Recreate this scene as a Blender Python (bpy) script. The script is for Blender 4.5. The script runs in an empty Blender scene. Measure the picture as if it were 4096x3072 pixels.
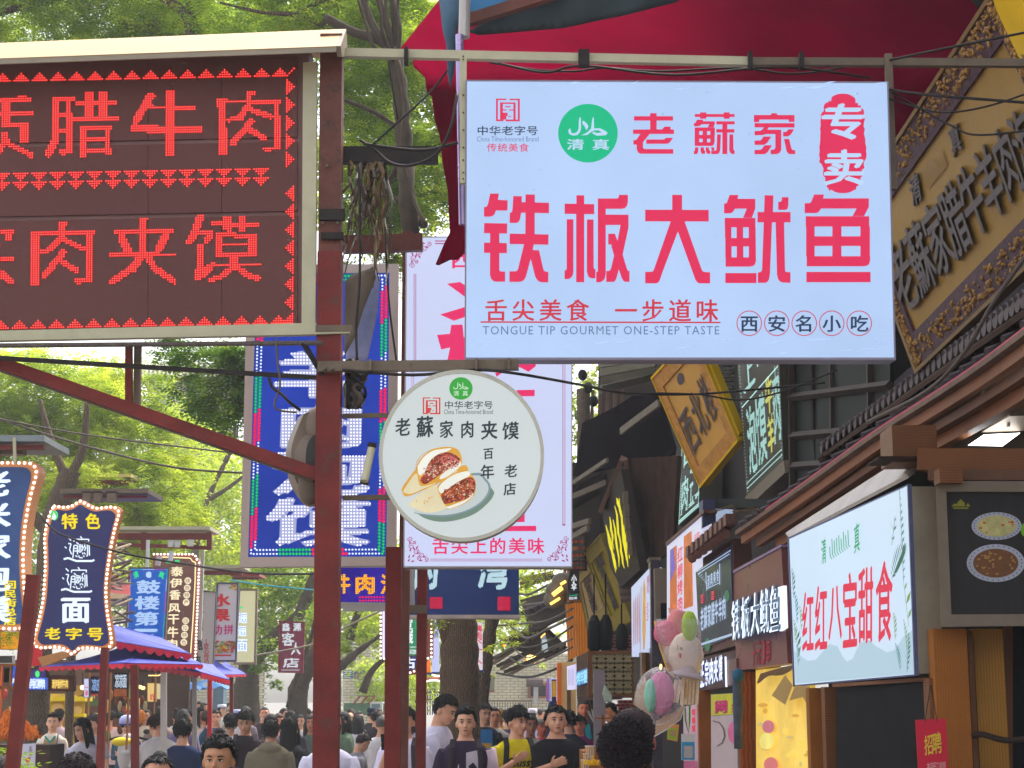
import bpy,bmesh,math,random
import numpy as np
from mathutils import Vector,Matrix,noise
from mathutils.bvhtree import BVHTree
random.seed(7);rng=np.random.default_rng(7)
sc=bpy.context.scene
COL=sc.collection
R=math.radians
# camera
F=6800.0;PITCH=R(10.5);CAMZ=1.88
cam_d=bpy.data.cameras.new('camera');cam=bpy.data.objects.new('camera',cam_d);COL.objects.link(cam)
cam.location=(0,0,CAMZ);cam.rotation_euler=(R(90)+PITCH,0,0)
cam_d.sensor_width=36;cam_d.lens=F/4096*36;cam_d.clip_start=.1;cam_d.clip_end=3000
sc.camera=cam
# world, sun, exposure
EXPO=1.65
world=bpy.data.worlds.new('World');sc.world=world;world.use_nodes=True
wn=world.node_tree;wn.nodes.clear()
wo=wn.nodes.new('ShaderNodeOutputWorld');wb=wn.nodes.new('ShaderNodeBackground')
sky=wn.nodes.new('ShaderNodeTexSky');sky.sky_type='NISHITA';sky.sun_disc=False
sky.sun_elevation=R(58);sky.sun_rotation=R(32);sky.dust_density=4;sky.air_density=1.2;sky.ozone_density=1
hs=wn.nodes.new('ShaderNodeHueSaturation');hs.inputs['Saturation'].default_value=.32
wn.links.new(sky.outputs[0],hs.inputs['Color']);wn.links.new(hs.outputs[0],wb.inputs['Color'])
wb.inputs['Strength'].default_value=.15
wn.links.new(wb.outputs[0],wo.inputs[0])
sun_d=bpy.data.lights.new('sun','SUN');sun=bpy.data.objects.new('sun',sun_d);COL.objects.link(sun)
sun_d.energy=1.5;sun_d.angle=R(14);sun_d.color=(1,.95,.86)
_el,_az=R(58),R(32)
_sd=Vector((math.sin(_az)*math.cos(_el),math.cos(_az)*math.cos(_el),math.sin(_el)))
sun.rotation_euler=(-_sd).to_track_quat('-Z','Y').to_euler();sun.location=(0,0,60)
vs=sc.view_settings;vs.view_transform='Standard';vs.look='None';vs.gamma=1;vs.use_curve_mapping=False
vs.exposure=EXPO;sc.display_settings.display_device='sRGB'
sc.cycles.max_bounces=6;sc.cycles.diffuse_bounces=3;sc.cycles.transparent_max_bounces=12
sc.cycles.use_denoising=True;sc.cycles.caustics_reflective=False;sc.cycles.caustics_refractive=False
# helpers: pixels of the photograph to places
CP,SP=math.cos(PITCH),math.sin(PITCH)
def ray(px,py):
 a=(px-2048)/F;b=-(py-1536)/F
 return Vector((a,CP-b*SP,SP+b*CP))
CAM=Vector((0,0,CAMZ))
def at(px,py,Y):
 d=ray(px,py);return CAM+d*(Y/d.y)
def crop(x0,y0,s):return lambda x,y:(x0+x*s,y0+y*s)
Z0=crop(0,0,1.8517);Z1=crop(0,0,.633);Z2=crop(1300,0,.633);Z3=crop(2600,0,.6763)
Z4=crop(0,1000,.633);Z5=crop(1300,1000,.633);Z6=crop(2600,1050,.6763);Z7=crop(0,2022,.633)
Z8=crop(1300,2022,.633);ZR=crop(2600,1950,.6763)
K1=crop(900,1350,.5727);K2=crop(1540,1440,.5125);K3=crop(0,1850,.4822);K4=crop(480,2150,.3616)
K5=crop(1360,2250,.3345);K6=crop(2050,1400,.5426);K7=crop(0,2500,.2532);K8=crop(2080,2150,.422)
PA=crop(0,2600,.3617);PB=crop(600,2600,.3617);PC=crop(1200,2600,.3617);PD=crop(1700,2600,.3617);PE=crop(2300,2300,.4654)
def lin(c):
 c=c/255.0
 return c/12.92 if c<=.04045 else((c+.055)/1.055)**2.4
def L3(rgb):return tuple(lin(c)for c in rgb)
EX=2**EXPO
_mats={}
def mat(name,rgb,rough=.6,metal=0,var=.15,scale=6.0,bump=0.0,bscale=40.0,emit=None,k=1.0,alpha=1.0,stripes=None,trans=0,small=False,spec=.2,rust=None):
 if name in _mats:return _mats[name]
 m=bpy.data.materials.new(name);m.use_nodes=True;nt=m.node_tree;b=nt.nodes['Principled BSDF']
 N=nt.nodes.new;Lk=nt.links.new
 tc=N('ShaderNodeTexCoord');base=L3(rgb)
 b.inputs['Roughness'].default_value=rough;b.inputs['Metallic'].default_value=metal
 b.inputs['Specular IOR Level'].default_value=spec
 if var>0:
  nz=N('ShaderNodeTexNoise');nz.inputs['Scale'].default_value=scale;nz.inputs['Detail'].default_value=6;nz.inputs['Roughness'].default_value=.65
  Lk(tc.outputs['Object'],nz.inputs['Vector'])
  rp=N('ShaderNodeValToRGB');rp.color_ramp.elements[0].position=.3;rp.color_ramp.elements[1].position=.7
  rp.color_ramp.elements[0].color=tuple(min(1,c*(1-var))for c in base)+(1,)
  rp.color_ramp.elements[1].color=tuple(min(1,c*(1+var))for c in base)+(1,)
  Lk(nz.outputs['Fac'],rp.inputs[0]);out=rp.outputs[0]
  if rust:
   n2=N('ShaderNodeTexNoise');n2 .inputs['Scale'].default_value=scale*2.3;n2 .inputs['Detail'].default_value=9;n2 .inputs['Roughness'].default_value=.8
   Lk(tc.outputs['Object'],n2 .inputs['Vector'])
   r2=N('ShaderNodeValToRGB');r2 .color_ramp.elements[0].position=rust[1];r2 .color_ramp.elements[1].position=rust[1]+.12
   Lk(n2 .outputs['Fac'],r2 .inputs[0])
   mx=N('ShaderNodeMix');mx.data_type='RGBA';Lk(r2 .outputs[0],mx.inputs[0]);Lk(out,mx.inputs[6]);mx.inputs[7].default_value=L3(rust[0])+(1,)
   out=mx.outputs[2]
  if stripes:
   wv=N('ShaderNodeTexWave');wv.wave_type='BANDS';wv.bands_direction=stripes[0];wv.inputs['Scale'].default_value=stripes[1]
   wv.inputs['Distortion'].default_value=stripes[2];wv.inputs['Detail'].default_value=3
   if len(stripes)>4:wv.inputs['Detail Scale'].default_value=stripes[4]
   Lk(tc.outputs['Object'],wv.inputs['Vector'])
   mx=N('ShaderNodeMix');mx.data_type='RGBA';Lk(wv.outputs['Fac'],mx.inputs[0]);Lk(out,mx.inputs[6]);mx.inputs[7].default_value=L3(stripes[3])+(1,)
   out=mx.outputs[2]
  Lk(out,b.inputs['Base Color'])
  r3=N('ShaderNodeMapRange');r3 .inputs['To Min'].default_value=max(0,rough-.12);r3 .inputs['To Max'].default_value=min(1,rough+.12)
  Lk(nz.outputs['Fac'],r3 .inputs[0]);Lk(r3 .outputs[0],b.inputs['Roughness'])
 else:
  b.inputs['Base Color'].default_value=base+(1,)
 if bump>0:
  nb=N('ShaderNodeTexNoise');nb.inputs['Scale'].default_value=bscale;nb.inputs['Detail'].default_value=5
  Lk(tc.outputs['Object'],nb.inputs['Vector'])
  bp=N('ShaderNodeBump');bp.inputs['Strength'].default_value=bump;bp.inputs['Distance'].default_value=.01
  Lk(nb.outputs['Fac'],bp.inputs['Height']);Lk(bp.outputs[0],b.inputs['Normal'])
 if emit is not None:
  e=L3(emit)
  if var>0:
   ne=N('ShaderNodeTexNoise');ne.inputs['Scale'].default_value=scale;ne.inputs['Detail'].default_value=2
   Lk(tc.outputs['Object'],ne.inputs['Vector'])
   me=N('ShaderNodeMapRange');me.inputs['From Min'].default_value=.25;me.inputs['From Max'].default_value=.75
   me.inputs['To Min'].default_value=k*(1-var)/EX;me.inputs['To Max'].default_value=k*(1+var)/EX
   Lk(ne.outputs['Fac'],me.inputs[0]);Lk(me.outputs[0],b.inputs['Emission Strength'])
  else:b.inputs['Emission Strength'].default_value=k/EX
  b.inputs['Emission Color'].default_value=e+(1,)
 if alpha<1:b.inputs['Alpha'].default_value=alpha
 if trans:
  b.inputs['Transmission Weight'].default_value=trans
 if small:
  try:m.cycles.emission_sampling='NONE'
  except Exception:pass
 _mats[name]=m;return m
def lit(name,rgb,k=.93,var=.03,scale=1.2,small=False,rough=.35):
 return mat(name,tuple(int(c*.35)for c in rgb),rough=rough,var=var,scale=scale,emit=rgb,k=k,small=small,spec=.2)
# mesh builders
class MB:
 def __init__(s):s.v=[];s.f=[]
 def add(s,vs,fs):
  o=len(s.v);s.v+=[tuple(v)for v in vs];s.f+=[tuple(i+o for i in f)for f in fs];return s
 def hexa(s,c):
  return s.add(c,[(0,1,2,3),(7,6,5,4),(0,4,5,1),(1,5,6,2),(2,6,7,3),(3,7,4,0)])
 def box(s,c,d,rz=0,rx=0):
  M=Matrix.Rotation(rz,3,'Z')@Matrix.Rotation(rx,3,'X');c=Vector(c);x,y,z=d[0]/2,d[1]/2,d[2]/2
  return s.hexa([c+M@Vector(p)for p in((-x,-y,-z),(x,-y,-z),(x,-y,z),(-x,-y,z),(-x,y,-z),(x,y,-z),(x,y,z),(-x,y,z))])
 def beam(s,p0,p1,w,h,up=(0,0,1)):
  p0=Vector(p0);p1=Vector(p1);d=(p1-p0).normalized();u=Vector(up)
  sd=d.cross(u)
  if sd.length<1e-4:sd=d.cross(Vector((0,1,0)))
  sd.normalize();u=sd.cross(d).normalized();a=sd*w/2;b=u*h/2
  return s.hexa([p0-a-b,p0+a-b,p0+a+b,p0-a+b,p1-a-b,p1+a-b,p1+a+b,p1-a+b])
 def tube(s,pts,r,n=8,cap=True,flat=1.0):
  pts=[Vector(p)for p in pts];k=len(pts);rr=r if isinstance(r,(list,tuple))else[r]*k
  o=len(s.v);prev=None
  for i,p in enumerate(pts):
   d=(pts[min(i+1,k-1)]-pts[max(i-1,0)])
   d=d.normalized()if d.length>1e-9 else Vector((0,0,1))
   if prev is None:
    a=d.orthogonal().normalized()
   else:
    a=prev-d*prev.dot(d);a=a.normalized()if a.length>1e-6 else d.orthogonal().normalized()
   prev=a;b=d.cross(a)
   for j in range(n):
    t=2*math.pi*j/n;s.v.append(tuple(p+(a*math.cos(t)+b*math.sin(t)*flat)*rr[i]))
  for i in range(k-1):
   for j in range(n):
    s.f.append((o+i*n+j,o+i*n+(j+1)%n,o+(i+1)*n+(j+1)%n,o+(i+1)*n+j))
  if cap:s.f.append(tuple(o+j for j in range(n))[::-1]);s.f.append(tuple(o+(k-1)*n+j for j in range(n)))
  return s
 def ell(s,c,r,n=10,m=7,M=None):
  c=Vector(c);o=len(s.v)
  for i in range(m+1):
   a=math.pi*i/m
   for j in range(n):
    t=2*math.pi*j/n;q=Vector((math.sin(a)*math.cos(t)*r[0],math.sin(a)*math.sin(t)*r[1],math.cos(a)*r[2]))
    if M:q=M@q
    s.v.append(tuple(c+q))
  for i in range(m):
   for j in range(n):s.f.append((o+i*n+j,o+(i+1)*n+j,o+(i+1)*n+(j+1)%n,o+i*n+(j+1)%n))
  return s
 def prism(s,front,off):
  front=[Vector(p)for p in front];off=Vector(off);n=len(front)
  s.add(front+[p+off for p in front],[tuple(range(n)),tuple(range(2*n-1,n-1,-1))]+[(i,i+n,(i+1)%n+n,(i+1)%n)for i in range(n)])
  return s
 def poly(s,pts):return s.add(pts,[tuple(range(len(pts)))])
 def loft(s,rings,cap=True):
  n=len(rings[0]);o=len(s.v)
  for r_ in rings:s.v+=[tuple(p)for p in r_]
  for i in range(len(rings)-1):
   for j in range(n):s.f.append((o+i*n+j,o+i*n+(j+1)%n,o+(i+1)*n+(j+1)%n,o+(i+1)*n+j))
  if cap:s.f.append(tuple(o+j for j in range(n))[::-1]);s.f.append(tuple(o+(len(rings)-1)*n+j for j in range(n)))
  return s
def tagit(o,label=None,cat=None,group=None,kind=None):
 if label:o['label']=label
 if cat:o['category']=cat
 if group:o['group']=group
 if kind:o['kind']=kind
 return o
def mk(name,mb,m,parent=None,smooth=False,label=None,cat=None,group=None,kind=None):
 me=bpy.data.meshes.new(name);me.from_pydata(mb.v,[],mb.f);me.update()
 if smooth:me.polygons.foreach_set('use_smooth',[True]*len(me.polygons))
 me.materials.append(m);return link(name,me,parent,label,cat,group,kind)
def _root(p):
 while p is not None and p.parent:p=p.parent
 return p
def link(name,me,parent=None,label=None,cat=None,group=None,kind=None):
 o=bpy.data.objects.new(name,me);COL.objects.link(o)
 if parent is not None:
  o.parent=parent
  if parent.type=='EMPTY':o.location=-Vector(parent.location)
 return tagit(o,label,cat,group,kind)
def thing(name,label,cat,loc=(0,0,0),group=None):
 o=bpy.data.objects.new(name,None);COL.objects.link(o);o.location=loc;o.empty_display_size=.1
 return tagit(o,label,cat,group)
# a sign plane: pixels of the photo land on a real plane
class Plane:
 def __init__(s,a,b,c):
  s.a,s.b,s.c=at(*a),at(*b),at(*c)
  s.n=(s.b-s.a).cross(s.c-s.a).normalized()
  if s.n.dot(CAM-s.a)<0:s.n.negate()
 def at(s,px,py,off=0.0):
  d=ray(px,py);o=s.a+s.n*off;return CAM+d*((o-CAM).dot(s.n)/d.dot(s.n))
 def pts(s,P,off=0.0):return[s.at(p[0],p[1],off)for p in P]
def ccw(pl,P):
 a=sum(P[i][0]*P[(i+1)%len(P)][1]-P[(i+1)%len(P)][0]*P[i][1]for i in range(len(P)))
 return P if a<0 else P[::-1]
def slab(pl,P,m,parent,name='panel',off=0.0,thick=.03,**kw):
 mb=MB().prism(pl.pts(ccw(pl,P),off),-pl.n*thick);return mk(name,mb,m,parent,**kw)
def sheet(pl,P,m,parent,name='print',off=.003,**kw):
 mb=MB().poly(pl.pts(ccw(pl,P),off));return mk(name,mb,m,parent,**kw)
def sheets(pl,Ps,m,parent,name='print',off=.003,**kw):
 mb=MB()
 for P in Ps:mb.poly(pl.pts(ccw(pl,P),off))
 return mk(name,mb,m,parent,**kw)
def rect(x0,y0,x1,y1):return[(x0,y0),(x1,y0),(x1,y1),(x0,y1)]
def frame(pl,O,I,m,parent,name='frame',off=0.0,thick=.05,**kw):
 mb=MB()
 for i in range(4):
  j=(i+1)%4;P=[O[i],O[j],I[j],I[i]];mb.prism(pl.pts(ccw(pl,P),off),-pl.n*thick)
 return mk(name,mb,m,parent,**kw)
def circ(cx,cy,rx,ry=None,n=32):
 ry=ry or rx;return[(cx+rx*math.cos(2*math.pi*i/n),cy+ry*math.sin(2*math.pi*i/n))for i in range(n)]
def ringm(pl,cx,cy,r0,r1,m,parent,name='ring',off=.003,n=28):
 a=circ(cx,cy,r1,n=n);b=circ(cx,cy,r0,n=n);mb=MB()
 for i in range(n):
  j=(i+1)%n;mb.poly(pl.pts(ccw(pl,[a[i],a[j],b[j],b[i]]),off))
 return mk(name,mb,m,parent)
def stroke(pl,pts,w,m,parent,name='line',off=.003,taper=False):
 mb=MB()
 for i in range(len(pts)-1):
  (x0,y0),(x1,y1)=pts[i],pts[i+1];dx,dy=x1-x0,y1-y0;l=math.hypot(dx,dy)or 1;nx,ny=-dy/l*w/2,dx/l*w/2
  mb.poly(pl.pts(ccw(pl,[(x0+nx,y0+ny),(x1+nx,y1+ny),(x1-nx,y1-ny),(x0-nx,y0-ny)]),off+i*.00015))
 return mk(name,mb,m,parent)
# lettering from the built-in font
_gc={}
def glyph(s,bold=0.0,ext=0.0,sp=1.0):
 key=(s,bold,ext,sp)
 if key in _gc:return _gc[key]
 if bold>.012:
  v0,f0=glyph(s,0.0,ext,sp);k=bold;V=[];Fs=[]
  for q,(dx,dy)in enumerate(((-k,0),(k,0),(-k*.7,-k*.7),(k*.7,k*.7),(0,0))):
   w=v0 .copy();w[:,0]+=dx;w[:,1]+=dy;w[:,2]+=q*(.0012 if ext else.0004);V.append(w);Fs+=[tuple(i+q*len(v0)for i in t)for t in f0]
  _gc[key]=(np.vstack(V),Fs);return _gc[key]
 cu=bpy.data.curves.new('t','FONT');cu.body=s;cu.offset=bold;cu.extrude=ext;cu.resolution_u=2;cu.space_character=sp
 o=bpy.data.objects.new('t',cu);me=bpy.data.meshes.new_from_object(o)
 v=np.empty(len(me.vertices)*3);me.vertices.foreach_get('co',v);v=v.reshape(-1,3)
 f=[tuple(p.vertices)for p in me.polygons]
 bpy.data.objects.remove(o);bpy.data.curves.remove(cu);bpy.data.meshes.remove(me)
 _gc[key]=(v,f);return _gc[key]
def bil(Q,u,v):
 x=(1-v)*((1-u)*Q[0][0]+u*Q[1][0])+v*((1-u)*Q[3][0]+u*Q[2][0])
 y=(1-v)*((1-u)*Q[0][1]+u*Q[1][1])+v*((1-u)*Q[3][1]+u*Q[2][1]);return x,y
def subq(Q,u0,v0,u1,v1):return[bil(Q,u0,v0),bil(Q,u1,v0),bil(Q,u1,v1),bil(Q,u0,v1)]
def gl_px(ch,Q,bold=0.0,ext=0.0,ink=False,line=False,sp=1.0):
 v,f=glyph(ch,bold,ext,sp)
 if len(v)==0:return[],[]
 if ink or line:x0,x1,y0,y1=v[:,0].min(),v[:,0].max(),v[:,1].min(),v[:,1].max()
 else:
  w=1.0;x0,x1,y0,y1=.05,.95,-.07,.84
  mx=(v[:,0].min()+v[:,0].max())/2
  if abs(mx-.5)>.2:x0,x1=mx-.45,mx+.45
 P=[]
 for a,b,c in v:
  px,py=bil(Q,(a-x0)/max(x1-x0,1e-6),1-(b-y0)/max(y1-y0,1e-6));P.append((px,py,c))
 return P,f
def text(pl,s,Q,m,parent,off=.004,thick=0.0,bold=.0,gap=.0,vert=False,ink=False,line=False,name='lettering',each=False,sp=1.0):
 """CJK strings fill equal cells of the quad Q (pixels TL TR BR BL); line=True sets a whole Latin line into Q."""
 if len(Q)==2:Q=rect(*Q[0],*Q[1])
 ext=.05 if thick>0 else 0.0;out=[];mb=MB()
 cells=[s]if line else list(s);n=len(cells)
 for i,ch in enumerate(cells):
  if ch==' ':continue
  if line:q=Q
  elif vert:q=subq(Q,0,(i+gap/2)/n,1,(i+1-gap/2)/n)
  else:q=subq(Q,(i+gap/2)/n,0,(i+1-gap/2)/n,1)
  P,f=gl_px(ch,q,bold,ext,ink,line,sp)
  vs=[pl.at(x,y,off+((c+ext)/(2*ext)*thick if thick>0 else c))for x,y,c in P]
  if each:
   out.append(mk('character',MB().add(vs,f),m,parent))
  else:mb.add(vs,f)
 if not each:out.append(mk(name,mb,m,parent))
 return out
def in_shape(tris2d_v,tris_f):
 bv=BVHTree.FromPolygons([(x,y,0.0)for x,y in tris2d_v],tris_f)
 return lambda x,y:bv.ray_cast(Vector((x,y,1)),Vector((0,0,-1)),2)[0]is not None
def text_test(s,Q,bold=.02,gap=0,vert=False,ink=False):
 if len(Q)==2:Q=rect(*Q[0],*Q[1])
 V=[];Fc=[];n=len(s)
 for i,ch in enumerate(s):
  q=subq(Q,0,(i+gap/2)/n,1,(i+1-gap/2)/n)if vert else subq(Q,(i+gap/2)/n,0,(i+1-gap/2)/n,1)
  P,f=gl_px(ch,q,bold,0,ink);o=len(V);V+=[(p[0],p[1])for p in P];Fc+=[tuple(k+o for k in t)for t in f]
 return in_shape(V,Fc)
def dots(pl,P,r,m,parent,name='led_dots',off=.006,n=6,kind='stuff',dome=False):
 mb=MB()
 for x,y in P:
  if dome:
   c=pl.at(x,y,off);rr=(pl.at(x+r,y,off)-c).length;mb.ell(c,(rr,rr,rr),8,5)
  else:mb.poly(pl.pts([(x+r*math.cos(-2*math.pi*i/n),y+r*math.sin(-2*math.pi*i/n))for i in range(n)],off))
 return mk(name,mb,m,parent,kind=kind)
def grid(x0,y0,x1,y1,dx,dy=None,test=None):
 dy=dy or dx;out=[];y=y0
 while y<=y1:
  x=x0
  while x<=x1:
   if test is None or test(x,y):out.append((x,y))
   x+=dx
  y+=dy
 return out
def along(pts,step,closed=False):
 if closed:pts=pts+[pts[0]]
 out=[];acc=0
 for i in range(len(pts)-1):
  (x0,y0),(x1,y1)=pts[i],pts[i+1];l=math.hypot(x1-x0,y1-y0)
  while acc<l:out.append((x0+(x1-x0)*acc/l,y0+(y1-y0)*acc/l));acc+=step
  acc-=l
 return out
def smooth_pts(P,k=4):
 out=[];n=len(P)
 for i in range(n-1):
  p0,p1,p2,p3=P[max(i-1,0)],P[i],P[i+1],P[min(i+2,n-1)]
  for j in range(k):
   t=j/k
   out.append(tuple(.5*((2*b)+(-a+c)*t+(2*a-5*b+4*c-d)*t*t+(-a+3*b-3*c+d)*t**3)for a,b,c,d in zip(p0,p1,p2,p3)))
 out.append(tuple(P[-1]));return out
M_POST=mat('post_paint',(114,42,37),.55,var=.28,scale=5,bump=.3,bscale=60,rust=((84,62,52),.55))
M_POSTB=mat('brown_steel',(104,60,50),.5,var=.3,scale=5,bump=.3,rust=((64,50,42),.53))
M_STEEL=mat('dusty_steel',(112,98,82),.55,var=.2,scale=9,bump=.2,rust=((84,62,44),.6))
M_CREAM=mat('cream_steel',(186,180,150),.5,var=.1,scale=7,bump=.12,rust=((110,92,62),.68))
M_DARK=mat('dark_steel',(42,35,32),.6,var=.25,scale=10,bump=.2)
M_CABLE=mat('black_cable',(46,40,38),.6,var=.3,scale=20)
M_CABLE2=mat('grey_cable',(98,88,82),.7,var=.25,scale=20)
M_SILVER=mat('silver_frame',(178,172,168),.4,metal=.35,var=.08,scale=4,bump=.05)
M_DKWOOD=mat('dark_wood',(62,42,32),.85,var=.35,scale=5,bump=.3,bscale=30,spec=.1)
M_WOOD=mat('brown_wood',(128,80,44),.5,var=.22,scale=3,bump=.2,bscale=30,stripes=('Z',22,2,(114,70,38),.6))
M_WOOD2=mat('yellow_wood',(168,100,26),.5,var=.25,scale=4,bump=.3,bscale=30,stripes=('X',22,3,(148,90,32),.5))
M_BLACK=mat('black_paint',(12,11,12),.6,var=.3,spec=.08)
M_WHITE=mat('white_paint',(205,205,200),.5,var=.06)
# the setting
M_PAVE=mat('paving',(120,114,108),.8,var=.25,scale=2,bump=.3,bscale=12,stripes=('Y',.8,1,(98,92,88)))
_g=MB().poly([(-400,-60,0),(400,-60,0),(400,900,0),(-400,900,0)]);mk('ground',_g,M_PAVE,kind='structure')
# LED message board (7.4 m away, 10 mm dot pitch)
led=thing('led_message_board','red dot LED board with two rows of characters under a tan metal rain cover','sign',at(600,1330,7.4))
PL=Plane((0,250,7.42),(1190,225,7.4),(0,1330,7.42))
M_LEDP=mat('led_panel',(112,72,68),.75,var=.12,scale=1.5,bump=.25,bscale=300,stripes=('Z',75,0.3,(92,58,54)))
M_SHELL=mat('board_shell',(124,92,88),.55,var=.15,scale=3)
slab(PL,[(-500,215),(1235,178),(1232,1310),(-500,1345)],M_SHELL,led,'housing',off=-.012,thick=.16)
for k,(xa,xb)in enumerate(((-330,592),(592,887),(887,1190))):
 for(ya,yb)in((226,565),(567,860),(862,1316)):
  sl=-.0195
  slab(PL,[(xa+1,ya+sl*xa+22),(xb-1,ya+sl*xb+22),(xb-1,yb+sl*xb+6),(xa+1,yb+sl*xa+6)],M_LEDP,led,'led_module',off=0,thick=.01)
A_=.2803
def zA(x,y):return x*A_,250+y*A_
def shapes(rs,ls,f):
 out=[]
 for(x0,y0,x1,y1)in rs:a=f(x0,y0);b=f(x1,y1);out.append((0,min(a[0],b[0]),min(a[1],b[1]),max(a[0],b[0]),max(a[1],b[1])))
 for(x0,y0,x1,y1,w)in ls:a=f(x0,y0);b=f(x1,y1);out.append((1,a[0],a[1],b[0],b[1],w*A_/2))
 return out
fA=zA;fB=lambda x,y:(580+x*A_,250+y*A_);fC=lambda x,y:(x*A_,750+y*A_);fD=lambda x,y:(580+x*A_,750+y*A_)
led_chars=[shapes([(-200,505,440,560),(250,470,370,510),(10,560,140,910),(-150,695,465,750),(10,860,400,915),(270,860,400,1140),(10,990,130,1110)],[(90,1110,-60,1330,90),(130,1165,450,1320,85)],fA),shapes([(740,485,1060,545),(740,485,830,1130),(930,485,1025,1290),(740,715,1000,770),(740,940,1000,995),(840,1235,1020,1290),(860,1270,950,1325),(1200,415,1330,780),(1410,415,1525,780),(1060,545,1655,600),(1040,775,1715,830),(1125,900,1615,955),(1125,900,1250,1350),(1490,900,1580,1310),(1250,1065,1490,1115),(1125,1230,1610,1280),(1490,1250,1610,1310)],[(790,1120,690,1300,115)],fA),shapes([(280,390,415,1325),(50,610,710,670),(-219,900,810,1000),(0,460,150,500)],[(80,480,-130,830,115)],fB),shapes([(1035,540,1165,1310),(1035,525,1955,585),(1435,400,1565,460),(1440,400,1530,640),(1830,525,1925,1250),(1670,1200,1925,1250),(1700,1230,1800,1290)],[(1480,600,1350,800,90),(1380,790,1190,820,60),(1530,685,1790,770,80),(1520,840,1260,1140,95),(1500,960,1710,1080,85)],fB),shapes([(-200,610,205,665),(80,665,170,765),(-100,1000,205,1060),(-60,800,8,850)],[(-30,1200,150,1330,100)],fC),shapes([(430,630,560,1410),(430,620,1360,680),(835,490,970,550),(835,490,920,700),(1230,660,1325,1360),(1050,1300,1325,1360),(1080,1350,1150,1395)],[(880,700,700,880,90),(740,885,580,920,60),(920,745,1180,875,80),(900,930,640,1250,95),(880,1060,1100,1190,85)],fC),shapes([(1990,435,2085,990),(1990,435,2130,462),(1630,600,2484,660),(1560,930,2510,990)],[(1740,720,1830,900,115),(2369,690,2265,880,110),(2030,950,1900,1150,115),(1920,1130,1600,1345,95),(2100,980,2210,1150,95),(2190,1140,2480,1335,95)],fC),shapes([(720,600,980,660),(740,800,850,1170),(720,1150,800,1320),(1120,400,1250,620),(1350,400,1450,620),(950,490,1650,555),(1020,650,1585,715),(1020,660,1110,985),(1455,660,1585,970),(1110,790,1455,835),(1020,920,1585,985),(1215,985,1340,1130),(980,1080,1650,1112)],[(780,430,710,640,115),(720,640,640,765,115),(940,660,880,765,90),(760,1280,900,1170,110),(860,1185,965,1085,70),(1260,1130,1130,1250,90),(1140,1245,950,1320,75),(1290,1120,1440,1240,90),(1440,1240,1610,1295,85)],fD)]
def hit(sh,x,y):
 for q in sh:
  if q[0]==0:
   if q[1]<=x<=q[3]and q[2]<=y<=q[4]:return True
  else:
   dx,dy=q[3]-q[1],q[4]-q[2];t=max(0,min(1,((x-q[1])*dx+(y-q[2])*dy)/(dx*dx+dy*dy)))
   if math.hypot(x-q[1]-t*dx,y-q[2]-t*dy)<=q[5]:return True
 return False
lat=lambda i,j:(10.65+9.25*i-.06*j,323.4-.175*i+9.08*j)
M_LED=lit('led_red_core',(255,120,80),1.6,0,small=True);M_LEDH=lit('led_red_lens_halo',(240,8,44),1.1,0,small=True)  # wide red disc under each core paints the LED's halo
def leds(P,name='lit_character'):
 a=dots(PL,P,4.9,M_LEDH,led,name,off=.003,n=6,kind='stuff');dots(PL,P,2.1,M_LED,a,'led_dots',off=.006,n=6,kind='stuff')
 a.name=name
for sh in led_chars:
 xs=[q[1]for q in sh]+[q[3]for q in sh];ys=[q[2]for q in sh]+[q[4]for q in sh];P=[]
 for i in range(-6,128):
  for j in range(0,110):
   x,y=lat(i,j)
   if min(xs)-15<=x<=max(xs)+15 and min(ys)-15<=y<=max(ys)+15 and hit(sh,x,y):P.append((x,y))
 leds(P)
PB_=[]
for k in range(-1,16):
 c=8*k
 for r_ in range(4):
  for d in range(-3+r_,4-r_):
   if c+d<=123:PB_.append(lat(c+d,-r_))
   if k<15:
    PB_.append(lat(c+d,42+r_-1));PB_.append(lat(c+d,45+r_))
   PB_.append(lat(c+d,109-r_))
for k in range(4):PB_.append(lat(123+k,-k))
leds(PB_,'border_triangles')
P2_=[]
for k in range(5):
 cj=5+8*k if k else 5
 for q in range(4):
  for d in range(-3+q,4-q):P2_.append(lat(123+q,cj+d))
for k in range(8):
 cj=53+8*k-1
 for q in range(4):
  for d in range(-3+q,4-q):
   if cj+d<110:P2_.append(lat(126-q,cj+d))
leds(P2_,'border_triangles')
M_TAN=mat('tan_sheet_metal',(196,164,116),.42,metal=.0,var=.05,scale=3,bump=.05)
M_LIP=mat('cover_lip',(150,138,120),.5,var=.12,scale=6)
a0,a1=at(-600,255,7.22),at(1345,184,7.2);b0,b1=at(-600,196,7.5),at(1368,116,7.48);c0,c1=at(-600,170,7.8),at(1385,128,7.8)
rc=MB()
for(p,q,r_,s_)in((a0,a1,b1,b0),):rc.hexa([p,q,r_,s_,p+Vector((0,.0,-.006)),q+Vector((0,0,-.006)),r_+Vector((0,0,-.006)),s_+Vector((0,0,-.006))])
rc.hexa([b0,b1,c1+Vector((0,0,-.12)),c0+Vector((0,0,-.12)),b0+Vector((0,0,-.006)),b1+Vector((0,0,-.006)),c1+Vector((0,0,-.13)),c0+Vector((0,0,-.13))])
mk('rain_cover',rc,M_TAN,led)
dz=Vector((0,0,-.027));mk('cover_lip',MB().hexa([a0+dz,a1+dz,a1,a0,a0+dz+Vector((0,.008,0)),a1+dz+Vector((0,.008,0)),a1+Vector((0,.008,0)),a0+Vector((0,.008,0))]),M_LIP,led)
mk('cover_end',MB().prism([a1,b1,b1+Vector((0,.1,-.1)),a1+Vector((0,.05,-.03))],(.02,0,0)),M_LIP,led)
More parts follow.
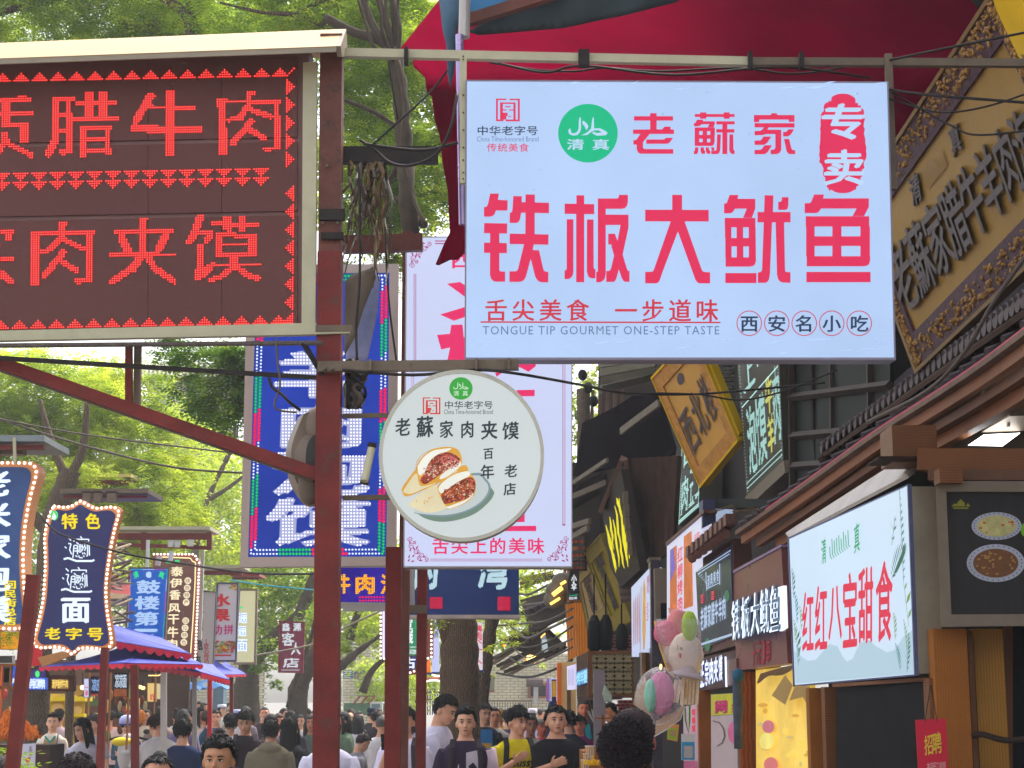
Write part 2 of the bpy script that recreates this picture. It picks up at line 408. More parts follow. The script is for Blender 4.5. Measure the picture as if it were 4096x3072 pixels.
rb=at(1315,168,7.3);mk('rivet',MB().ell(rb,(.007,.007,.004)),M_WHITE,led)
mk('frame_bar',MB().prism(PL.pts([(1212,250),(1268,246),(1262,1292),(1206,1296)],.02),-PL.n*.03),M_CREAM,led)
mk('frame_bar',MB().prism(PL.pts([(-500,1335),(1265,1291),(1265,1320),(1400,1318),(1400,1332),(1210,1338),(-500,1372)][::-1],.05),-PL.n*.04),M_CREAM,led)
# brown post and its welded brackets
def post(name,label,pts,w,m,parts=True):
 t=thing(name,label,'post',(pts[0][0],pts[0][1],0));mb=MB()
 mb.beam(pts[0],pts[-1],w,w,(0,1,0));mk('shaft',mb,m,t)
 mk('base_plate',MB().box((pts[0][0],pts[0][1],.012),(w*2.2,w*2.2,.02)),M_DARK,t);return t
def ground_pt(px,Y):p=at(px,2700,Y);return Vector((p.x,p.y,0))
tp=at(1322,150,7.42);p1=thing('sign_post','thick brown steel post carrying the red LED board, running the full height of the view','post',(tp.x,7.42,0))
mk('shaft',MB().beam((at(1322,1000,7.42).x,7.42,1.2+2.65),(tp.x+.008,7.42,tp.z),.1,.1,(0,1,0)),M_POSTB,p1)
mk('shaft',MB().beam((at(1322,3000,7.42).x,7.42,0.02),(at(1322,1000,7.42).x,7.42,1.2+2.65),.106,.106,(0,1,0)),M_POST,p1)
mk('base_plate',MB().box((tp.x,7.42,.012),(.26,.26,.02)),M_DARK,p1)
for(px,py,w,h)in((1328,860,.115,.05),(1330,945,.1,.03),(1336,1316,.16,.03)):
 c=at(px,py,7.36);mk('bracket',MB().box(c,(w,.03,h)),M_DARK if py<1200 else M_STEEL,p1)
for(px,py)in((1290,890),(1350,890),(1375,975),(1308,662)):
 mk('bolt',MB().tube([at(px,py,7.37),at(px,py,7.33)],.007,6),M_STEEL,p1)
def bar(name,label,a,b,w,h,m,cat='beam',extra=None):
 t=thing(name,label,cat,at(*a));mk('tube',MB().beam(at(*a),at(*b),w,h),m,t)
 if extra:extra(t)
 return t
def clips(ps,m=M_DARK):
 def f(t):
  for(px,py,Y,w,h)in ps:mk('clamp',MB().box(at(px,py,Y),(w,.05,h)),m,t)
 return f
def rail_extra(t):
 for(px,Y)in((1355,7.44),(1625,7.44),(2335,7.44),(3205,7.44),(3000,7.44)):
  y=215+(px-1355)*.012
  mk('clamp',MB().box(at(px,y+8,Y-.03),(.05 if px==2335 else.018,.05,.075)),M_DARK,t)
bar('steel_rail','long pale painted steel rail above the white squid sign',(1345,212,7.44),(3000,248,7.44),.035,.04,M_CREAM,extra=rail_extra)
bar('steel_rail','grey right-hand stretch of the steel rail passing in front of the golden plaque',(3000,248,7.44),(4200,254,7.44),.033,.036,M_STEEL)
bar('support_bar','brown square bar jutting out of the post beside the ragged red cloth',(1370,622,7.5),(1752,622,7.5),.05,.074,M_DARK)
bar('support_bar','rusty double bar behind the post at the height of the lower LED row',(1372,980,8.6),(1690,970,8.6),.05,.09,M_POSTB)
bar('sign_bracket','cream angle bar with bolt heads carrying the round sandwich sign',(1272,1468,7.33),(2075,1460,7.33),.04,.045,M_STEEL,extra=clips([(1300,1476,7.3,.012,.012),(1330,1476,7.3,.012,.012),(1482,1462,7.3,.01,.05),(1905,1458,7.3,.01,.05),(2035,1458,7.3,.01,.05)],M_STEEL))
bar('sign_bracket','thin upper grey tube between post and round sign',(1372,1664,7.5),(1640,1660,7.5),.02,.02,M_STEEL)
bar('sign_bracket','thin lower grey tube between post and round sign',(1372,1992,7.5),(1640,1988,7.5),.02,.022,M_STEEL)
bar('diagonal_brace','long red steel angle sloping from the left edge down to the brown post',(-120,1410,7.5),(1290,1905,7.42),.05,.055,M_POST)
bar('diagonal_brace_flange','dusty lower flange under the long red sloping angle',(-120,1442,7.53),(1255,1925,7.45),.04,.008,M_STEEL)
bar('hanger_strut','short vertical red and grey strut under the LED board',(516,1385,7.5),(516,1640,7.5),.028,.03,M_POST)
bar('hanger_strut','short grey weathered strut next to the red one',(552,1375,7.53),(548,1650,7.53),.03,.03,M_STEEL)
t=thing('corrugated_conduit','ribbed grey conduit running under the LED board','pipe',at(0,1385,7.35))
mb=MB();A,B=at(-200,1384,7.35),at(1292,1372,7.3)
pts=[];rr=[]
for i in range(0,401):pts.append(A.lerp(B,i/400));rr.append(.0125 if i%2 else.0098)
mb.tube(pts,rr,7);mk('hose',mb,M_CABLE2,t)
bar('black_pipe','thin dark pipe sloping gently under the LED board',(-200,1420,7.4),(1290,1512,7.38),.019,.019,M_DARK)
bar('black_pipe','short dark strut leaning on the brown post near the loudspeaker cable',(1212,1370,7.3),(1290,1500,7.35),.018,.018,M_DARK)
def stpost(label,xt,yt,xb,Y,wpx,m=M_POST,off=0):
 w=wpx/F*Y;a=at(xb,3072,Y);b=at(xt,yt,Y);a2=b+(a-b)*(b.z/(b.z-a.z));a2 .z=0.02
 t=thing('red_post',label,'post',(a2 .x,a2 .y,0));mk('shaft',MB().beam(a2,b,w,w,(0,1,0)),m,t)
 mk('base_plate',MB().box((a2 .x,a2 .y,.012),(w*2,w*2,.02)),M_DARK,t);return t
stpost('dark upright tube just left of the tall white sign',1632,930,1610,9.15,42,M_POSTB)
stpost('red steel post directly below the round sandwich sign',1576,2190,1570,8.2,62)
stpost('narrower red post beside the tree trunk under the tall white sign',1690,2260,1682,12,40)
stpost('thin red post hidden mostly by the big tree trunk',1780,2500,1782,22,22)
stpost('far-left red post leaning to the left with an orange lit edge',135,2300,50,9.5,48)
stpost('slim red post supporting the left blue canopy',420,2590,400,13,28)
stpost('red post next to the left tree trunk under the canopy',538,2660,540,16,28)
stpost('bright red post at the tip of the striped canopy',840,2715,838,24,17,mat('bright_red_paint',(190,40,44),.4))
stpost('thin red post under the last blue canopy',926,2700,926,28,14)
stpost('grey square post of the second canopy',655,2690,655,18,22,M_SILVER)
stpost('grey square post right of the second canopy',778,2700,778,20,16,M_SILVER)
# the big white sign
big=thing('lightbox_sign','large white lightbox with big red characters for griddled squid and a green round badge','sign',at(2700,1430,7.35))
PM=Plane((1868,325,7.3),(3548,332,7.3),(1864,1430,7.36))
M_FACE=lit('lightbox_face',(182,208,248),.93,.06,1.9)
_n=M_FACE.node_tree;_b=_n.nodes['Principled BSDF']
_nb=_n.nodes.new('ShaderNodeTexNoise');_nb.inputs['Scale'].default_value=3;_nb.inputs['Detail'].default_value=3;_nb.inputs['Distortion'].default_value=2
_bp=_n.nodes.new('ShaderNodeBump');_bp.inputs['Strength'].default_value=.2;_bp.inputs['Distance'].default_value=.02
_tc=_n.nodes.new('ShaderNodeTexCoord');_mp=_n.nodes.new('ShaderNodeMapping');_mp.inputs['Scale'].default_value=(.8,1,1.6)
_n.links.new(_tc.outputs['Object'],_mp.inputs[0]);_n.links.new(_mp.outputs[0],_nb.inputs['Vector']);_n.links.new(_nb.outputs['Fac'],_bp.inputs['Height']);_n.links.new(_bp.outputs[0],_b.inputs['Normal'])
OUT=[(1868,325),(3548,332),(3577,1430),(1864,1430)]
slab(PM,OUT,M_FACE,big,'sign_face',0,.006)
slab(PM,[(1872,333),(3544,340),(3571,1424),(1870,1424)],M_SILVER,big,'box_body',-.0065,.12)
M_EDGE=mat('box_edge',(140,132,150),.5,var=.1)
frame(PM,[(1862,319),(3554,326),(3584,1440),(1858,1440)],OUT,M_EDGE,big,'edge_trim',.002,.128)
M_RED=lit('red_print',(226,40,88),.95,.02);M_RED2=lit('darker_red_print',(206,52,70),.95,.02)
M_INK=lit('dark_ink_print',(42,62,92),.9,.02);M_INK2=lit('grey_ink_print',(96,122,165),.95,.02)
M_GRN=lit('green_print',(8,186,132),.95,.03);M_PALE=lit('pale_print',(190,216,248),.95,.02)
g1=crop(1880,750,.3255);g2=crop(2560,750,.4521);g3=crop(2500,370,.4792);g4=crop(1880,370,.3255)
TIE=[[[(248,75),(355,75),(342,152),(462,157),(460,283),(318,282),(300,330),(280,348),(250,358),(172,358),(172,240),(200,238),(212,225),(225,185)],[(175,437),(457,442),(455,566),(360,564),(360,680),(453,684),(453,806),(360,806),(360,1010),(366,1025),(380,1032),(432,1034),(431,1158),(320,1158),(285,1148),(262,1125),(248,1085),(245,1060),(247,803),(172,803),(172,678),(247,678),(247,562),(172,560)],[(533,105),(637,107),(635,180),(682,180),(682,85),(797,87),(797,184),(971,187),(971,315),(795,312),(795,574),(965,577),(963,702),(784,700),(770,768),(848,772),(900,1000),(908,1020),(925,1033),(963,1038),(961,1166),(880,1165),(845,1152),(820,1130),(800,1090),(746,875),(690,1085),(678,1115),(658,1142),(615,1160),(484,1160),(484,1030),(555,1030),(578,1022),(590,1005),(664,697),(487,695),(487,567),(680,570),(682,310),(628,310),(615,390),(598,420),(570,436),(487,434),(489,310),(512,304),(520,290)]]]
BAN=[[(1163,198),(1308,200),(1308,95),(1403,96),(1403,203),(1526,205),(1526,327),(1403,327),(1403,1164),(1305,1164),(1305,325),(1163,324)],[(1189,390),(1271,391),(1270,1040),(1262,1080),(1245,1105),(1215,1125),(1162,1125),(1162,1018),(1182,1015),(1188,1000)],[(1437,393),(1518,393),(1520,985),(1526,1000),(1542,1005),(1540,1116),(1490,1115),(1465,1105),(1448,1080),(1436,1030)],[(1571,135),(1800,135),(1822,130),(1830,115),(1830,90),(1941,90),(1941,170),(1930,225),(1905,252),(1870,262),(1668,262),(1668,333),(1948,335),(1948,490),(1876,825),(1930,1005),(1940,1022),(1961,1027),(1960,1160),(1905,1158),(1885,1145),(1865,1115),(1829,1005),(1800,1110),(1788,1140),(1770,1160),(1674,1160),(1674,1027),(1710,1025),(1730,1005),(1770,840),(1735,700),(1699,700),(1699,568),(1780,568),(1813,655),(1850,460),(1668,460),(1668,1060),(1655,1120),(1640,1142),(1600,1164),(1551,1164),(1551,1040),(1571,1032)]]
DA=[[(285,65),(372,65),(372,198),(608,198),(608,300),(395,300),(545,725),(555,742),(575,748),(620,750),(620,848),(530,848),(508,840),(490,815),(335,388),(195,760),(175,820),(160,842),(140,848),(46,848),(46,747),(100,745),(115,742),(125,720),(272,300),(46,299),(46,197),(285,197)]]
YOU=[[(793,66),(870,66),(863,100),(1020,101),(1020,185),(990,268),(912,268),(945,187),(840,187),(822,217),(800,228),(744,228),(744,142),(762,140),(770,132)],rect(750,269.5,1021,352),rect(755,447,1024,521),[(757,618),(1026,618),(1026,650),(1018,680),(1000,695),(970,700),(757,700)],rect(752,352,808,447),rect(855,352,912,447),rect(962,352,1023,447),rect(755,521,810,618),rect(856,521,914,618),rect(963,521,1025,618),rect(755,757,1030,845),[(1103,68),(1180,70),(1176,217),(1332,217),(1332,308),(1275,308),(1283,735),(1290,747),(1331,750),(1331,843),(1265,841),(1240,832),(1222,812),(1212,770),(1200,308),(1168,308),(1150,760),(1142,810),(1130,832),(1110,843),(1043,843),(1043,752),(1068,748),(1080,730),(1095,308),(1040,308),(1040,217),(1098,217)],[(1255,86),(1314,86),(1312,160),(1306,188),(1290,198),(1223,198),(1223,128),(1245,126),(1254,115)]]
YU=[[(1540,62),(1628,62),(1620,97),(2025,96),(2025,172),(1982,253),(1880,253),(1917,186),(1600,186),(1582,216),(1560,226),(1457,226),(1457,140),(1500,138),(1515,128)],rect(1466,254.5,2028,345),rect(1470,345,1545,608),rect(1702,345,1782,608),rect(1950,345,2034,608),rect(1545,432,1702,517),rect(1782,432,1950,517),[(1475,608),(2036,608),(2036,645),(2028,675),(2008,692),(1975,697),(1475,697)],rect(1472,747,2040,838)]
for P,g in((TIE[0],g1),(BAN,g1),(DA,g2),(YOU,g2),(YU,g2)):
 sheets(PM,[[g(*p)for p in q]for q in P],M_RED,big,'character')
LAO=[[(210,173),(264,173),(264,198),(401,198),(401,234),(264,234),(264,308),(310,308),(330,285),(380,285),(380,308),(409,310),(409,346),(205,346),(150,415),(150,460),(160,472),(403,473),(403,511),(130,511),(108,500),(98,470),(97,435),(70,435),(70,398),(95,395),(128,346),(67,345),(67,310),(210,308),(210,234),(75,234),(75,198),(210,198)],[(178,392),(325,392),(345,378),(401,378),(375,415),(362,425),(345,428),(178,428)]]
SU=[rect(583,180,915,204),rect(627,166,679,180),rect(627,204,679,219),rect(824,166,873,180),rect(824,204,873,219),[(600,227),(652,227),(650,240),(750,240),(750,262),(740,291),(690,291),(705,265),(640,265),(625,278),(608,282),(575,282),(575,256),(590,253)],rect(582,292,750,322),rect(582,354,748,386),rect(582,322,620,354),rect(648,322,685,354),rect(712,322,750,354),rect(582,386,620,415),rect(648,386,685,415),rect(712,386,748,415),[(582,415),(748,415),(740,438),(725,446),(582,446)],[(585,458),(613,458),(610,500),(600,514),(575,514),(575,490),(583,486)],[(630,458),(658,458),(660,480),(668,486),(668,512),(640,512),(632,495)],[(674,458),(700,458),(702,480),(712,486),(712,512),(686,512),(676,495)],[(718,458),(745,458),(745,486),(725,486)],rect(762,240,915,266),rect(813,266,854,306),rect(762,306,913,334),rect(813,334,854,514),[(770,350),(800,350),(795,480),(786,506),(770,514),(720,514),(720,488),(750,487),(764,480)],[(872,350),(903,350),(905,478),(915,486),(915,514),(890,512),(876,500),(870,480)]]
JIA=[[(1076,188),(1215,188),(1225,173),(1265,173),(1272,188),(1415,188),(1415,245),(1367,245),(1367,226),(1120,226),(1120,247),(1076,247)],[(1082,256),(1415,256),(1415,292),(1200,292),(1185,310),(1304,311),(1304,480),(1290,505),(1265,515),(1216,515),(1216,478),(1245,476),(1255,462),(1255,347),(1180,347),(1150,355),(1082,357),(1082,322),(1130,320),(1150,305),(1158,292),(1082,291)],[(1082,402),(1130,400),(1142,390),(1155,368),(1222,368),(1185,422),(1160,437),(1082,437)],[(1082,480),(1130,478),(1145,468),(1165,440),(1227,440),(1190,500),(1165,515),(1082,515)],[(1320,330),(1345,328),(1365,307),(1412,307),(1385,350),(1360,367),(1320,367)],[(1327,388),(1370,388),(1390,470),(1400,480),(1421,482),(1420,515),(1370,514),(1350,495)]]
for P in(LAO,SU,JIA):sheets(PM,[[g3(*p)for p in q]for q in P],M_RED,big,'character')
rs=random.Random(3)
seal=[]
for i in range(90):
 a=2*math.pi*i/90;k=1+rs.uniform(-.055,.04)+.03*math.sin(7*a)
 sx=195*(abs(math.cos(a))**.75)*(1 if math.cos(a)>0 else-1);sy=415*(abs(math.sin(a))**.95)*(1 if math.sin(a)>0 else-1)
 seal.append(g3(1818+sx*k,425+sy*(k if abs(math.sin(a))<.9 else 1)))
sheet(PM,seal,M_RED,big,'seal',.003)
text(PM,'专',rect(*g3(1640,90),*g3(2000,395)),M_PALE,big,.006,bold=.032,ink=True,name='character')
text(PM,'卖',rect(*g3(1660,475),*g3(2000,775)),M_PALE,big,.006,bold=.03,ink=True,name='character')
sheet(PM,[g4(*p)for p in circ(1450,500,366,360,48)],M_GRN,big,'round_badge',.003)
def halal(pl,f,m,par,off=.006):
 out=[]
 for P in([(1215,450),(1208,480),(1225,515),(1270,530),(1320,522),(1352,490),(1365,440),(1362,310),(1352,300),(1338,340),(1335,440),(1318,485),(1280,502),(1245,495),(1232,440)],[(1382,350),(1400,350),(1440,385),(1457,420),(1430,465),(1410,420),(1382,385)],[(1520,295),(1525,440),(1500,480),(1440,522),(1365,528),(1440,490),(1490,440),(1500,330)],[(1498,450),(1530,440),(1600,440),(1660,470),(1693,495),(1670,525),(1560,532),(1500,500),(1515,482),(1560,498),(1622,490),(1580,465),(1530,465),(1510,480)]):
  out.append([f(*p)for p in P])
 sheets(pl,out,m,par,'script_mark',off)
halal(PM,g4,M_PALE,big)
text(PM,'清',rect(*g4(1190,570),*g4(1402,705)),M_PALE,big,.006,bold=.02,ink=True,name='character')
text(PM,'真',rect(*g4(1505,572),*g4(1712,708)),M_PALE,big,.006,bold=.02,ink=True,name='character')
def brand(pl,f,m,par,off=.003):
 Q=[rect(320,75,342,352),rect(342,75,446,92),rect(588,77,612,354),rect(486,77,588,94),rect(342,332,412,352),rect(440,332,588,354),rect(370,122,404,332),rect(534,122,560,332),rect(404,122,534,140),rect(404,208,450,222),rect(480,208,534,222),rect(432,168,498,182),rect(404,248,446,332),rect(446,248,462,290),rect(470,290,505,300)]
 sheets(pl,[[f(*p)for p in q]for q in Q],m,par,'brand_mark',off)
brand(PM,g4,M_RED,big)
text(PM,'中华老字号',rect(*g4(80,412),*g4(842,522)),M_INK,big,.003,bold=.012,gap=.12)
text(PM,'China Time-honored Brand',rect(*g4(85,540),*g4(842,602)),M_INK2,big,.003,line=True,bold=-.004)
text(PM,'传统美食',rect(*g4(203,625),*g4(728,726)),M_RED,big,.003,bold=.006,gap=.14)
for i,ch in enumerate('舌尖美食'):text(PM,ch,rect(1942+i*109,1198,2026+i*109,1282),M_RED2,big,.003,bold=.016,name='character')
for i,ch in enumerate('一步道味'):text(PM,ch,rect(2462+i*108,1198,2546+i*108,1285),M_RED2,big,.003,bold=.016,name='character')
sheet(PM,[(1922,1285),(2882,1287),(2882,1293),(1922,1291)],M_RED2,big,'underline',.003)
text(PM,'TONGUE TIP GOURMET ONE-STEP TASTE',rect(1931,1304,2877,1338),M_INK2,big,.003,line=True,sp=1.15)
for i,ch in enumerate('西安名小吃'):
 cx=2997+i*110;ringm(PM,cx,1293,47.5,51,M_RED2,big,'ring')
 text(PM,ch,rect(cx-34,1262,cx+34,1326),M_INK,big,.003,bold=.022,name='character')
q=random.Random(40)
for k in range(34):x,y=q.uniform(1890,3540),q.uniform(350,1415);sheet(PM,circ(x,y,q.uniform(1.2,3.2),q.uniform(1,2.4),6),mat('grime_speck',(96,104,120),.8),big,'grime_speck',.0045)
M_SMR=mat('grime_smear',(150,172,205),.8,var=.1,emit=(158,182,222),k=.85)
for k in range(26):
 x,y=q.choice(((q.uniform(1880,3500),q.uniform(332,380)),(q.uniform(1880,3500),q.uniform(1360,1420))));l=q.uniform(40,130);sheet(PM,[(x,y),(x+l*.5,y-q.uniform(4,9)),(x+l,y-q.uniform(4,16)),(x+l*.5,y+1)],M_SMR,big,'crease',.0025)
t=thing('sign_side_rail','cream perforated steel upright along the left edge of the white squid sign','post',at(1850,735,7.34))
mk('upright',MB().beam(at(1853,212,7.34),at(1853,735,7.34),.03,.03,(0,1,0)),M_CREAM,t)
for py in(225,238,380,450,520,590,640,690,715):mk('hole',MB().tube([at(1853,py,7.322),at(1853,py,7.318)],.004,6),M_DARK,t)
t=thing('right_sign_post','short grey upright tube behind the right edge of the white squid sign','post',at(3560,760,7.42))
mk('upright',MB().beam(at(3552,218,7.42),at(3572,760,7.42),.032,.032,(0,1,0)),M_STEEL,t)
t=thing('steel_pole','shiny metal pole rising behind the torn red cloth beside the white sign','pole',at(1845,900,7.75))
mk('tube',MB().tube([at(1862,-120,7.75),at(1856,150,7.75)],.028,12),M_SILVER,t)
mk('tube',MB().tube([at(1838,140,7.72),at(1852,900,7.72)],.02,12),mat('lilac_metal',(168,150,190),.25,metal=.6,var=.1),t)
# round sandwich sign
rd=thing('round_sign','round grey-white lightbox showing two stuffed flatbreads on a plate','sign',at(1843,2150,7.4))
PRr=Plane((1520,1490,7.3),(2176,1495,7.3),(1520,2145,7.3))
M_RFACE=lit('round_face',(208,216,216),.92,.03,1.5)
cx,cy=1846,1822
slab(PRr,circ(cx,cy,318,330,64),M_RFACE,rd,'sign_face',0,.01)
M_RIM=mat('rim_plastic',(196,192,176),.4,var=.08)
o_,i_=circ(cx,cy,331,344,64),circ(cx,cy,317,329,64);mb=MB()
for i in range(64):
 j=(i+1)%64;mb.prism(PRr.pts(ccw(PRr,[o_[i],o_[j],i_[j],i_[i]]),.012),-PRr.n*.1)
mk('rim',mb,M_RIM,rd)
slab(PRr,circ(cx,cy,316,328,40),M_SILVER,rd,'box_body',-.0105,.08)
M_GL=lit('leaf_green_print',(58,168,60),.9,.02);M_REDB=lit('mark_red',(214,62,62),.9,.02);M_INK3=lit('brush_ink',(44,54,62),.9,.02);M_PALE2=lit('pale_print2',(190,226,190),.95,.02)
sheet(PRr,[K2(*p)for p in circ(593,222,91,88,36)],M_GL,rd,'round_badge',.003)
def k2h(x,y):return K2(593+(x-1450)*.248,222+(y-500)*.246)
halal(PRr,k2h,M_PALE2,rd)
text(PRr,'清真',rect(*K2(520,240),*K2(662,280)),M_PALE2,rd,.006,bold=.012,gap=.4)
def k2b(x,y):return K2(295+(x-320)*.47,292+(y-75)*.47)
brand(PRr,k2b,M_REDB,rd)
text(PRr,'中华老字号',rect(*K2(460,320),*K2(845,380)),M_INK3,rd,.003,bold=.008,gap=.1)
text(PRr,'China Time-honored Brand',rect(*K2(460,386),*K2(842,422)),M_INK3,rd,.003,line=True,bold=-.004)
for ch,a,b,c,d in(('老',80,452,198,592),('蘇',245,436,378,605),('家',428,470,532,608),('肉',595,475,690,608),('夹',750,475,878,620),('馍',915,482,1045,622),('百',768,690,845,775),('年',745,815,852,930),('老',932,815,1032,915),('店',925,958,1022,1055)):
 text(PRr,ch,[K2(a,b+4),K2(c,b-4),K2(c,d-4),K2(a,d+4)],M_INK3,rd,.003,bold=.024,ink=True,name='character')
M_PLSH=lit('plate_shadow_print',(116,142,126),.85,.05);M_PLT=lit('plate_print',(196,206,206),.92,.03);M_PLE=lit('plate_edge_print',(132,152,162),.88,.02)
M_BR1=lit('bread_print',(228,216,176),.92,.08,12);M_BR2=lit('bread_white_print',(240,240,228),.93,.04,9);M_BRE=lit('bread_crust_print',(222,164,60),.92,.12,20)
M_MEAT=lit('meat_print',(150,58,44),.9,.3,45);M_MEAT2=lit('ham_print',(206,96,104),.9,.2,50);M_FAT=lit('onion_print',(232,196,168),.9,.1,30);M_BURN=lit('toast_print',(196,98,36),.9,.15,20)
def k2s(P,m,off,nm='dish_print',sm=True):
 P=[K2(*p)for p in(smooth_pts(P+[P[0]],4)[:-1]if sm else P)];sheet(PRr,P,m,rd,nm,off)
k2s([(235,1180),(300,1230),(420,1262),(560,1250),(700,1200),(800,1120),(845,1060),(838,1010),(700,900),(300,1000)],M_PLSH,.002)
k2s([(228,1195),(330,1215),(480,1222),(620,1190),(740,1130),(805,1060),(825,990),(790,930),(700,880),(300,1000)],M_PLE,.0035)
k2s([(228,1190),(330,1205),(480,1208),(620,1178),(730,1120),(790,1055),(808,995),(780,945),(690,900),(300,1000)],M_PLT,.005)
k2s([(128,1010),(150,1060),(200,1058),(300,1015),(400,970),(520,890),(590,830),(600,770),(570,700),(500,678),(400,690),(320,730),(265,790),(240,850),(200,900),(150,970)],M_BRE,.0065)
k2s([(255,830),(300,760),(370,710),(440,695),(520,690),(470,720),(400,745),(350,790),(330,850),(280,900),(258,880)],M_BR2,.008)
k2s([(140,1030),(165,985),(225,900),(250,890),(262,950),(290,985),(400,960),(310,1000),(200,1045)],M_BR1,.008)
k2s([(270,935),(300,895),(345,800),(400,745),(470,720),(540,735),(585,780),(560,830),(480,860),(380,930),(310,970)],M_MEAT,.0095)
k2s([(430,770),(470,735),(500,740),(560,770),(590,790),(520,800),(470,820),(440,830)],M_MEAT2,.011)
k2s([(500,850),(550,815),(585,790),(590,830),(540,880),(440,930),(430,910),(470,870)],M_BR2,.011)
k2s([(590,830),(630,820),(650,860),(610,880),(560,870)],M_BRE,.0065)
k2s([(405,1000),(440,950),(520,900),(600,860),(650,870),(690,915),(708,960),(695,1060),(620,1120),(520,1160),(460,1150),(430,1080)],M_BRE,.008)
k2s([(415,1000),(450,955),(540,895),(640,868),(662,900),(600,935),(520,985),(440,1040)],M_BR2,.0095)
k2s([(440,1045),(500,1000),(580,945),(670,915),(705,960),(695,1030),(640,1080),(540,1110),(455,1120)],M_MEAT,.011)
k2s([(180,1130),(240,1070),(320,1010),(395,975),(420,1040),(460,1120),(480,1155),(400,1185),(320,1190),(240,1165)],M_BR1,.0125)
k2s([(460,1150),(530,1130),(640,1085),(690,1045),(680,1075),(600,1130),(520,1160)],M_BR2,.0125)
def in_poly(x,y,P):
 c=False
 for i in range(len(P)):
  (x0,y0),(x1,y1)=P[i],P[i-1]
  if(y0>y)!=(y1>y)and x<(x1-x0)*(y-y0)/(y1-y0)+x0:c=not c
 return c
rs=random.Random(15)
for P,lift in(([(270,935),(300,895),(345,800),(400,745),(470,720),(540,735),(585,780),(560,830),(480,860),(380,930),(310,970)],.0135),([(440,1045),(500,1000),(580,945),(670,915),(705,960),(695,1030),(640,1080),(540,1110),(455,1120)],.0136)):
 for m,n in(((96,40,26),46),((176,70,46),60),((206,112,84),40),((120,66,30),30),((226,190,160),26),((92,96,40),12)):
  mb=MB();k=0
  while k<n:
   x,y=rs.uniform(265,710),rs.uniform(715,1125)
   if not in_poly(x,y,P):continue
   k+=1;a=rs.gauss(-.5,.5);l=rs.uniform(6,17);w=rs.uniform(3,7.5);mb.poly(PRr.pts(ccw(PRr,[K2(x+l*math.cos(t_)*math.cos(a)-w*math.sin(t_)*math.sin(a),y+l*math.cos(t_)*math.sin(a)+w*math.sin(t_)*math.cos(a))for t_ in(0,.9,1.9,3,4.1,5.2)]),lift+rs.uniform(0,.0015)))
  mk('filling_print',mb,lit('filling_%d_%d'%m[:2],m,.92,.05),rd,kind='stuff')
for P in([(240,850),(252,790),(300,735),(380,695),(480,680),(560,695)],[(590,830),(560,860),(470,925),(380,975),(300,1010)],[(405,1000),(450,940),(540,885),(640,850)],[(695,1050),(620,1118),(520,1158)]):stroke(PRr,[K2(*p)for p in smooth_pts(P,4)],2.6,M_BRE,rd,'crust_line',.0155)
rs=random.Random(5)
for(x0,y0,x1,y1,m,n)in((300,760,570,940,M_FAT,60),(460,940,690,1100,M_FAT,26),(300,780,560,930,M_MEAT2,34),(460,930,690,1100,M_BURN,60),(240,1040,420,1160,M_BRE,8)):
 Ps=[]
 for _ in range(n):
  x=rs.uniform(x0,x1);u=(x-x0)/(x1-x0);y=y0+(y1-y0)*(rs.uniform(.25,.75)*(1-.5*u)+.18*(1-u));a=rs.uniform(0,3);l=rs.uniform(5,15);w=rs.uniform(3,6)
  Ps.append([K2(x+math.cos(a+q)*(l if k%2==0 else w),y+math.sin(a+q)*(l if k%2==0 else w))for k,q in enumerate((0,1.3,3.14,4.4))])
 mb=MB()
 for k,P in enumerate(Ps):mb.poly(PRr.pts(ccw(PRr,P),.014+k*.0001))
 mk('dish_print',mb,m,rd,kind='stuff')
# tall white sign
tw=thing('tall_lightbox_sign','tall white upright lightbox with red ornament corners half hidden behind the round sign','sign',at(1950,2270,8.9))
PT=Plane((1628,952,8.9),(2280,940,8.9),(1618,2262,8.9))
slab(PT,[(1628,952),(2287,945),(2285,2264),(1618,2264)],lit('tall_face',(208,216,250),.93,.03,1.2),tw,'sign_face',0,.01)
slab(PT,[(1622,946),(2291,940),(2289,2270),(1613,2270)],M_SILVER,tw,'box_body',-.0105,.14)
M_PK=lit('pink_red_print',(236,50,110),.95,.02);M_MAG=lit('dark_pink_line',(176,52,120),.9,.02)
text(PT,'舌尖上的美味',rect(*K2(358,1390),*K2(1252,1512)),M_PK,tw,.004,bold=.02,gap=.18,each=False)
for ch,q in(('西',rect(1805,1000,1890,1072)),('安',rect(1905,1000,1990,1072))):text(PT,ch,q,M_PK,tw,.004,bold=.022,name='character')
for P in([(1788,1135),(1840,1128),(1920,1180),(1925,1215),(1870,1195)],[(1760,1258),(1860,1228),(1930,1205),(1930,1245),(1815,1283)],[(1748,1340),(1800,1335),(1805,1300),(1850,1298),(1855,1350),(1925,1345),(1925,1390),(1860,1400),(1925,1440),(1925,1470),(1790,1440),(1800,1390),(1765,1398)],[K2(850,10),K2(1180,10),K2(1175,50),K2(1120,92),K2(1060,60)],[K2(870,132),K2(860,100),K2(920,95)],[K2(1030,235),K2(1168,232),K2(1168,282),K2(1030,284)],[K2(960,1230),K2(1090,1175),K2(1090,1265),K2(930,1265)],[K2(880,1296),K2(1180,1294),K2(1180,1335),K2(870,1336)]):
 sheet(PT,P,M_PK,tw,'character')
for(x0,y0,x1,y1)in(K2(1386,12)+K2(1391,1288),K2(1402,12)+K2(1406,1288),K2(352,1552)+K2(1228,1556),K2(352,1566)+K2(1228,1570),K2(1384,1280)+K2(1407,1292),K2(208,60)+K2(211,1288),K2(222,60)+K2(225,1288),(1740,962,1890,966),(1740,972,1890,976),(1655,1095,1657.5,1440),(1662,1095,1664.5,1440)):
 sheet(PT,rect(x0,y0,x1,y1),M_MAG,tw,'border_line')
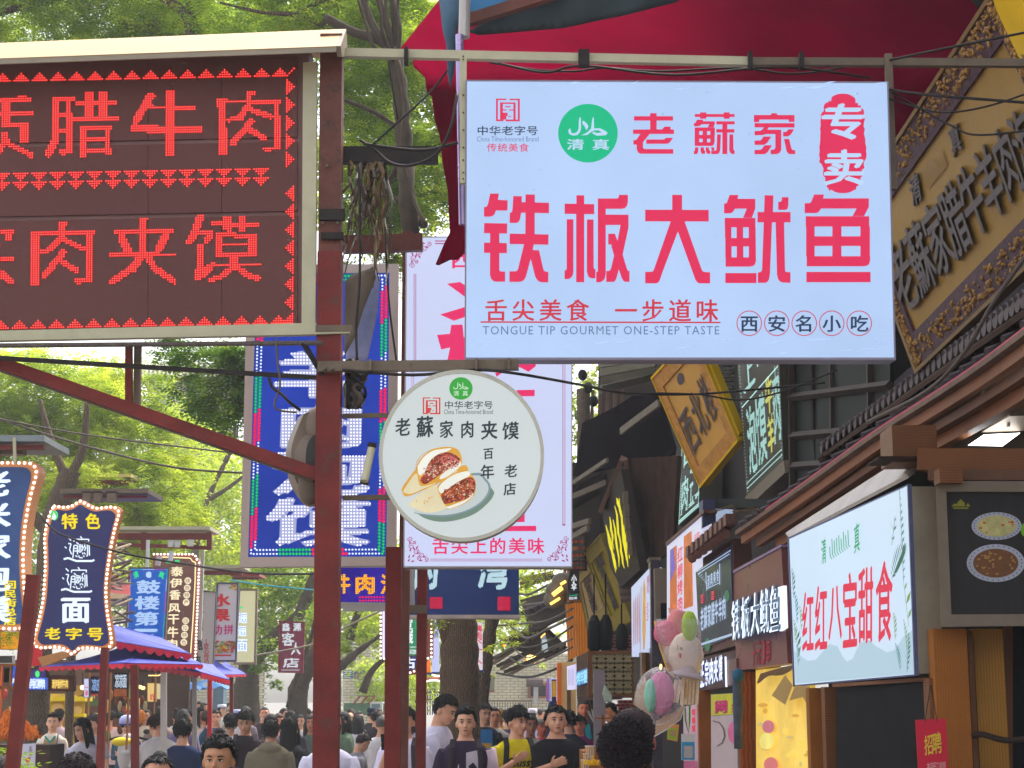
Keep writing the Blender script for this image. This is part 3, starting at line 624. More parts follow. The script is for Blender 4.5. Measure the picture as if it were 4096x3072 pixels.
def scroll(pl,par,ox,oy,sx,sy,m,s=1.0):
 def spiral(cx,cy,r,a0,turns=1.4):
  P=[]
  for i in range(14):
   t=i/13;a=a0+turns*2*math.pi*t;q=r*(1-.75*t);P.append((ox+sx*(cx+q*math.cos(a))*s,oy+sy*(cy+q*math.sin(a))*s))
  return P
 for(cx,cy,r,a0)in((15,118,14,3),(22,82,16,1),(45,55,15,0),(72,40,15,2),(95,18,12,4),(35,100,9,5),(60,22,12,1)):
  stroke(pl,spiral(cx,cy,r,a0),3.2*s,m,par,'ornament')
 for(x,y,a)in((8,12,.8),(26,8,.3),(10,30,1.3),(30,34,.8),(52,48,.9),(16,62,1.4),(66,12,.2),(48,75,1.0),(34,70,1.9),(84,30,.5),(14,98,1.7)):
  c,d=math.cos(a),math.sin(a);L=13*s;W=4.5*s
  sheet(pl,[(ox+sx*(x*s-c*L*.6),oy+sy*(y*s-d*L*.6)),(ox+sx*(x*s-d*W),oy+sy*(y*s+c*W)),(ox+sx*(x*s+c*L),oy+sy*(y*s+d*L)),(ox+sx*(x*s+d*W),oy+sy*(y*s-c*W))],m,par,'ornament',.0045)
scroll(PT,tw,1628,2252,1,-1,M_MAG,.82);scroll(PT,tw,2276,2250,-1,-1,M_MAG,.82);scroll(PT,tw,1636,962,1,1,M_MAG,.85)
# blue LED sign for lamb and bread soup
bl=thing('blue_led_sign','tall blue sign with silver frame, coloured LED border and dotted white characters','sign',at(1280,2260,10))
PBs=Plane((985,1060,10),(1590,1055,10),(960,2262,10))
M_BLUE=lit('blue_sign_face',(34,62,172),.95,.3,1.2);
BO=[(990,1062),(1592,1055),(1582,2262),(960,2268)];BI=[(1026,1095),(1558,1090),(1545,2226),(992,2228)]
slab(PBs,BI,M_BLUE,bl,'sign_face',0,.01);frame(PBs,BO,BI,mat('pink_silver_frame',(196,180,172),.45,metal=.15,var=.1,scale=2),bl,'frame',.02,.1)
slab(PBs,[(995,1066),(1588,1060),(1578,2258),(966,2262)],M_DARK,bl,'box_body',-.0105,.07)
M_SG=lit('silver_character',(176,182,228),.85,.04);M_WLED=lit('white_led',(240,240,255),1.5,0,small=True)
for(ch,q)in(('羊',rect(*K1(335,90),*K1(930,425))),('肉',rect(*K1(382,440),*K1(948,775))),('泡',rect(*K1(310,785),*K1(1010,1105))),('馍',rect(*K1(275,1115),*K1(1018,1460)))):
 q=[(q[0][0]+8,q[0][1]),(q[1][0]+8,q[1][1]),(q[2][0],q[2][1]),(q[3][0],q[3][1])]
 a=text(PBs,ch,q,M_SG,bl,.004,bold=.045,ink=True,name='character')[0]
 tst=text_test(ch,q,.028,ink=True)
 xs=[p[0]for p in q];ys=[p[1]for p in q]
 dots(PBs,grid(min(xs),min(ys),max(xs),max(ys),12.4,12.8,tst),4.0,M_WLED,a,'led_dots',.008)
cols=[lit('red_led',(250,40,90),1.1,0,small=True),lit('green_led',(30,230,130),1.0,0,small=True),lit('white_blue_led',(215,228,255),1.3,0,small=True)]
glow=[mat('red_strip',(190,10,60),.6,emit=(200,8,70),k=.8,var=0),mat('green_led_glow',(0,110,70),.6,emit=(0,120,80),k=.8,var=0),None]  # emissive squares paint the red and green glow around border LEDs
def led_border(pl,par,corners,inset_rows,step,r,seq,seg,white=None):
 """seq: colour index per segment of the walk round the border"""
 for row in range(len(inset_rows)):
  P=inset_rows[row];pts=along(P,step,True);groups={0:[],1:[],2:[]}
  for i,p in enumerate(pts):groups[seq[int(i/len(pts)*seg)%len(seq)]].append(p)
  for k,g in groups.items():
   if g:dots(pl,g,r,cols[k],par,'border_leds',.008)
   if g and glow[k]is not None and r>2:dots(pl,g,r*2.0,glow[k],par,'led_glow',.004,n=4)
def inset(B,t0):
 cx=sum(p[0]for p in B)/4;cy=sum(p[1]for p in B)/4
 return[(x+(t0 if x<cx else-t0),y+(t0 if y<cy else-t0))for x,y in B]
led_border(PBs,bl,None,[inset(BI,12),inset(BI,28)],13.2,4.3,[2,0,1,2,0,1],24)
# wires and cloth near the camera
def wire(name,label,pts,r,m=M_CABLE,cat='cable',parent=None,k=5):
 P=smooth_pts([tuple(at(*p))for p in pts],k)
 if parent is not None:return mk(name,MB().tube(P,r,6),m,parent,smooth=True)
 return mk(name,MB().tube(P,r,6),m,None,smooth=True,label=label,cat=cat)
W=wire
W('cable','thick black wire sagging in front of the golden plaque at the upper right',[(3560,240,7.4),(3800,190,7.2),(4200,110,7)],.006)
W('cable','second black wire crossing the golden plaque and looping down',[(3570,370,7.4),(3800,500,7.2),(3920,540,7.1),(4200,510,7)],.005)
W('cable','doubled dark wire running level across the golden plaque',[(3560,358,7.4),(3700,378,7.2),(4200,418,7)],.007)
W('cable','thin wire bowed between the doubled wire and the right edge',[(3560,395,7.4),(3750,448,7.2),(3950,425,7.1),(4200,340,7)],.0045)
W('cable','bundle of wires drooping below the pale rail above the squid sign',[(1990,252,7.5),(2180,290,7.5),(2330,262,7.5),(2700,300,7.5),(3120,268,7.5),(3480,312,7.5)],.006)
W('cable','second wire of the bundle below the pale rail',[(1960,250,7.52),(2150,280,7.52),(2300,285,7.52),(2420,272,7.52),(2640,285,7.52),(2950,272,7.52),(3200,295,7.52),(3520,240,7.5)],.005)
W('cable','dusty cable below the white squid sign running on to the right',[(1370,1480,7.3),(1650,1500,7.3),(1900,1480,7.3),(2070,1495,7.3),(2300,1535,8),(2500,1572,9),(2750,1578,10),(3000,1560,10),(3300,1530,10)],.007)
W('cable','thin wire crossing in front of the small golden plaque',[(2600,1572,9.5),(2800,1578,9.5),(2950,1600,9.5),(3110,1572,9.5),(3350,1480,9.5)],.005)
W('cable','dark cable loop hanging between the bracket arm and the red cloth',[(1440,560,7.3),(1500,600,7.3),(1560,650,7.3),(1640,662,7.3),(1740,620,7.3),(1800,520,7.3),(1830,370,7.4)],.007)
W('cable','long cable rising from the bracket arm to the torn blue cloth',[(1490,580,7.3),(1600,480,7.3),(1720,370,7.4),(1790,280,7.4)],.005)
W('cable','grey cable from the bracket arm up to the white sign upright',[(1455,575,7.3),(1560,590,7.3),(1700,600,7.3),(1832,570,7.3)],.007)
W('cable','slack wire reaching up from bracket arm toward the tree bundle',[(1550,235,7.6),(1570,350,7.6),(1590,480,7.6)],.005)
W('cable','vertical wire hanging beside the brown post',[(1436,660,7.35),(1440,900,7.35),(1438,1130,7.35),(1425,1300,7.35),(1428,1440,7.35)],.006)
W('cable','second vertical wire hanging left of the tall white sign',[(1545,650,7.6),(1540,900,7.6),(1555,1200,7.6),(1585,1440,7.6)],.005)
W('twisted_cable','twisted lead dropping from the conduit to the loudspeaker',[(1105,1355,7.3),(1110,1450,7.3),(1120,1540,7.3),(1100,1630,7.3),(1185,1650,7.35)],.005,M_CABLE2)
W('twisted_cable','tangled dark lead over the blue sign ending at the loudspeaker',[(1075,1510,7.3),(1090,1550,7.3),(1130,1580,7.3),(1160,1610,7.3),(1200,1640,7.35)],.007,M_CABLE)
W('cable','upper overhead wire crossing the pale green trees at left',[(-100,1655,12),(200,1715,12),(500,1760,12),(960,1815,12)],.006,M_CABLE2)
W('cable','lower overhead wire crossing the pale green trees at left',[(-100,1640,12),(100,1710,12),(400,1800,12),(700,1870,12),(990,1893,12)],.008,M_CABLE2)
W('cable','dark overhead wire passing from the noodle sign to the brown post',[(170,2075,14),(250,2140,14),(480,2210,14),(700,2250,14),(1000,2292,13),(1290,2295,12)],.009)
W('cable','turquoise wire strung below the dark overhead wire',[(925,2320,18),(1050,2340,18),(1280,2362,18)],.007,mat('turquoise_cable',(70,180,200),.5))
W('cable','pale rope sloping up behind the red LED column sign',[(1020,2622,20),(1150,2600,20),(1270,2570,20),(1400,2500,20),(1530,2440,20)],.012,mat('rope',(160,150,130),.8))
W('cable','long grey cable drooping along the tiled eave',[(3470,1690,9.5),(3700,1570,9),(3850,1420,8.5),(3980,1200,8.2),(4120,1000,8)],.012,M_CABLE2)
t=thing('tube_lamp','slanted pale tube lamp hanging between loudspeaker post and round sign','lamp',at(1475,1850,7.35))
mk('tube',MB().tube([at(1488,1785,7.35),at(1458,1925,7.3)],.017,12),M_CREAM,t)
for a,b in(((1490,1772),(1487,1790)),((1461,1915),(1456,1938))):mk('end_cap',MB().tube([at(*a,7.35),at(*b,7.35)],.02,12),M_DARK,t)
t=thing('bracket_clutter','dark bundle of junction cables strapped behind the brown post above the round sign','cable bundle',at(1400,1500,7.5))
rs=random.Random(9)
for i in range(9):
 x=1385+rs.uniform(0,60);P=[tuple(at(x+rs.uniform(-25,25),1440+k*38,7.5+rs.uniform(-.04,.04)))for k in range(6)]
 mk('cable',MB().tube(smooth_pts(P,3),rs.uniform(.006,.014),6),M_CABLE if i%3 else M_CABLE2,t)
mk('junction_box',MB().box(at(1410,1585,7.5),(.07,.05,.1),.3),M_DARK,t)
t=thing('dry_twig_tangle','tangle of dry brown vines hanging from the bracket arm beside the post','vines',at(1470,650,7.5))
for i in range(26):
 x=1395+rs.uniform(0,150);y=640;P=[(x,y,7.5)]
 L_=rs.uniform(150,520)
 for k in range(6):x+=rs.uniform(-28,24);y+=L_/6;P.append((x,y,7.5+rs.uniform(-.1,.15)))
 mk('vine',MB().tube(smooth_pts([tuple(at(*p))for p in P],3),[.008-.0003*q for q in range(19)],5),mat('dry_vine',(112,92,66),.9,var=.3,scale=30)if i%3 else M_CABLE2,t)
M_SPK=mat('speaker_shell',(140,126,112),.55,var=.16,scale=4,bump=.1)
t=thing('horn_loudspeaker','tan rounded loudspeaker with dark grille fixed behind the brown post','loudspeaker',at(1240,2000,7.55))
sc_=at(1238,1872,7.6)
P=[(1215,1655),(1180,1740),(1165,1800),(1170,1860),(1182,1920),(1215,1980),(1245,2012),(1275,2016),(1330,1990),(1340,1680),(1290,1640)]
PS=Plane((1200,1640,7.5),(1340,1640,7.56),(1200,2010,7.5))
mk('shell',MB().prism(PS.pts(ccw(PS,smooth_pts(P+[P[0]],3)[:-1])),-PS.n*.1),M_SPK,t)
mk('upper_shell',MB().ell(at(1275,1705,7.55),(.075,.06,.09),20,14),M_SPK,t,smooth=True)
mk('lower_shell',MB().ell(at(1235,1850,7.53),(.085,.06,.13),20,14),M_SPK,t,smooth=True)
mk('grille',MB().ell(at(1262,1832,7.48),(.045,.03,.105),20,14),mat('speaker_grille',(62,60,58),.6,var=.2,scale=200),t,smooth=True)
mk('base_cup',MB().ell(at(1240,1945,7.5),(.055,.05,.085),16,12),mat('speaker_base',(110,96,84),.6,var=.25),t,smooth=True)
M_PLAS=mat('torn_plastic',(150,160,205),.35,var=.25,scale=5,bump=.3,bscale=12)
def cloth(name,label,poly,Y,m,cat='cloth',amp=.03,parent=None,dY=None,seed=1,cell=36):
 """a hanging sheet with folds: outline in pixels, filled by a grid, pushed in and out"""
 xs=[p[0]for p in poly];ys=[p[1]for p in poly];bm=bmesh.new()
 vs_=[bm.verts.new((x,y,0))for x,y in poly];bm.faces.new(vs_)
 bmesh.ops.triangulate(bm,faces=bm.faces[:])
 for _ in range(3):
  long=[e for e in bm.edges if e.calc_length()>cell]
  if not long:break
  bmesh.ops.subdivide_edges(bm,edges=long,cuts=1);bmesh.ops.triangulate(bm,faces=bm.faces[:])
 for v in bm.verts:
  x,y=v.co.x,v.co.y;w=dY(x,y)if dY else Y
  w+=amp*math.sin(x/34+y/160+seed)+amp*.8*noise.noise(Vector((x/120,y/200,seed)))
  v.co=at(x,y,w)
 me=bpy.data.meshes.new(name);bm.to_mesh(me);bm.free()
 me.polygons.foreach_set('use_smooth',[True]*len(me.polygons));me.materials.append(m)
 o=link(name,me,parent,label,cat);md=o.modifiers.new('thick','SOLIDIFY');md.thickness=.004;return o
cloth('plastic_sheet','torn translucent blue-white plastic sheet wedged behind the brown post',[(1385,1250),(1400,1150),(1420,1110),(1492,1078),(1520,1110),(1510,1250),(1470,1440),(1385,1440)],8.2,M_PLAS,seed=3)
cloth('plastic_sheet','dusty brown plastic bag hood above the torn blue sheet',[(1380,1125),(1410,1100),(1480,1075),(1492,1065),(1505,1110),(1450,1250),(1420,1350),(1380,1420)],8.1,mat('dusty_bag',(110,104,92),.7,var=.2),seed=4)
M_TARP=mat('red_tarp',(116,0,36),.9,var=.22,scale=1.1,bump=.9,bscale=2.5,spec=0)
def tarpY(x,y):return 8.3+(x-1600)*.0012+max(0,(330-y))*.004
cloth('red_tarp','wide crimson cloth canopy stretched above and behind the white squid sign',[(1700,-260),(1756,0),(1604,190),(1612,212),(1648,215),(1655,265),(1700,305),(1710,372),(1730,385),(1740,480),(1760,540),(1772,610),(1850,620),(2000,560),(2400,520),(3000,560),(3500,600),(3860,400),(4200,380),(4300,-260)],8.3,M_TARP,'tarp',amp=.03,dY=tarpY,seed=2,cell=60)
cloth('red_tarp','ragged crimson strip hanging down the left edge of the white squid sign',[(1765,560),(1862,560),(1862,1010),(1830,1040),(1800,1040),(1755,1062),(1742,1058),(1775,980),(1800,930),(1790,760),(1768,640)],7.9,M_TARP,'tarp',amp=.015,seed=6)
cloth('blue_tarp','narrow torn grey-blue cloth hanging in front of the red canopy',[(1752,-40),(1860,-60),(1858,60),(1830,110),(1822,180),(1820,250),(1815,290),(1800,350),(1790,300),(1785,180),(1770,120),(1765,60)],7.9,mat('grey_blue_tarp',(74,104,128),.65,var=.15),'tarp',seed=8)
cloth('blue_tarp','blue cloth corner stretched over the brown beam at the top',[(1856,-80),(1862,90),(1960,62),(2230,-20),(2300,-120)],8.0,mat('sky_blue_tarp',(60,120,165),.6,var=.12),'tarp',amp=.01,seed=9)
cloth('dark_tarp','dark green-black tarpaulin wedge between brown beam and red canopy',[(1870,125),(1915,140),(2250,112),(2500,60),(2700,10),(2800,-60),(2500,-160),(2100,0)],8.05,mat('dark_tarp',(44,54,58),.6,var=.2),'tarp',amp=.01,seed=11)
bar('canopy_beam','brown square beam slanting up from the top of the white sign upright',(1842,92,7.9),(2330,-60,7.8),.05,.055,M_POSTB)
# golden plaque, leaning out over the street
M_GOLD=mat('gold_lacquer',(158,122,58),.45,var=.12,scale=3,bump=.2,bscale=60)
M_CARVE=mat('carved_gilding',(150,112,60),.45,metal=.3,var=.45,scale=26,bump=.6,bscale=40)
M_CARVE2=mat('carved_purple',(84,62,70),.6,var=.4,scale=20,bump=.4)
M_YEL=mat('yellow_lacquer',(222,178,22),.4,var=.08,scale=4)
M_LETT=mat('grey_bronze',(96,86,88),.5,var=.2,scale=14)
def plaque(label,C,bw,thick,face,border,edge,lumps,lett):
 t=thing('hanging_plaque',label,'signboard',at(*C[3]));pl=Plane(C[0],C[1],C[3]);O=[(c[0],c[1])for c in C]
 I=[]
 for(u,v)in((bw[0],bw[1]),(1-bw[0],bw[1]),(1-bw[0],1-bw[1]),(bw[0],1-bw[1])):I.append(bil(O,u,v))
 slab(pl,I,face,t,'board',0,thick*.7);frame(pl,O,I,border,t,'border',.02,thick)
 E=[bil(O,-.012,-.02),bil(O,1.012,-.02),bil(O,1.012,1.02),bil(O,-.012,1.02)]
 frame(pl,E,O,edge,t,'edge_moulding',.035,thick+.01)
 I2=[bil(I,.012,.03),bil(I,.988,.03),bil(I,.988,.97),bil(I,.012,.97)]
 frame(pl,I,I2,border,t,'inner_moulding',.02,.018)
 if lumps:
  q=random.Random(4);mb=MB()
  for i in range(lumps):
   s_=q.choice((0,1,2,3));a=q.random();w=q.uniform(.12,.88)
   u,v=((a,bw[1]*w),(1-bw[0]*w,a),(a,1-bw[1]*w),(bw[0]*w,a))[s_]
   x,y=bil(O,u,v);r=q.uniform(.007,.017);c=pl.at(x,y,.022)
   mb.ell(c,(r,r,r*q.uniform(.5,1.8)),6,4,Matrix.Rotation(q.uniform(0,3),3,'Y'))
  mk('carved_relief',mb,M_CARVE,t,kind='stuff')
 return t,pl,O
C=[(3420,823,10.8),(3966,-15,7.9),(4372,797,7.9),(3662,1475,10.8)]
t,pl,O=plaque('huge golden carved plaque with raised brush characters leaning out at the upper right',C,(.035,.15),.09,M_GOLD,M_CARVE2,M_YEL if False else mat('dull_gilt_edge',(130,104,66),.5,var=.2),1500,None)
q0=[Z3(1375,1505),Z3(2199,605),Z3(2329,975),Z3(1505,1875)]
text(pl,'老蘇家腊牛羊肉泡',q0,M_LETT,t,.0,thick=.03,bold=.012,gap=.04,each=True)
for ch,a in(('清',(1565,1120)),('真',(1800,825))):
 c=Z3(*a);text(pl,ch,[(c[0]-30,c[1]-35),(c[0]+10,c[1]-75),(c[0]+30,c[1]+35),(c[0]-5,c[1]+70)],M_LETT,t,.0,thick=.02,bold=.02,name='character')
for k in range(14):
 x,y=Z3(1615+k*8,1050-k*10);stroke(pl,[(x,y-25-20*math.sin(k*.5)),(x+22,y+45)],5,mat('gilt_script',(150,112,50),.4),t,'script_stroke',.008+k*.0003)
yl=thing('yellow_board_end','bright yellow painted end board beside the tip of the golden plaque','board',at(4020,100,7.8))
py_=Plane((3960,-60,7.75),(4100,240,7.75),(3900,-60,7.9));slab(py_,[(3955,-60),(4060,-60),(4150,130),(4150,330),(4072,225),(3985,40)],M_YEL,yl,'board',0,.04)
C=[(2607,1517,17),(2770,1338,16.4),(2945,1760,16.2),(2796,1943,17)]
M_GOLD2=mat('amber_lacquer',(206,154,76),.45,var=.1,scale=2.5)
t,pl,O=plaque('smaller amber plaque with bright yellow side edge and three thin characters',C,(.12,.1),.14,M_GOLD2,mat('amber_border',(190,134,66),.5,var=.25,scale=12,bump=.3),M_YEL,0,None)
text(pl,'西北楼',[bil(O,.12,.42),bil(O,.95,.3),bil(O,.95,.68),bil(O,.12,.78)],M_LETT,t,0,thick=.02,bold=.004,gap=.2,each=True)
sheet(pl,[(a+0,b)for a,b in circ(2722,1516,14,24,20)],M_LETT,t,'emblem',.006)
slab(pl,[bil(O,1.012,-.02),bil(O,1.1,-.06),bil(O,1.1,.98),bil(O,1.012,1.02)],M_YEL,t,'side_edge',-.01,.1)
for lab,C,f,b in(('plain tan plaque below the tall white sign, left of the olive one',[(2306,2307,24),(2361,2249,23.6),(2430,2455,23.6),(2347,2516,24)],mat('tan_board',(176,150,100),.6,var=.12),mat('tan_border',(150,132,74),.6,var=.15)),('tilted olive-yellow plaque with thin writing, right of the tan one',[(2338,2216,22.5),(2403,2142,22),(2522,2478,22),(2452,2519,22.5)],mat('olive_board',(158,138,38),.55,var=.15),mat('olive_border',(150,130,52),.6,var=.15))):
 t,pl,O=plaque(lab,C,(.12,.13),.1,f,b,b,0,None)
 text(pl,'清真',[bil(O,.3,.12),bil(O,.75,.12),bil(O,.75,.3),bil(O,.3,.3)],M_LETT,t,0,thick=.01,bold=.01,name='lettering')
 text(pl,'老马家肉',[bil(O,.35,.3),bil(O,.6,.3),bil(O,.62,.8),bil(O,.38,.8)],M_LETT,t,0,thick=.02,bold=.02,vert=True,each=True)
# LED signs along the right upper storey
M_GLED=lit('pale_led',(176,232,226),1.25,0,small=True);M_YLED=lit('yellow_led',(232,232,110),1.1,0,small=True);M_LBK=mat('led_backing',(62,56,48),.6,var=.15)
def led_sign(label,C,items,depth=.25,dot=(7,7),edge=True,fr=M_DARK,cat='sign',bp=0):
 t=thing('led_sign',label,cat,at(*C[3]));pl=Plane(C[0],C[1],C[3]);O=[(c[0],c[1])for c in C]
 slab(pl,O,M_LBK,t,'panel',0,depth);
 for(s,q,m,bold,ink)in items:
  Q=[bil(O,q[0],q[1]),bil(O,q[2],q[1]),bil(O,q[2],q[3]),bil(O,q[0],q[3])];tst=text_test(s,Q,bold,ink=ink)
  P=[];nu=int((q[2]-q[0])*math.hypot(O[1][0]-O[0][0],O[1][1]-O[0][1])/dot[0]);nv=int((q[3]-q[1])*math.hypot(O[3][0]-O[0][0],O[3][1]-O[0][1])/dot[1])
  for i in range(nu+1):
   for j in range(nv+1):
    x,y=bil(Q,i/max(nu,1),j/max(nv,1))
    if tst(x,y):P.append((x,y))
  dots(pl,P,min(dot)*.42,m,t,'led_character',.01)
 if edge:
  for row in(.03,.055):
   P=[bil(O,a/bp if False else u,v)for u,v in[(i/50,1-row)for i in range(2,49)]]
   dots(pl,P,min(dot)*.4,M_GLED,t,'border_leds',.01)
  dots(pl,[bil(O,.04,i/60)for i in range(60)]+[bil(O,.96,i/60)for i in range(60)],min(dot)*.35,M_GLED,t,'border_leds',.01)
 return t,pl,O
C=[(2930,1180,16.5),(3095,950,14),(3134,1841,14),(2985,1983,16.5)]
t,pl,O=led_sign('dark sign with columns of pale green and yellow LED characters beside the amber plaque',C,[('上',(.1,.36,.4,.52),M_GLED,.02,True),('家',(.45,.32,.75,.48),M_GLED,.02,True),('肉',(.78,.3,.98,.44),M_YLED,.02,True),('泡',(.12,.6,.34,.93),M_GLED,.02,True),('馍',(.34,.6,.6,.93),M_GLED,.02,True),('牛',(.62,.56,.8,.74),M_YLED,.02,True),('羊',(.62,.74,.8,.92),M_YLED,.02,True),('肉',(.8,.55,.97,.9),M_GLED,.02,True)],dot=(4.6,6))
dots(pl,[bil(O,i/60,.57-.0*i)for i in range(3,58)],2.3,M_GLED,t,'border_leds',.01)
slab(pl,[bil(O,-.03,1.0),bil(O,1.0,1.0),bil(O,1.03,1.06),bil(O,-.01,1.06)],M_STEEL,t,'bottom_trim',.02,.27)
C=[(2725,1790,20),(2800,1700,18.5),(2797,2030,18.5),(2712,2105,20)]
led_sign('small dark LED sign with green-white characters partly behind the amber plaque',C,[('面',(.15,.05,.85,.3),M_GLED,.02,True),('肉',(.1,.42,.45,.9),M_GLED,.02,True),('五',(.5,.42,.75,.9),M_GLED,.02,True),('工',(.78,.4,.98,.85),M_GLED,.02,True)],dot=(4.6,5))
t=thing('neon_sign','dark board with tall yellow neon brush strokes above the olive plaque','sign',at(2540,2330,19))
pn=Plane((2400,2050,20.5),(2560,1900,19),(2430,2350,20.5))
slab(pn,[K6(650,1120),K6(800,880),K6(940,1620),K6(800,1750),K6(720,1600)],mat('neon_board',(44,32,26),.6,var=.2),t,'panel',0,.1)
M_NEON=lit('yellow_neon',(226,214,24),1.1,.1,8)
q=random.Random(12)
for k,(x0,y0,x1,y1)in enumerate(((688,1290,735,1500),(705,1330,760,1640),(720,1230,745,1470),(745,1250,790,1600),(758,1150,800,1480),(770,1090,790,1180),(785,1090,815,1330),(800,1180,835,1550),(815,1290,850,1600),(832,1350,862,1540),(735,1480,770,1620),(790,1400,822,1610))):
 P=[K6(x0+(x1-x0)*i/5+q.uniform(-5,5),y0+(y1-y0)*i/5)for i in range(6)]
 mk('neon_stroke',MB().tube([tuple(pn.at(p[0],p[1],.04))for p in P],[.004,.01,.013,.012,.009,.003],6),M_NEON,t)
for k in range(5):
 a=K6(810+k*8,1090+k*95);mk('bracket_plate',MB().box(pn.at(a[0]+12,a[1],.01),(.06,.12,.14)),M_STEEL,t)
# the right-hand building: upper wall, planks, eaves
def fy(px):return 2.83/((px-2048)/F+.077)
bld=thing('timber_building','dark timber building with tiled eaves filling the right side above the stalls','building',(3.4,14,0))
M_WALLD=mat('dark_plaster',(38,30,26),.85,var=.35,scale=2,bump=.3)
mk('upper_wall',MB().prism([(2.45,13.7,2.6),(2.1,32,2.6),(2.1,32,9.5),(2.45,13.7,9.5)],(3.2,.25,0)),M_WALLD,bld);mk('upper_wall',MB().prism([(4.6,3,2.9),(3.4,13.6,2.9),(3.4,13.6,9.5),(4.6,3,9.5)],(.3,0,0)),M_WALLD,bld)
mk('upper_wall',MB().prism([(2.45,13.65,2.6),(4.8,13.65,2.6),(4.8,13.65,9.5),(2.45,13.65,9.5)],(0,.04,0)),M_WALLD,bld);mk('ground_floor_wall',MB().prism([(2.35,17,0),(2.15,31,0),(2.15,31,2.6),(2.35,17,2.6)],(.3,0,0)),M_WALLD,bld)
mk('shade_roof_slab',MB().prism([(2.3,3,9.55),(2.3,32,9.55),(6,32,9.55),(6,3,9.55)],(0,0,.2)),M_WALLD,bld)  # unseen overhanging roof, added to shade the right side
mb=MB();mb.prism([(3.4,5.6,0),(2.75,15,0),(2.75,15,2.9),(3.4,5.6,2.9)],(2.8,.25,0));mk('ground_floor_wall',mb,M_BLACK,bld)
def pxpoly_thing(parent,name,P,m,thick=.05,vec=None):
 V=[at(*p)for p in P];n=(V[1]-V[0]).cross(V[2]-V[0]).normalized()
 if n.dot(CAM-V[0])<0:n.negate();
 a=(V[1]-V[0]).cross(V[2]-V[0])
 if a.dot(CAM-V[0])<0:V=V[::-1]
 return mk(name,MB().prism(V,-n*thick),m,parent)
gb=thing('timber_gable','dark brown plank gable leaning between the neon sign and the small LED sign','building front',at(2620,2700,20))
for k in range(7):
 u0,u1=k/7,(k+.95)/7
 a,b=K6(820+400*u0,800+-20*u0),K6(820+400*u1,800-20*u1);c,d=K6(950+230*u0,1620-150*u0),K6(950+230*u1,1620-150*u1)
 pxpoly_thing(gb,'plank',[(a[0],a[1],20-u0),(b[0],b[1],20-u1),(d[0],d[1],20-u1),(c[0],c[1],20-u0)],M_DKWOOD,.06)
for k,(x0,y0,x1,y1)in enumerate(((808,800,650,1180),(830,800,940,1640))):
 mk('edge_board',MB().beam(at(*K6(x0,y0),19.9),at(*K6(x1,y1),20.3),.05,.16,(0,1,0)),mat('edge_wood',(112,80,62),.6,var=.2,scale=5),gb)
for k in range(6):
 u0,u1=k/6,(k+.93)/6;pxpoly_thing(gb,'plank',[(*K8(900+150*u0,200+40*u0),20.2),(*K8(900+150*u1,200+40*u1),20.2),(*K8(960+180*u1,630-60*u1),20.2),(*K8(960+180*u0,630-60*u0),20.2)],mat('worn_plank',(128,104,92),.7,var=.25,scale=6,stripes=('Z',4,3,(100,80,70))),.05)
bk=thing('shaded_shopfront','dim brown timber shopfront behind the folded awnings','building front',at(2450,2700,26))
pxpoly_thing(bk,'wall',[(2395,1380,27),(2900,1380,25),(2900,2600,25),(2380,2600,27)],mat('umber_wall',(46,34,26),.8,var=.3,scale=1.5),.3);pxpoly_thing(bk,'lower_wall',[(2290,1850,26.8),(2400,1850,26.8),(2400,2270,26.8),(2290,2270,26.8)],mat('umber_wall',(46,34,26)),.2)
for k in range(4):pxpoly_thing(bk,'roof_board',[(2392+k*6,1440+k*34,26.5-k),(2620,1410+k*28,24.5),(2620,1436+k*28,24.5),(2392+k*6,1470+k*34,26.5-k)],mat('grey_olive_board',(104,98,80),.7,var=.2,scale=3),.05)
for k in range(5):mk('post',MB().beam(at(2372+k*30,1560,25.5),at(2366+k*30,1690,25.5),.05,.05,(0,1,0)),mat('edge_wood',(112,80,62),.6,var=.2,scale=5),bk)
for k in range(3):mk('dark_lantern',MB().ell(at(2330+k*22,1500+k*52,25),(.07,.07,.09),10,8),M_BLACK,bk)
cloth('awning','black-purple folded awning jutting over the street beside the amber plaque',[K6(515,540),K6(760,420),K6(880,340),K6(1080,330),K6(1110,400),K6(1210,720),K6(1200,775),K6(800,780),K6(700,800),K6(445,935),K6(470,850)],19,mat('purple_black_cloth',(24,17,22),.95,var=.3,spec=0),'awning',amp=.05,dY=lambda x,y:21-(x-2300)*.004)
bar('folding_strut','pale folding arm under the black-purple awning',(*K6(800,600),19.4),(*K6(1080,390),18.4),.03,.08,M_STEEL)
bar('folding_strut','long pale lower lip of the black-purple awning',(*K6(445,980),20.8),(*K6(700,810),19.5),.03,.05,M_STEEL)
cloth('awning','dark lower awning with a pale edge behind the tall white sign',[K6(440,1000),K6(690,900),K6(700,970),K6(650,1060),K6(440,1180)],22,mat('brown_black_cloth',(36,26,24),.95,var=.2,spec=0),'awning',amp=.04)
for k,(a,b,c,d)in enumerate(((445,1080,695,975),(440,1300,570,1260),(440,1380,560,1310))):
 bar('roof_rail',('grey rail under the dark lower awning','upper steel rail in front of the red shelves','second slanted steel rail in front of the red shelves')[k],(*K6(a,b),21.5),(*K6(c,d),21),.04,.07,M_STEEL)
for k in range(5):
 bar('balcony_bar','%s thin black balcony rail from the top, right of tall white sign'%('first','second','third','fourth','fifth')[k],(*K8(495,12+k*62+(k>2)*10),22.5),(*K8(620,8+k*60),22),.02,.035,M_BLACK)
sh=thing('red_shelving','shelves of thin red and orange packets behind the black rails','shelf',at(2310,2260,23.2))
mk('back_board',MB().box(at(2310,2210,23.4),(.26,.05,.5)),M_DKWOOD,sh)
q=random.Random(2)
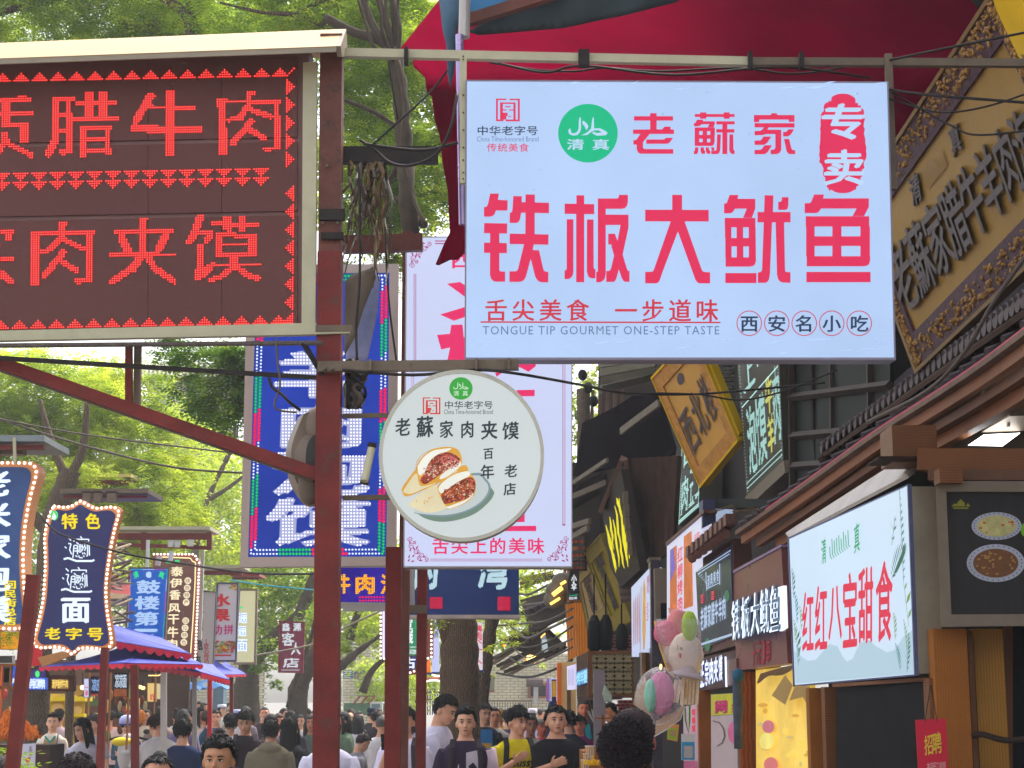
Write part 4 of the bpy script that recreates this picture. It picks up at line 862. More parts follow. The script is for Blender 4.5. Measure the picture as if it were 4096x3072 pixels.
for r_ in range(4):
 for k in range(9):
  x=2286+k*6.2;y=2160+r_*34
  mk('packet',MB().box(at(x,y,23.2),(.017,.03,.085),0),mat('packet%d'%q.choice((1,2,3)),q.choice(((168,66,30),(190,110,50),(120,52,30))),.5,var=.1),sh)
ev=thing('tiled_eave','dark grey tiled eave below the huge golden plaque','roof',at(3800,1500,9.5))
M_TILE=mat('grey_roof_tile',(72,62,66),.75,var=.3,scale=12,bump=.3)
def edge_pt(u):return at(3290+u*900,1790-u*660,13.2-u*5.6)
for k in range(40):
 p=edge_pt(k/40);e=p+Vector((.75,.12,.62))
 mk('roof_tile',MB().tube([p,p.lerp(e,.5)+Vector((0,0,-.03)),e],.042,8),M_TILE,ev)
 mk('tile_end',MB().tube([p+Vector((-.012,0,0)),p],.05,10),mat('tile_end_clay',(96,84,84),.7,var=.2),ev)
mk('roof_deck',MB().prism([edge_pt(0)+Vector((0,0,-.05)),edge_pt(1)+Vector((0,0,-.05)),edge_pt(1)+Vector((.78,.12,.55)),edge_pt(0)+Vector((.78,.12,.55))],(0,0,-.03)),M_DKWOOD,ev)
for k in range(22):
 p=edge_pt(k/22);mk('rafter_end',MB().beam(p+Vector((-.02,0,-.11)),p+Vector((.8,.1,.42)),.06,.06),M_DKWOOD,ev)
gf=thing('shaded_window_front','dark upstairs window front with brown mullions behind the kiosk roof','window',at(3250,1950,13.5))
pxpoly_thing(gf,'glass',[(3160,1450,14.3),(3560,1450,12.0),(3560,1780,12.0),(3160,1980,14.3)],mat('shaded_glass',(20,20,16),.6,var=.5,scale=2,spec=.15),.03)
for(a,b,c,d)in((3165,1450,3170,1980),(3330,1450,3335,1900),(3160,1590,3560,1540),(3165,1745,3450,1720),(3170,1865,3400,1850),(3480,1450,3485,1790)):
 mk('mullion',MB().beam(at(a,b,14.2-(a-3160)*.0057),at(c,d,14.2-(c-3160)*.0057),.05,.05,(0,1,0)),mat('mullion_wood',(56,42,36),.6,var=.2),gf)
t=thing('wall_brick_panel','grey-green brick corner behind the amber plaque','wall',at(2910,1560,17.8))
pxpoly_thing(t,'mortar',[(2860,1440,18),(2960,1440,17.4),(2960,1640,17.4),(2880,1640,18)],mat('dim_mortar',(60,58,54),.8),.05)
for r_ in range(13):
 for k in range(3):
  mk('brick',MB().box(at(2868+k*34+(r_%2)*12,1445+r_*15.2,17.6),(.08,.06,.03),-.1),mat('dim_brick',(92,90,82),.8,var=.2,scale=8),t)
# kiosk with curved eave at the right
ks=thing('kiosk_roof','curved wooden kiosk roof with a pink-red edge strip over the sweet food sign','roof',at(3500,2300,10))
ED=[(530,1600,12.6),(770,1435,12.0),(1010,1265,11.3),(1350,1022,10.3),(1700,800,9.3),(2000,600,8.5),(2400,300,7.4)]
EP=[tuple(at(*Z6(x,y),Y))for x,y,Y in ED];EP=[Vector(p)for p in smooth_pts(EP,4)]
def sweep(parent,name,path,off,w,h,m):
 rings=[]
 for p in path:
  c=p+Vector(off);rings.append([c+Vector((-w/2,0,-h/2)),c+Vector((w/2,0,-h/2)),c+Vector((w/2,0,h/2)),c+Vector((-w/2,0,h/2))])
 return mk(name,MB().loft(rings[::-1]),m,parent)
sweep(ks,'tile_edge',EP,(0,0,0),.07,.03,mat('dusty_tile_edge',(122,98,84),.75,var=.25,scale=12,bump=.3))
sweep(ks,'red_strip',EP[3:],(-.02,0,.02),.02,.014,mat('pink_strip',(198,62,90),.5,var=.2))
sweep(ks,'fascia',EP,(.03,0,-.05),.04,.06,mat('fascia_wood',(146,92,58),.5,var=.2,scale=4,bump=.2))
sweep(ks,'fascia',EP[1:],(.09,0,-.115),.05,.05,mat('fascia_wood2',(112,72,48),.5,var=.2,scale=4))
sweep(ks,'fascia',EP[2:],(.16,0,-.17),.06,.07,mat('fascia_wood',(146,92,58)))
up=[p+Vector((1.35,.1,.55))for p in EP]
rings=[[p+Vector((.0,0,-.016)),q_+Vector((0,0,-.016)),q_+Vector((0,0,.03)),p+Vector((0,0,.03))]for p,q_ in zip(EP,up)]
mk('roof_deck',MB().loft(rings[::-1]),mat('roof_boards',(124,88,58),.6,var=.2,scale=2,stripes=('X',6,2,(90,62,42))),ks)
for k in range(0,len(EP)-1):
 p=EP[k]+Vector((0,0,.05));mk('roof_tile',MB().tube([p,p+Vector((1.3,.1,.54))],.035,8),M_TILE,ks)
for k in range(5):
 p=EP[2]+Vector((random.uniform(-.1,.2),random.uniform(-.1,.1),.02));mk('dry_twig',MB().tube([p,p+Vector((-.1,-.05,.05+k*.01)),p+Vector((-.2-.02*k,-.1,.03))],.004,5),mat('dry_vine',(112,92,66)),ks)
sf=thing('lit_soffit','whitish soffit board over the sweet food lightbox, glowing from the sign below','soffit',at(3400,2050,10.5))
pxpoly_thing(sf,'board',[(*Z6(800,1600),11.9),(*Z6(860,1560),11.9),(*Z6(1440,1190),9.75),(*Z6(1600,1185),9.3),(*Z6(1520,1255),9.2),(*Z6(820,1625),11.7)],mat('soffit_white',(205,196,190),.6,var=.12,scale=6),.02)
t=thing('roof_beam','thick brown beam end block under the kiosk roof','beam',at(3640,1800,9.2))
mk('beam_end',MB().box(at(*Z6(1528,1095),9.2),(.24,.3,.2)),M_WOOD,t)
mk('beam_cap',MB().box(at(*Z6(1480,1175),9.1),(.3,.3,.012)),M_DKWOOD,t)
bar('roof_beam','level brown tie beam below the lamp at the right',(*Z6(1600,1170),9.0),(*Z6(2500,1175),8.6),.12,.115,M_WOOD)
bar('roof_beam','thin dark beam above the menu board',(*Z6(1650,1262),8.85),(*Z6(2500,1262),8.6),.1,.055,mat('brown_beam2',(104,72,52),.6,var=.2))
t=thing('beam_bracket','small square timber bracket between beams over the menu board','bracket',at(*Z6(1760,1270),8.7));mk('block',MB().box(at(*Z6(1765,1268),8.7),(.12,.12,.075)),M_WOOD,t)
fl=thing('flood_lamp','flat white-glowing floodlight panel under the kiosk roof','lamp',at(*Z6(2040,1040),9.6))
a_,b_,c_,d_=[at(*Z6(x,y),Y)for x,y,Y in((1880,1082,9.3),(2085,1086,9.3),(2190,1008,10.0),(1975,1018,10.0))]
mk('lens',MB().poly([a_,b_,c_,d_]),mat('lamp_lens',(230,235,240),.3,var=0,emit=(250,252,255),k=6),fl)
mk('lamp_body',MB().hexa([d_+Vector((-.02,0,.07)),c_+Vector((.02,0,.07)),c_+Vector((.02,0,.012)),d_+Vector((-.02,0,.012)),d_+Vector((-.02,-.6,.07)),c_+Vector((.02,-.6,.07)),c_+Vector((.02,-.6,.012)),d_+Vector((-.02,-.6,.012))]),M_STEEL,fl)
for dx in(-.08,.08):mk('hanger',MB().beam((a_+c_)/2+Vector((dx,0,.07)),(a_+c_)/2+Vector((dx+.03,0,.35)),.03,.012),M_STEEL,fl)
mk('back_gable',MB().prism([at(3600,1880,10.4),at(4300,1880,10.4),at(4300,1100,10.4),at(3600,1650,10.4)],(0,.1,0)),mat('gable_board',(104,82,64),.7,var=.2,scale=2,stripes=('X',2,2,(84,66,52))),ks)
sw=thing('sweet_food_lightbox','slanting white lightbox with leaf pictures and six red characters at the right','sign',at(3656,2697,9.0))
PW=Plane((3155,2156,11.6),(3628,1943,9.0),(3178,2740,11.6))
SO=[(3155,2156),(3628,1943),(3656,2697),(3178,2740)]
slab(PW,SO,lit('sweet_face',(205,226,246),.95,.03,1),sw,'sign_face',0,.01)
slab(PW,[(3158,2157),(3627,1946),(3655,2695),(3180,2738)],mat('beige_metal',(176,160,136),.5,var=.12),sw,'box_body',-.0105,.16)
frame(PW,[(3149,2152),(3632,1936),(3661,2703),(3172,2747)],SO,mat('blue_grey_edge',(92,96,130),.5),sw,'edge_trim',.003,.02)
M_GR2=lit('jade_print',(24,160,104),.95,.02);M_RD3=lit('scarlet_print',(222,42,72),.95,.02);M_MTN=lit('pale_blue_mountain_print',(176,204,220),.95,.02)
LF=[lit('leaf_print_a',(56,110,88),.9,.1),lit('leaf_print_b',(120,160,84),.9,.1),lit('leaf_print_c',(84,140,140),.9,.1)]
P=[(3174,2700)]+[ZR(*p)for p in((850,960),(880,985),(930,1025),(980,1020),(1030,960),(1060,925),(1110,940),(1140,1000),(1165,1030),(1200,1010),(1240,920),(1290,900),(1340,940),(1400,975),(1450,960),(1500,880),(1555,840),(1562,1100),(860,1160))]
sheet(PW,P[1:],M_MTN,sw,'mountain_print',.002)
for i,(x0,y0,x1,y1)in enumerate(((900,612,968,970),(975,575,1048,965),(1055,580,1135,905),(1140,500,1225,948),(1232,470,1320,925),(1335,430,1435,918))):
 k=(x1-x0)*.1;text(PW,'红红八宝甜食'[i],[ZR(x0,y0+k),ZR(x1,y0-k*.6),ZR(x1,y1-k),ZR(x0,y1+k*.4)],M_RD3,sw,.005,bold=.02,ink=True,name='character')
text(PW,'清',[ZR(1012,310),ZR(1040,295),ZR(1042,440),ZR(1015,460)],M_GR2,sw,.005,bold=.014,ink=True,name='character')
text(PW,'真',[ZR(1205,230),ZR(1238,195),ZR(1240,375),ZR(1208,395)],M_GR2,sw,.005,bold=.014,ink=True,name='character')
for k in range(9):
 x=1062+k*13.5;y=400-k*8;stroke(PW,[ZR(x,y-50-40*abs(math.sin(k*1.3))),ZR(x+4,y+5),ZR(x+14,y+25-k)],3.2,M_GR2,sw,'script_stroke',.004)
q=random.Random(8)
def frond(x0,y0,x1,y1,n,L_,m,f=ZR,pl=None,par=None):
 pl=pl or PW;par=par or sw;dx,dy=x1-x0,y1-y0;l=math.hypot(dx,dy);ux,uy=dx/l,dy/l
 stroke(pl,[f(x0,y0),f(x1,y1)],1.6,m,par,'stem_print',.004)
 for i in range(n):
  t_=(i+.5)/n;bx,by=x0+dx*t_,y0+dy*t_;LL=L_*math.sin(math.pi*(.15+.8*t_))
  for s_ in(-1,1):
   ax=(ux*.6-uy*s_*.6)*LL*.45;ay=(uy*.6+ux*s_*.6)*LL
   P=[f(bx,by),f(bx+ax*.5-uy*LL*.05,by+ay*.5+LL*.09),f(bx+ax,by+ay),f(bx+ax*.5+uy*LL*.05,by+ay*.5-LL*.09)]
   sheet(pl,P,m,par,'leaf_print',.005)
frond(1500,560,1475,300-290,13,60,LF[0]);frond(1430,540,1510,330,11,110,LF[0]);frond(1530,820,1500,560,3,120,LF[1]);frond(1480,1080,1450,920,8,60,LF[2]);frond(1520,1090,1530,860,8,60,LF[0]);frond(1450,900,1440,740,6,60,LF[1])
frond(1520,960,1500,780,7,50,LF[1]);frond(1430,340,1450,170,3,60,LF[0]);frond(850,650,838,480,6,60,LF[0]);frond(870,800,855,620,7,60,LF[2]);frond(880,1000,860,840,4,90,LF[0]);frond(895,840,885,700,5,50,LF[1]);frond(860,920,850,780,5,50,LF[1]);frond(878,1050,866,930,4,60,LF[2])
mn=thing('menu_board','framed dark menu picture of two patterned bowls of soup at the right edge','menu board',at(3950,2500,8.7))
PN=Plane((3745,1925,8.75),(4300,1925,8.6),(3760,2505,8.75))
NO=[Z6(1690,1292),(4300,1925),(4330,2500),(3765,2507)];NI=[(NO[0][0]+42,NO[0][1]+42),(4260,1968),(4270,2455),(3806,2458)]
slab(PN,NI,mat('menu_print',(40,34,32),.5,var=.4,scale=1.2,stripes=('X',4,1,(36,33,36))),mn,'picture',-.02,.01)
frame(PN,NO,NI,mat('menu_frame',(122,108,92),.45,var=.12),mn,'frame',.02,.06)
M_BOWL=mat('bowl_print',(176,178,190),.4,var=.1);M_BBL=mat('bowl_blue_print',(84,98,150),.4)
for(cx,cy,rx,ry,col,spots)in((2050,228,148,82,(186,178,116),((180,70,50),7)),(2045,447,172,112,(110,68,32),((176,128,70),30))):
 off=.0
 sheet(PN,[ZR(*p)for p in circ(cx,cy,rx,ry,40)],M_BOWL,mn,'bowl_print',-.016)
 ringm(PN,*ZR(cx,cy),1,2,M_BBL,mn,'x')if False else None
 mb=MB()
 for i in range(30):
  a=2*math.pi*i/30;x,y=cx+rx*.9*math.cos(a),cy+ry*.9*math.sin(a);mb.poly(PN.pts(ccw(PN,[ZR(x-5,y),ZR(x,y-6),ZR(x+5,y),ZR(x,y+6)]),-.0125))
 mk('rim_pattern',mb,M_BBL,mn,kind='stuff')
 sheet(PN,[ZR(*p)for p in circ(cx,cy,rx*.78,ry*.76,36)],mat('soup_print%d'%cy,col,.4,var=.25,scale=30),mn,'soup_print',-.012)
 mb=MB();q=random.Random(cy)
 for i in range(spots[1]):
  a=q.uniform(0,6.28);r=math.sqrt(q.random())*.68;x,y=cx+rx*r*math.cos(a),cy+ry*r*math.sin(a);mb.poly(PN.pts(ccw(PN,[ZR(*p)for p in circ(x,y,q.uniform(5,12),q.uniform(4,8),6)]),-.009+i*.0001))
 mk('garnish_print',mb,mat('garnish%d'%cy,spots[0],.5,var=.2),mn,kind='stuff')
M_OLV=mat('olive_print',(140,140,40),.5)
sheets(PN,[[ZR(1782,112),ZR(1800,95),ZR(1835,100),ZR(1835,112)],[ZR(1815,92),ZR(1838,68),ZR(1862,92),ZR(1862,112),ZR(1838,112)],[ZR(1866,112),ZR(1880,92),ZR(1896,112)],[ZR(1790,118),ZR(1886,118),ZR(1880,126),ZR(1796,126)]],M_OLV,mn,'crown_print',-.015)
sheet(PN,[ZR(*p)for p in circ(2215,250,22,40,16)],mat('green_dish_print',(120,170,40),.5),mn,'dish_print',-.008)
def fcol(label,x0,x1,y0,Y,m,cat='column',name='wooden_column'):
 a=at(x0,2900,Y);b=at(x1,2900,Y);zt=at(x0,y0,Y).z;w=b.x-a.x
 t=thing(name,label,cat,((a.x+b.x)/2,Y,0));mb=MB();mb.box(((a.x+b.x)/2,Y+.06,(zt+.1)/2),(w,.12,zt-.1));mk('shaft',mb,m,t)
 mk('plinth',MB().box(((a.x+b.x)/2,Y+.06,.05),(w+.06,.18,.1)),M_DARK,t);return t
fcol('broad honey-brown wooden column below the menu board',3748,3884,2515,8.9,M_WOOD2)
fcol('narrow dark brown post between the two honey-brown columns',3887,3908,2520,9.0,M_WOOD)
fcol('yellower wooden column at the far right below the menu board',3912,4030,2515,9.1,mat('pine_yellow',(184,130,46),.5,var=.25,scale=4,bump=.3,stripes=('X',20,3,(168,114,40),.5)))
fcol('reddish wooden jamb under the sweet food lightbox',3722,3748,2712,8.95,M_WOOD)
fcol('tall wooden jamb left of the black opening under the sweet food lightbox',3240,3300,2752,11.1,M_WOOD2)
fcol('brown inner jamb beside the black opening',3302,3352,2748,10.8,M_WOOD)
t=thing('dark_doorway','black unlit opening below the sweet food lightbox','doorway',at(3540,3050,9.8));pxpoly_thing(t,'panel',[(3345,2735,10.5),(3725,2712,9.15),(3725,3400,9.15),(3345,3400,10.5)],mat('doorway_dark',(9,9,11),.5,var=.3,spec=.08),.03)
mk('lintel',MB().beam(at(3345,2742,10.45),at(3725,2716,9.1),.05,.02),M_WOOD,t)
t=thing('dark_doorway','black gap to the right of the yellow column','doorway',at(4150,3000,9.3));pxpoly_thing(t,'panel',[(4025,2500,9.3),(4400,2500,9.2),(4400,3500,9.2),(4025,3500,9.3)],mat('doorway_dark',(20,20,24)),.03)
mk('door_frame',MB().beam(at(4032,2500,9.25),at(4032,3300,9.25),.04,.04,(0,1,0)),M_WOOD,t)
W('chain','dark twisted chain between the yellow column and the right edge',[(3890,2942,8.9),(3930,2938,8.9),(3990,2955,8.9),(4040,2962,8.9),(4110,2955,8.9)],.016,mat('dark_rope',(58,44,38),.8,var=.4,scale=60,bump=.5))
rdp=thing('red_notice','red hanging notice card with yellow handwriting in front of the columns','notice',at(3730,2870,8.6))
PNo=Plane((3665,2880,8.6),(3783,2875,8.6),(3672,3120,8.6));slab(PNo,[(3662,2880),(3783,2874),(3798,3130),(3676,3132)],mat('red_card',(205,28,58),.4,var=.08),rdp,'card',0,.008)
text(PNo,'招聘',[(3697,2945),(3762,2925),(3768,3010),(3700,3020)],mat('yellow_ink',(225,190,60),.5),rdp,.003,bold=.02,name='lettering')
text(PNo,'本店招工收银',[(3706,3050),(3782,3046),(3784,3076),(3708,3080)],mat('pale_ink',(230,170,170),.5),rdp,.003,bold=.01,name='lettering')
for x in(3700,3748):mk('string',MB().tube([at(x,2885,8.59),at(3722,2740,8.7)],.0025,5),M_CABLE,rdp)
# trees
def leafmat(name,rgb,tr=.45):
 m=bpy.data.materials.new(name);m.use_nodes=True;nt=m.node_tree;nt.nodes.clear();N=nt.nodes.new;Lk=nt.links.new
 o=N('ShaderNodeOutputMaterial');a=N('ShaderNodeBsdfDiffuse');b=N('ShaderNodeBsdfTranslucent');mx=N('ShaderNodeMixShader');mx.inputs[0].default_value=tr
 tc=N('ShaderNodeTexCoord');nz=N('ShaderNodeTexNoise');nz.inputs['Scale'].default_value=.9;nz.inputs['Detail'].default_value=5
 rp=N('ShaderNodeValToRGB');c=L3(rgb);rp.color_ramp.elements[0].position=.32;rp.color_ramp.elements[1].position=.68
 rp.color_ramp.elements[0].color=(c[0]*.62,c[1]*.72,c[2]*.7,1);rp.color_ramp.elements[1].color=(min(1,c[0]*1.35),min(1,c[1]*1.2),c[2]*1.1,1)
 Lk(tc.outputs['Object'],nz.inputs['Vector']);Lk(nz.outputs['Fac'],rp.inputs[0]);Lk(rp.outputs[0],a.inputs[0])
 hv=N('ShaderNodeHueSaturation');hv.inputs['Hue'].default_value=.485;hv.inputs['Saturation'].default_value=1.0;hv.inputs['Value'].default_value=1.8;Lk(rp.outputs[0],hv.inputs['Color']);Lk(hv.outputs[0],b.inputs[0])
 Lk(a.outputs[0],mx.inputs[1]);Lk(b.outputs[0],mx.inputs[2]);Lk(mx.outputs[0],o.inputs[0]);return m
LM=[leafmat('leaf_young',(150,170,56),.52),leafmat('leaf_mid',(118,148,46),.5),leafmat('leaf_deep',(84,122,38),.42)]
M_BARK=mat('bark',(104,86,68),.9,var=.35,scale=5,bump=.8,bscale=14,stripes=('X',9,8,(66,54,44),2))
M_BARKD=mat('dark_bark',(70,58,46),.9,var=.35,scale=5,bump=.6,bscale=16)
def crown(parent,blobs,n,size,mi,seed,sprays=True,name='crown',fill=.35):
 """thousands of leaflets in sprays, bunched into clumps through the volume of the blobs"""
 g=np.random.default_rng(seed);vol=np.array([b[3]**2.2 for b in blobs]);vol=vol/vol.sum();V=[];MI=[]
 for(bx,by,bY,r),w in zip(blobs,vol):
  c=np.array(at(bx,by,bY));k=max(3,int(n*w));nc=max(4,int(k/26))
  d=g.normal(size=(nc,3));d/=np.linalg.norm(d,axis=1)[:,None];cl=c+d*(g.uniform(fill,1,(nc,1))**.6)*r*np.array([1,.9,.78])
  idx=g.integers(0,nc,k);p=cl[idx]+g.normal(size=(k,3))*r*.13*np.array([1.2,1,.7])
  yaw=g.uniform(0,2*np.pi,k);dip=g.uniform(-.9,.25,k)
  ax=np.stack([np.cos(yaw)*np.cos(dip),np.sin(yaw)*np.cos(dip),np.sin(dip)],1)
  sd=np.stack([-np.sin(yaw),np.cos(yaw),g.normal(0,.25,k)],1);sd/=np.linalg.norm(sd,axis=1)[:,None]
  ms=np.clip(mi+(g.random(k)<.22).astype(int)-(g.random(k)<.25).astype(int),0,2)
  nl=9 if sprays else 1
  for j in range(nl):
   if sprays:
    t=(j//2+.6)*size*.95;s_=1 if j%2 else-1
    if j==8:s_=0
    b0=p+ax*t;la=ax*(.45 if s_ else 1)+sd*s_*.85
    la=la/np.linalg.norm(la,axis=1)[:,None];wv=np.cross(la,np.cross(ax,sd));L_=size*g.uniform(.85,1.2,(k,1))
   else:
    b0=p;la=ax;wv=sd;L_=size*g.uniform(.7,1.4,(k,1))
   q=np.stack([b0,b0+la*L_*.5+wv*L_*.24,b0+la*L_,b0+la*L_*.5-wv*L_*.24],1);V.append(q);MI.append(ms)
 V=np.concatenate(V).reshape(-1,3);MI=np.concatenate(MI);nf=len(V)//4
 me=bpy.data.meshes.new(name);me.vertices.add(len(V));me.vertices.foreach_set('co',V.ravel().astype(np.float32));me.loops.add(len(V));me.loops.foreach_set('vertex_index',np.arange(len(V),dtype=np.int32))
 me.polygons.add(nf);me.polygons.foreach_set('loop_start',np.arange(0,nf*4,4,dtype=np.int32));me.polygons.foreach_set('loop_total',np.full(nf,4,dtype=np.int32))
 for m in LM:me.materials.append(m)
 me.polygons.foreach_set('material_index',MI.astype(np.int32));me.update();me.validate()
 return link(name,me,parent,kind='stuff')
def limb(parent,pts,r0,r1,m=M_BARK,name='limb',n=9):
 P=[tuple(at(*p))for p in pts];P=smooth_pts(P,4);k=len(P);q=random.Random(int(pts[0][0]))
 rr=[(r0+(r1-r0)*i/(k-1))*q.uniform(.92,1.1)for i in range(k)]
 return mk(name,MB().tube(P,rr,n),m,parent,smooth=True)
def tree(label,base,trunk,limbs,blobs,n,size,mi,seed,bark=M_BARK,sprays=True,group='trees along the street',name='street_tree'):
 """base: (px, Y) where the trunk meets the ground"""
 b=ground_pt(*base);t=thing(name,label,'tree',b,group)
 if trunk:
  P=[tuple(b)]+[tuple(at(*p[:3]))for p in trunk];P=smooth_pts(P,5);k=len(P);r0,r1=trunk[0][3],trunk[-1][3]
  rr=[r0*1.25+(r1-r0*1.25)*i/(k-1)+.012*math.sin(i*2.1)for i in range(k)];mk('trunk',MB().tube(P,rr,14),bark,t,smooth=True)
 for(pts,a,c)in limbs:limb(t,pts,a,c,bark)
 if blobs:crown(t,blobs,n,size,mi,seed,sprays)
 return t
tree('nearest leafy tree spreading over the LED board, its limbs showing at the top',(1322,19),[(1322,1900,19,.11),(1322,900,19,.1),(1322,300,19,.09),(1300,60,19,.07)],[([(790,300,19),(760,90,19),(700,20,19),(560,-60,19)],.09,.05),([(880,10,18.5),(1050,50,18.5),(1180,60,18.5),(1330,110,18.5),(1480,120,18.5)],.012,.045),([(-50,60,20),(100,25,20),(250,-10,20),(400,-60,20)],.05,.03),([(1180,70,18.5),(1260,20,18.5),(1350,-50,18)],.05,.03),([(820,200,19),(770,70,19),(740,-40,19)],.05,.03)],[(80,60,20,.7),(520,40,20,.8),(760,60,20.5,.8),(1000,0,19,.9),(1180,60,20.5,.7),(300,-60,20,.9),(-100,-60,20,.9),(640,-80,20,.9),(60,150,22,.55),(430,110,21,.5),(1300,-40,19,.8),(880,130,21,.5),(660,130,21,.45),(1230,150,22,.5),(200,110,23,.8),(700,20,23,.9),(1050,110,23,.7),(1380,130,23,.6)],14500,.05,1,11)
tree('tree between post and red canopy, its top limbs wrapped in a bundle of cables',(1838,20.7),[(1836,2300,20.7,.08),(1720,1500,19,.08),(1640,900,16.8,.05),(1620,620,16.8,.06),(1605,420,16.8,.075),(1585,260,16.8,.085),(1572,200,16.8,.075)],[([(1590,220,16.9),(1500,120,16.8),(1440,-40,16.8)],.05,.03),([(1590,220,16.9),(1540,80,16.8),(1500,-60,16.8)],.05,.03),([(1590,210,16.9),(1580,80,16.8),(1560,-60,16.8)],.045,.03),([(1575,240,16.7),(1520,160,16.6),(1470,60,16.6),(1465,-40,16.6)],.022,.018),([(1570,230,16.7),(1530,130,16.6),(1520,30,16.6),(1490,-50,16.6)],.02,.015),([(1585,230,16.7),(1600,130,16.6),(1590,40,16.6),(1600,-50,16.6)],.024,.016),([(1580,240,16.7),(1560,150,16.5),(1545,40,16.5),(1540,-50,16.5)],.018,.014),([(1560,240,16.6),(1500,190,16.5),(1470,120,16.5),(1420,-40,16.5)],.02,.014),([(1590,240,16.6),(1620,420,16.6),(1610,600,16.6),(1640,760,16.6),(1700,900,16.5)],.03,.02),([(1300,70,17),(1420,130,17),(1500,150,17),(1580,200,17)],.05,.06),([(1420,900,17),(1500,820,17),(1560,720,17),(1600,640,17)],.025,.04),([(1380,400,17),(1500,450,17),(1600,520,17)],.02,.03),([(1600,780,17),(1640,860,17),(1700,900,16.8)],.07,.04)],[(1450,350,18.5,.55),(1500,620,18.5,.6),(1480,830,18.5,.55),(1700,520,19,.5),(1700,800,19,.5),(1420,60,18.5,.6),(1620,60,18.5,.6),(1500,480,20,.5),(1720,300,19,.5),(1480,1020,19,.4),(1650,680,19.5,.6),(1560,180,19.5,.5),(1450,200,20,.6)],9500,.05,1,12,bark=M_BARKD)
tree('dark green drooping foliage beside the blue LED sign',(1322,21),[(1322,1500,21,.08),(1200,1330,21,.06)],[([(900,1380,20),(950,1600,20),(950,1750,20)],.015,.006)],[(860,1440,20,.38),(930,1520,20,.42),(960,1640,20,.33),(880,1600,20.3,.32),(760,1430,20.5,.3),(1010,1420,20,.4),(680,1400,21,.3),(900,1730,20.3,.2),(760,1560,20.6,.22)],1700,.06,2,13)
tree('bright yellow-green tree filling the left middle below the red board',(150,27),[(150,2500,26,.2),(190,2350,26,.2),(215,2100,26,.2),(260,1950,26,.17),(285,1880,26,.15)],[([(220,2150,26),(120,2050,26),(60,1950,26)],.12,.06),([(270,1920,26),(330,1800,26),(350,1600,26)],.09,.04),([(270,1930,26),(200,1750,26),(160,1600,26)],.08,.03)],[(60,1560,28,1.0),(300,1620,28,1.0),(520,1560,29,.8),(120,1800,28,1.0),(430,1800,28,.9),(650,1750,29,.7),(330,1950,27,.8),(560,1950,28,.8),(700,1900,29,.5),(120,2000,27.5,.7),(440,2080,28,.6),(620,2120,28,.5),(90,1440,29,.5),(380,1480,30,.5),(-60,1700,28,.9),(430,1640,30,.6)],14000,.062,0,14)
tree('thin tree with pale foliage behind the noodle sign',(300,24),[(300,2350,24,.06),(420,2150,24,.04)],[],[(700,2080,30,.5),(560,2180,30,.4)],700,.07,0,15)
tree('pale green tree with thin bare branches left of the blue sign',(780,42),[(780,2300,42,.09),(790,2150,42,.08),(830,2000,42,.07),(900,1850,42,.05)],[([(790,2180,42),(760,2060,42),(740,1960,42)],.08,.04),([(830,2000,42),(900,1960,42),(980,1900,42)],.07,.03),([(900,1850,42),(940,1750,42),(930,1650,42)],.07,.03)],[(800,1980,44,1.2),(900,2150,44,1.3),(700,2200,45,1.1),(950,1950,44,1.0),(860,2300,44,1.1),(640,2050,45,.9),(960,2250,43,1.0),(780,1800,46,.8),(600,2300,46,1.0),(930,1830,45,.7),(1000,2330,43,.8),(520,2200,47,1.2)],14000,.12,0,16,sprays=False)
tree('broad dark tree leaning right behind the small red LED column sign',(1000,38),[(985,2790,38,.27),(990,2720,38,.26),(1010,2640,38,.25),(1090,2560,38,.18),(1180,2480,38,.14),(1240,2380,38,.1)],[([(1010,2660,38),(980,2560,38),(960,2450,38)],.16,.08),([(1180,2500,38),(1220,2400,38),(1260,2290,38)],.14,.1)],[(1070,2330,39,.9),(1180,2300,39,.9),(1080,2450,38.5,.6),(1230,2420,40,.7),(1000,2560,38,.5),(1060,2620,37.6,.45),(1150,2620,40,.5),(1230,2600,40,.5),(980,2650,37.6,.35),(1240,2520,39.5,.4),(1100,2720,37.5,.25)],8000,.12,1,17,bark=M_BARKD,sprays=False)
tree('thick dark trunk standing between the red column sign and the brown post',(1190,36),[(1190,2800,36,.2),(1200,2740,36,.19),(1240,2650,36,.17),(1290,2560,36,.14)],[([(1150,2830,35),(1190,2700,35),(1240,2560,35),(1260,2480,35)],.05,.04)],[(1270,2480,37,.5)],500,.11,1,18,bark=M_BARKD,sprays=False)
tree('green tree behind the brown post with a limb leaning toward the bulb sign',(1340,36),[(1340,2700,36,.14),(1370,2660,36,.13),(1440,2600,36,.1),(1530,2535,36,.03)],[([(1400,2560,37),(1420,2480,37),(1460,2400,37)],.1,.06),([(1450,2770,37),(1490,2680,37),(1570,2610,37)],.1,.04)],[(1420,2460,37,.6),(1480,2420,37.5,.6),(1400,2560,37,.45),(1500,2500,38,.5),(1390,2620,37,.3),(1460,2540,38,.4),(1560,2740,46,.9),(1500,2700,46,.7),(1640,2760,47,.9),(1480,2780,46,.5),(1680,2700,47,.6),(1440,2420,39,.5)],7500,.11,0,19,bark=M_BARKD,sprays=False)
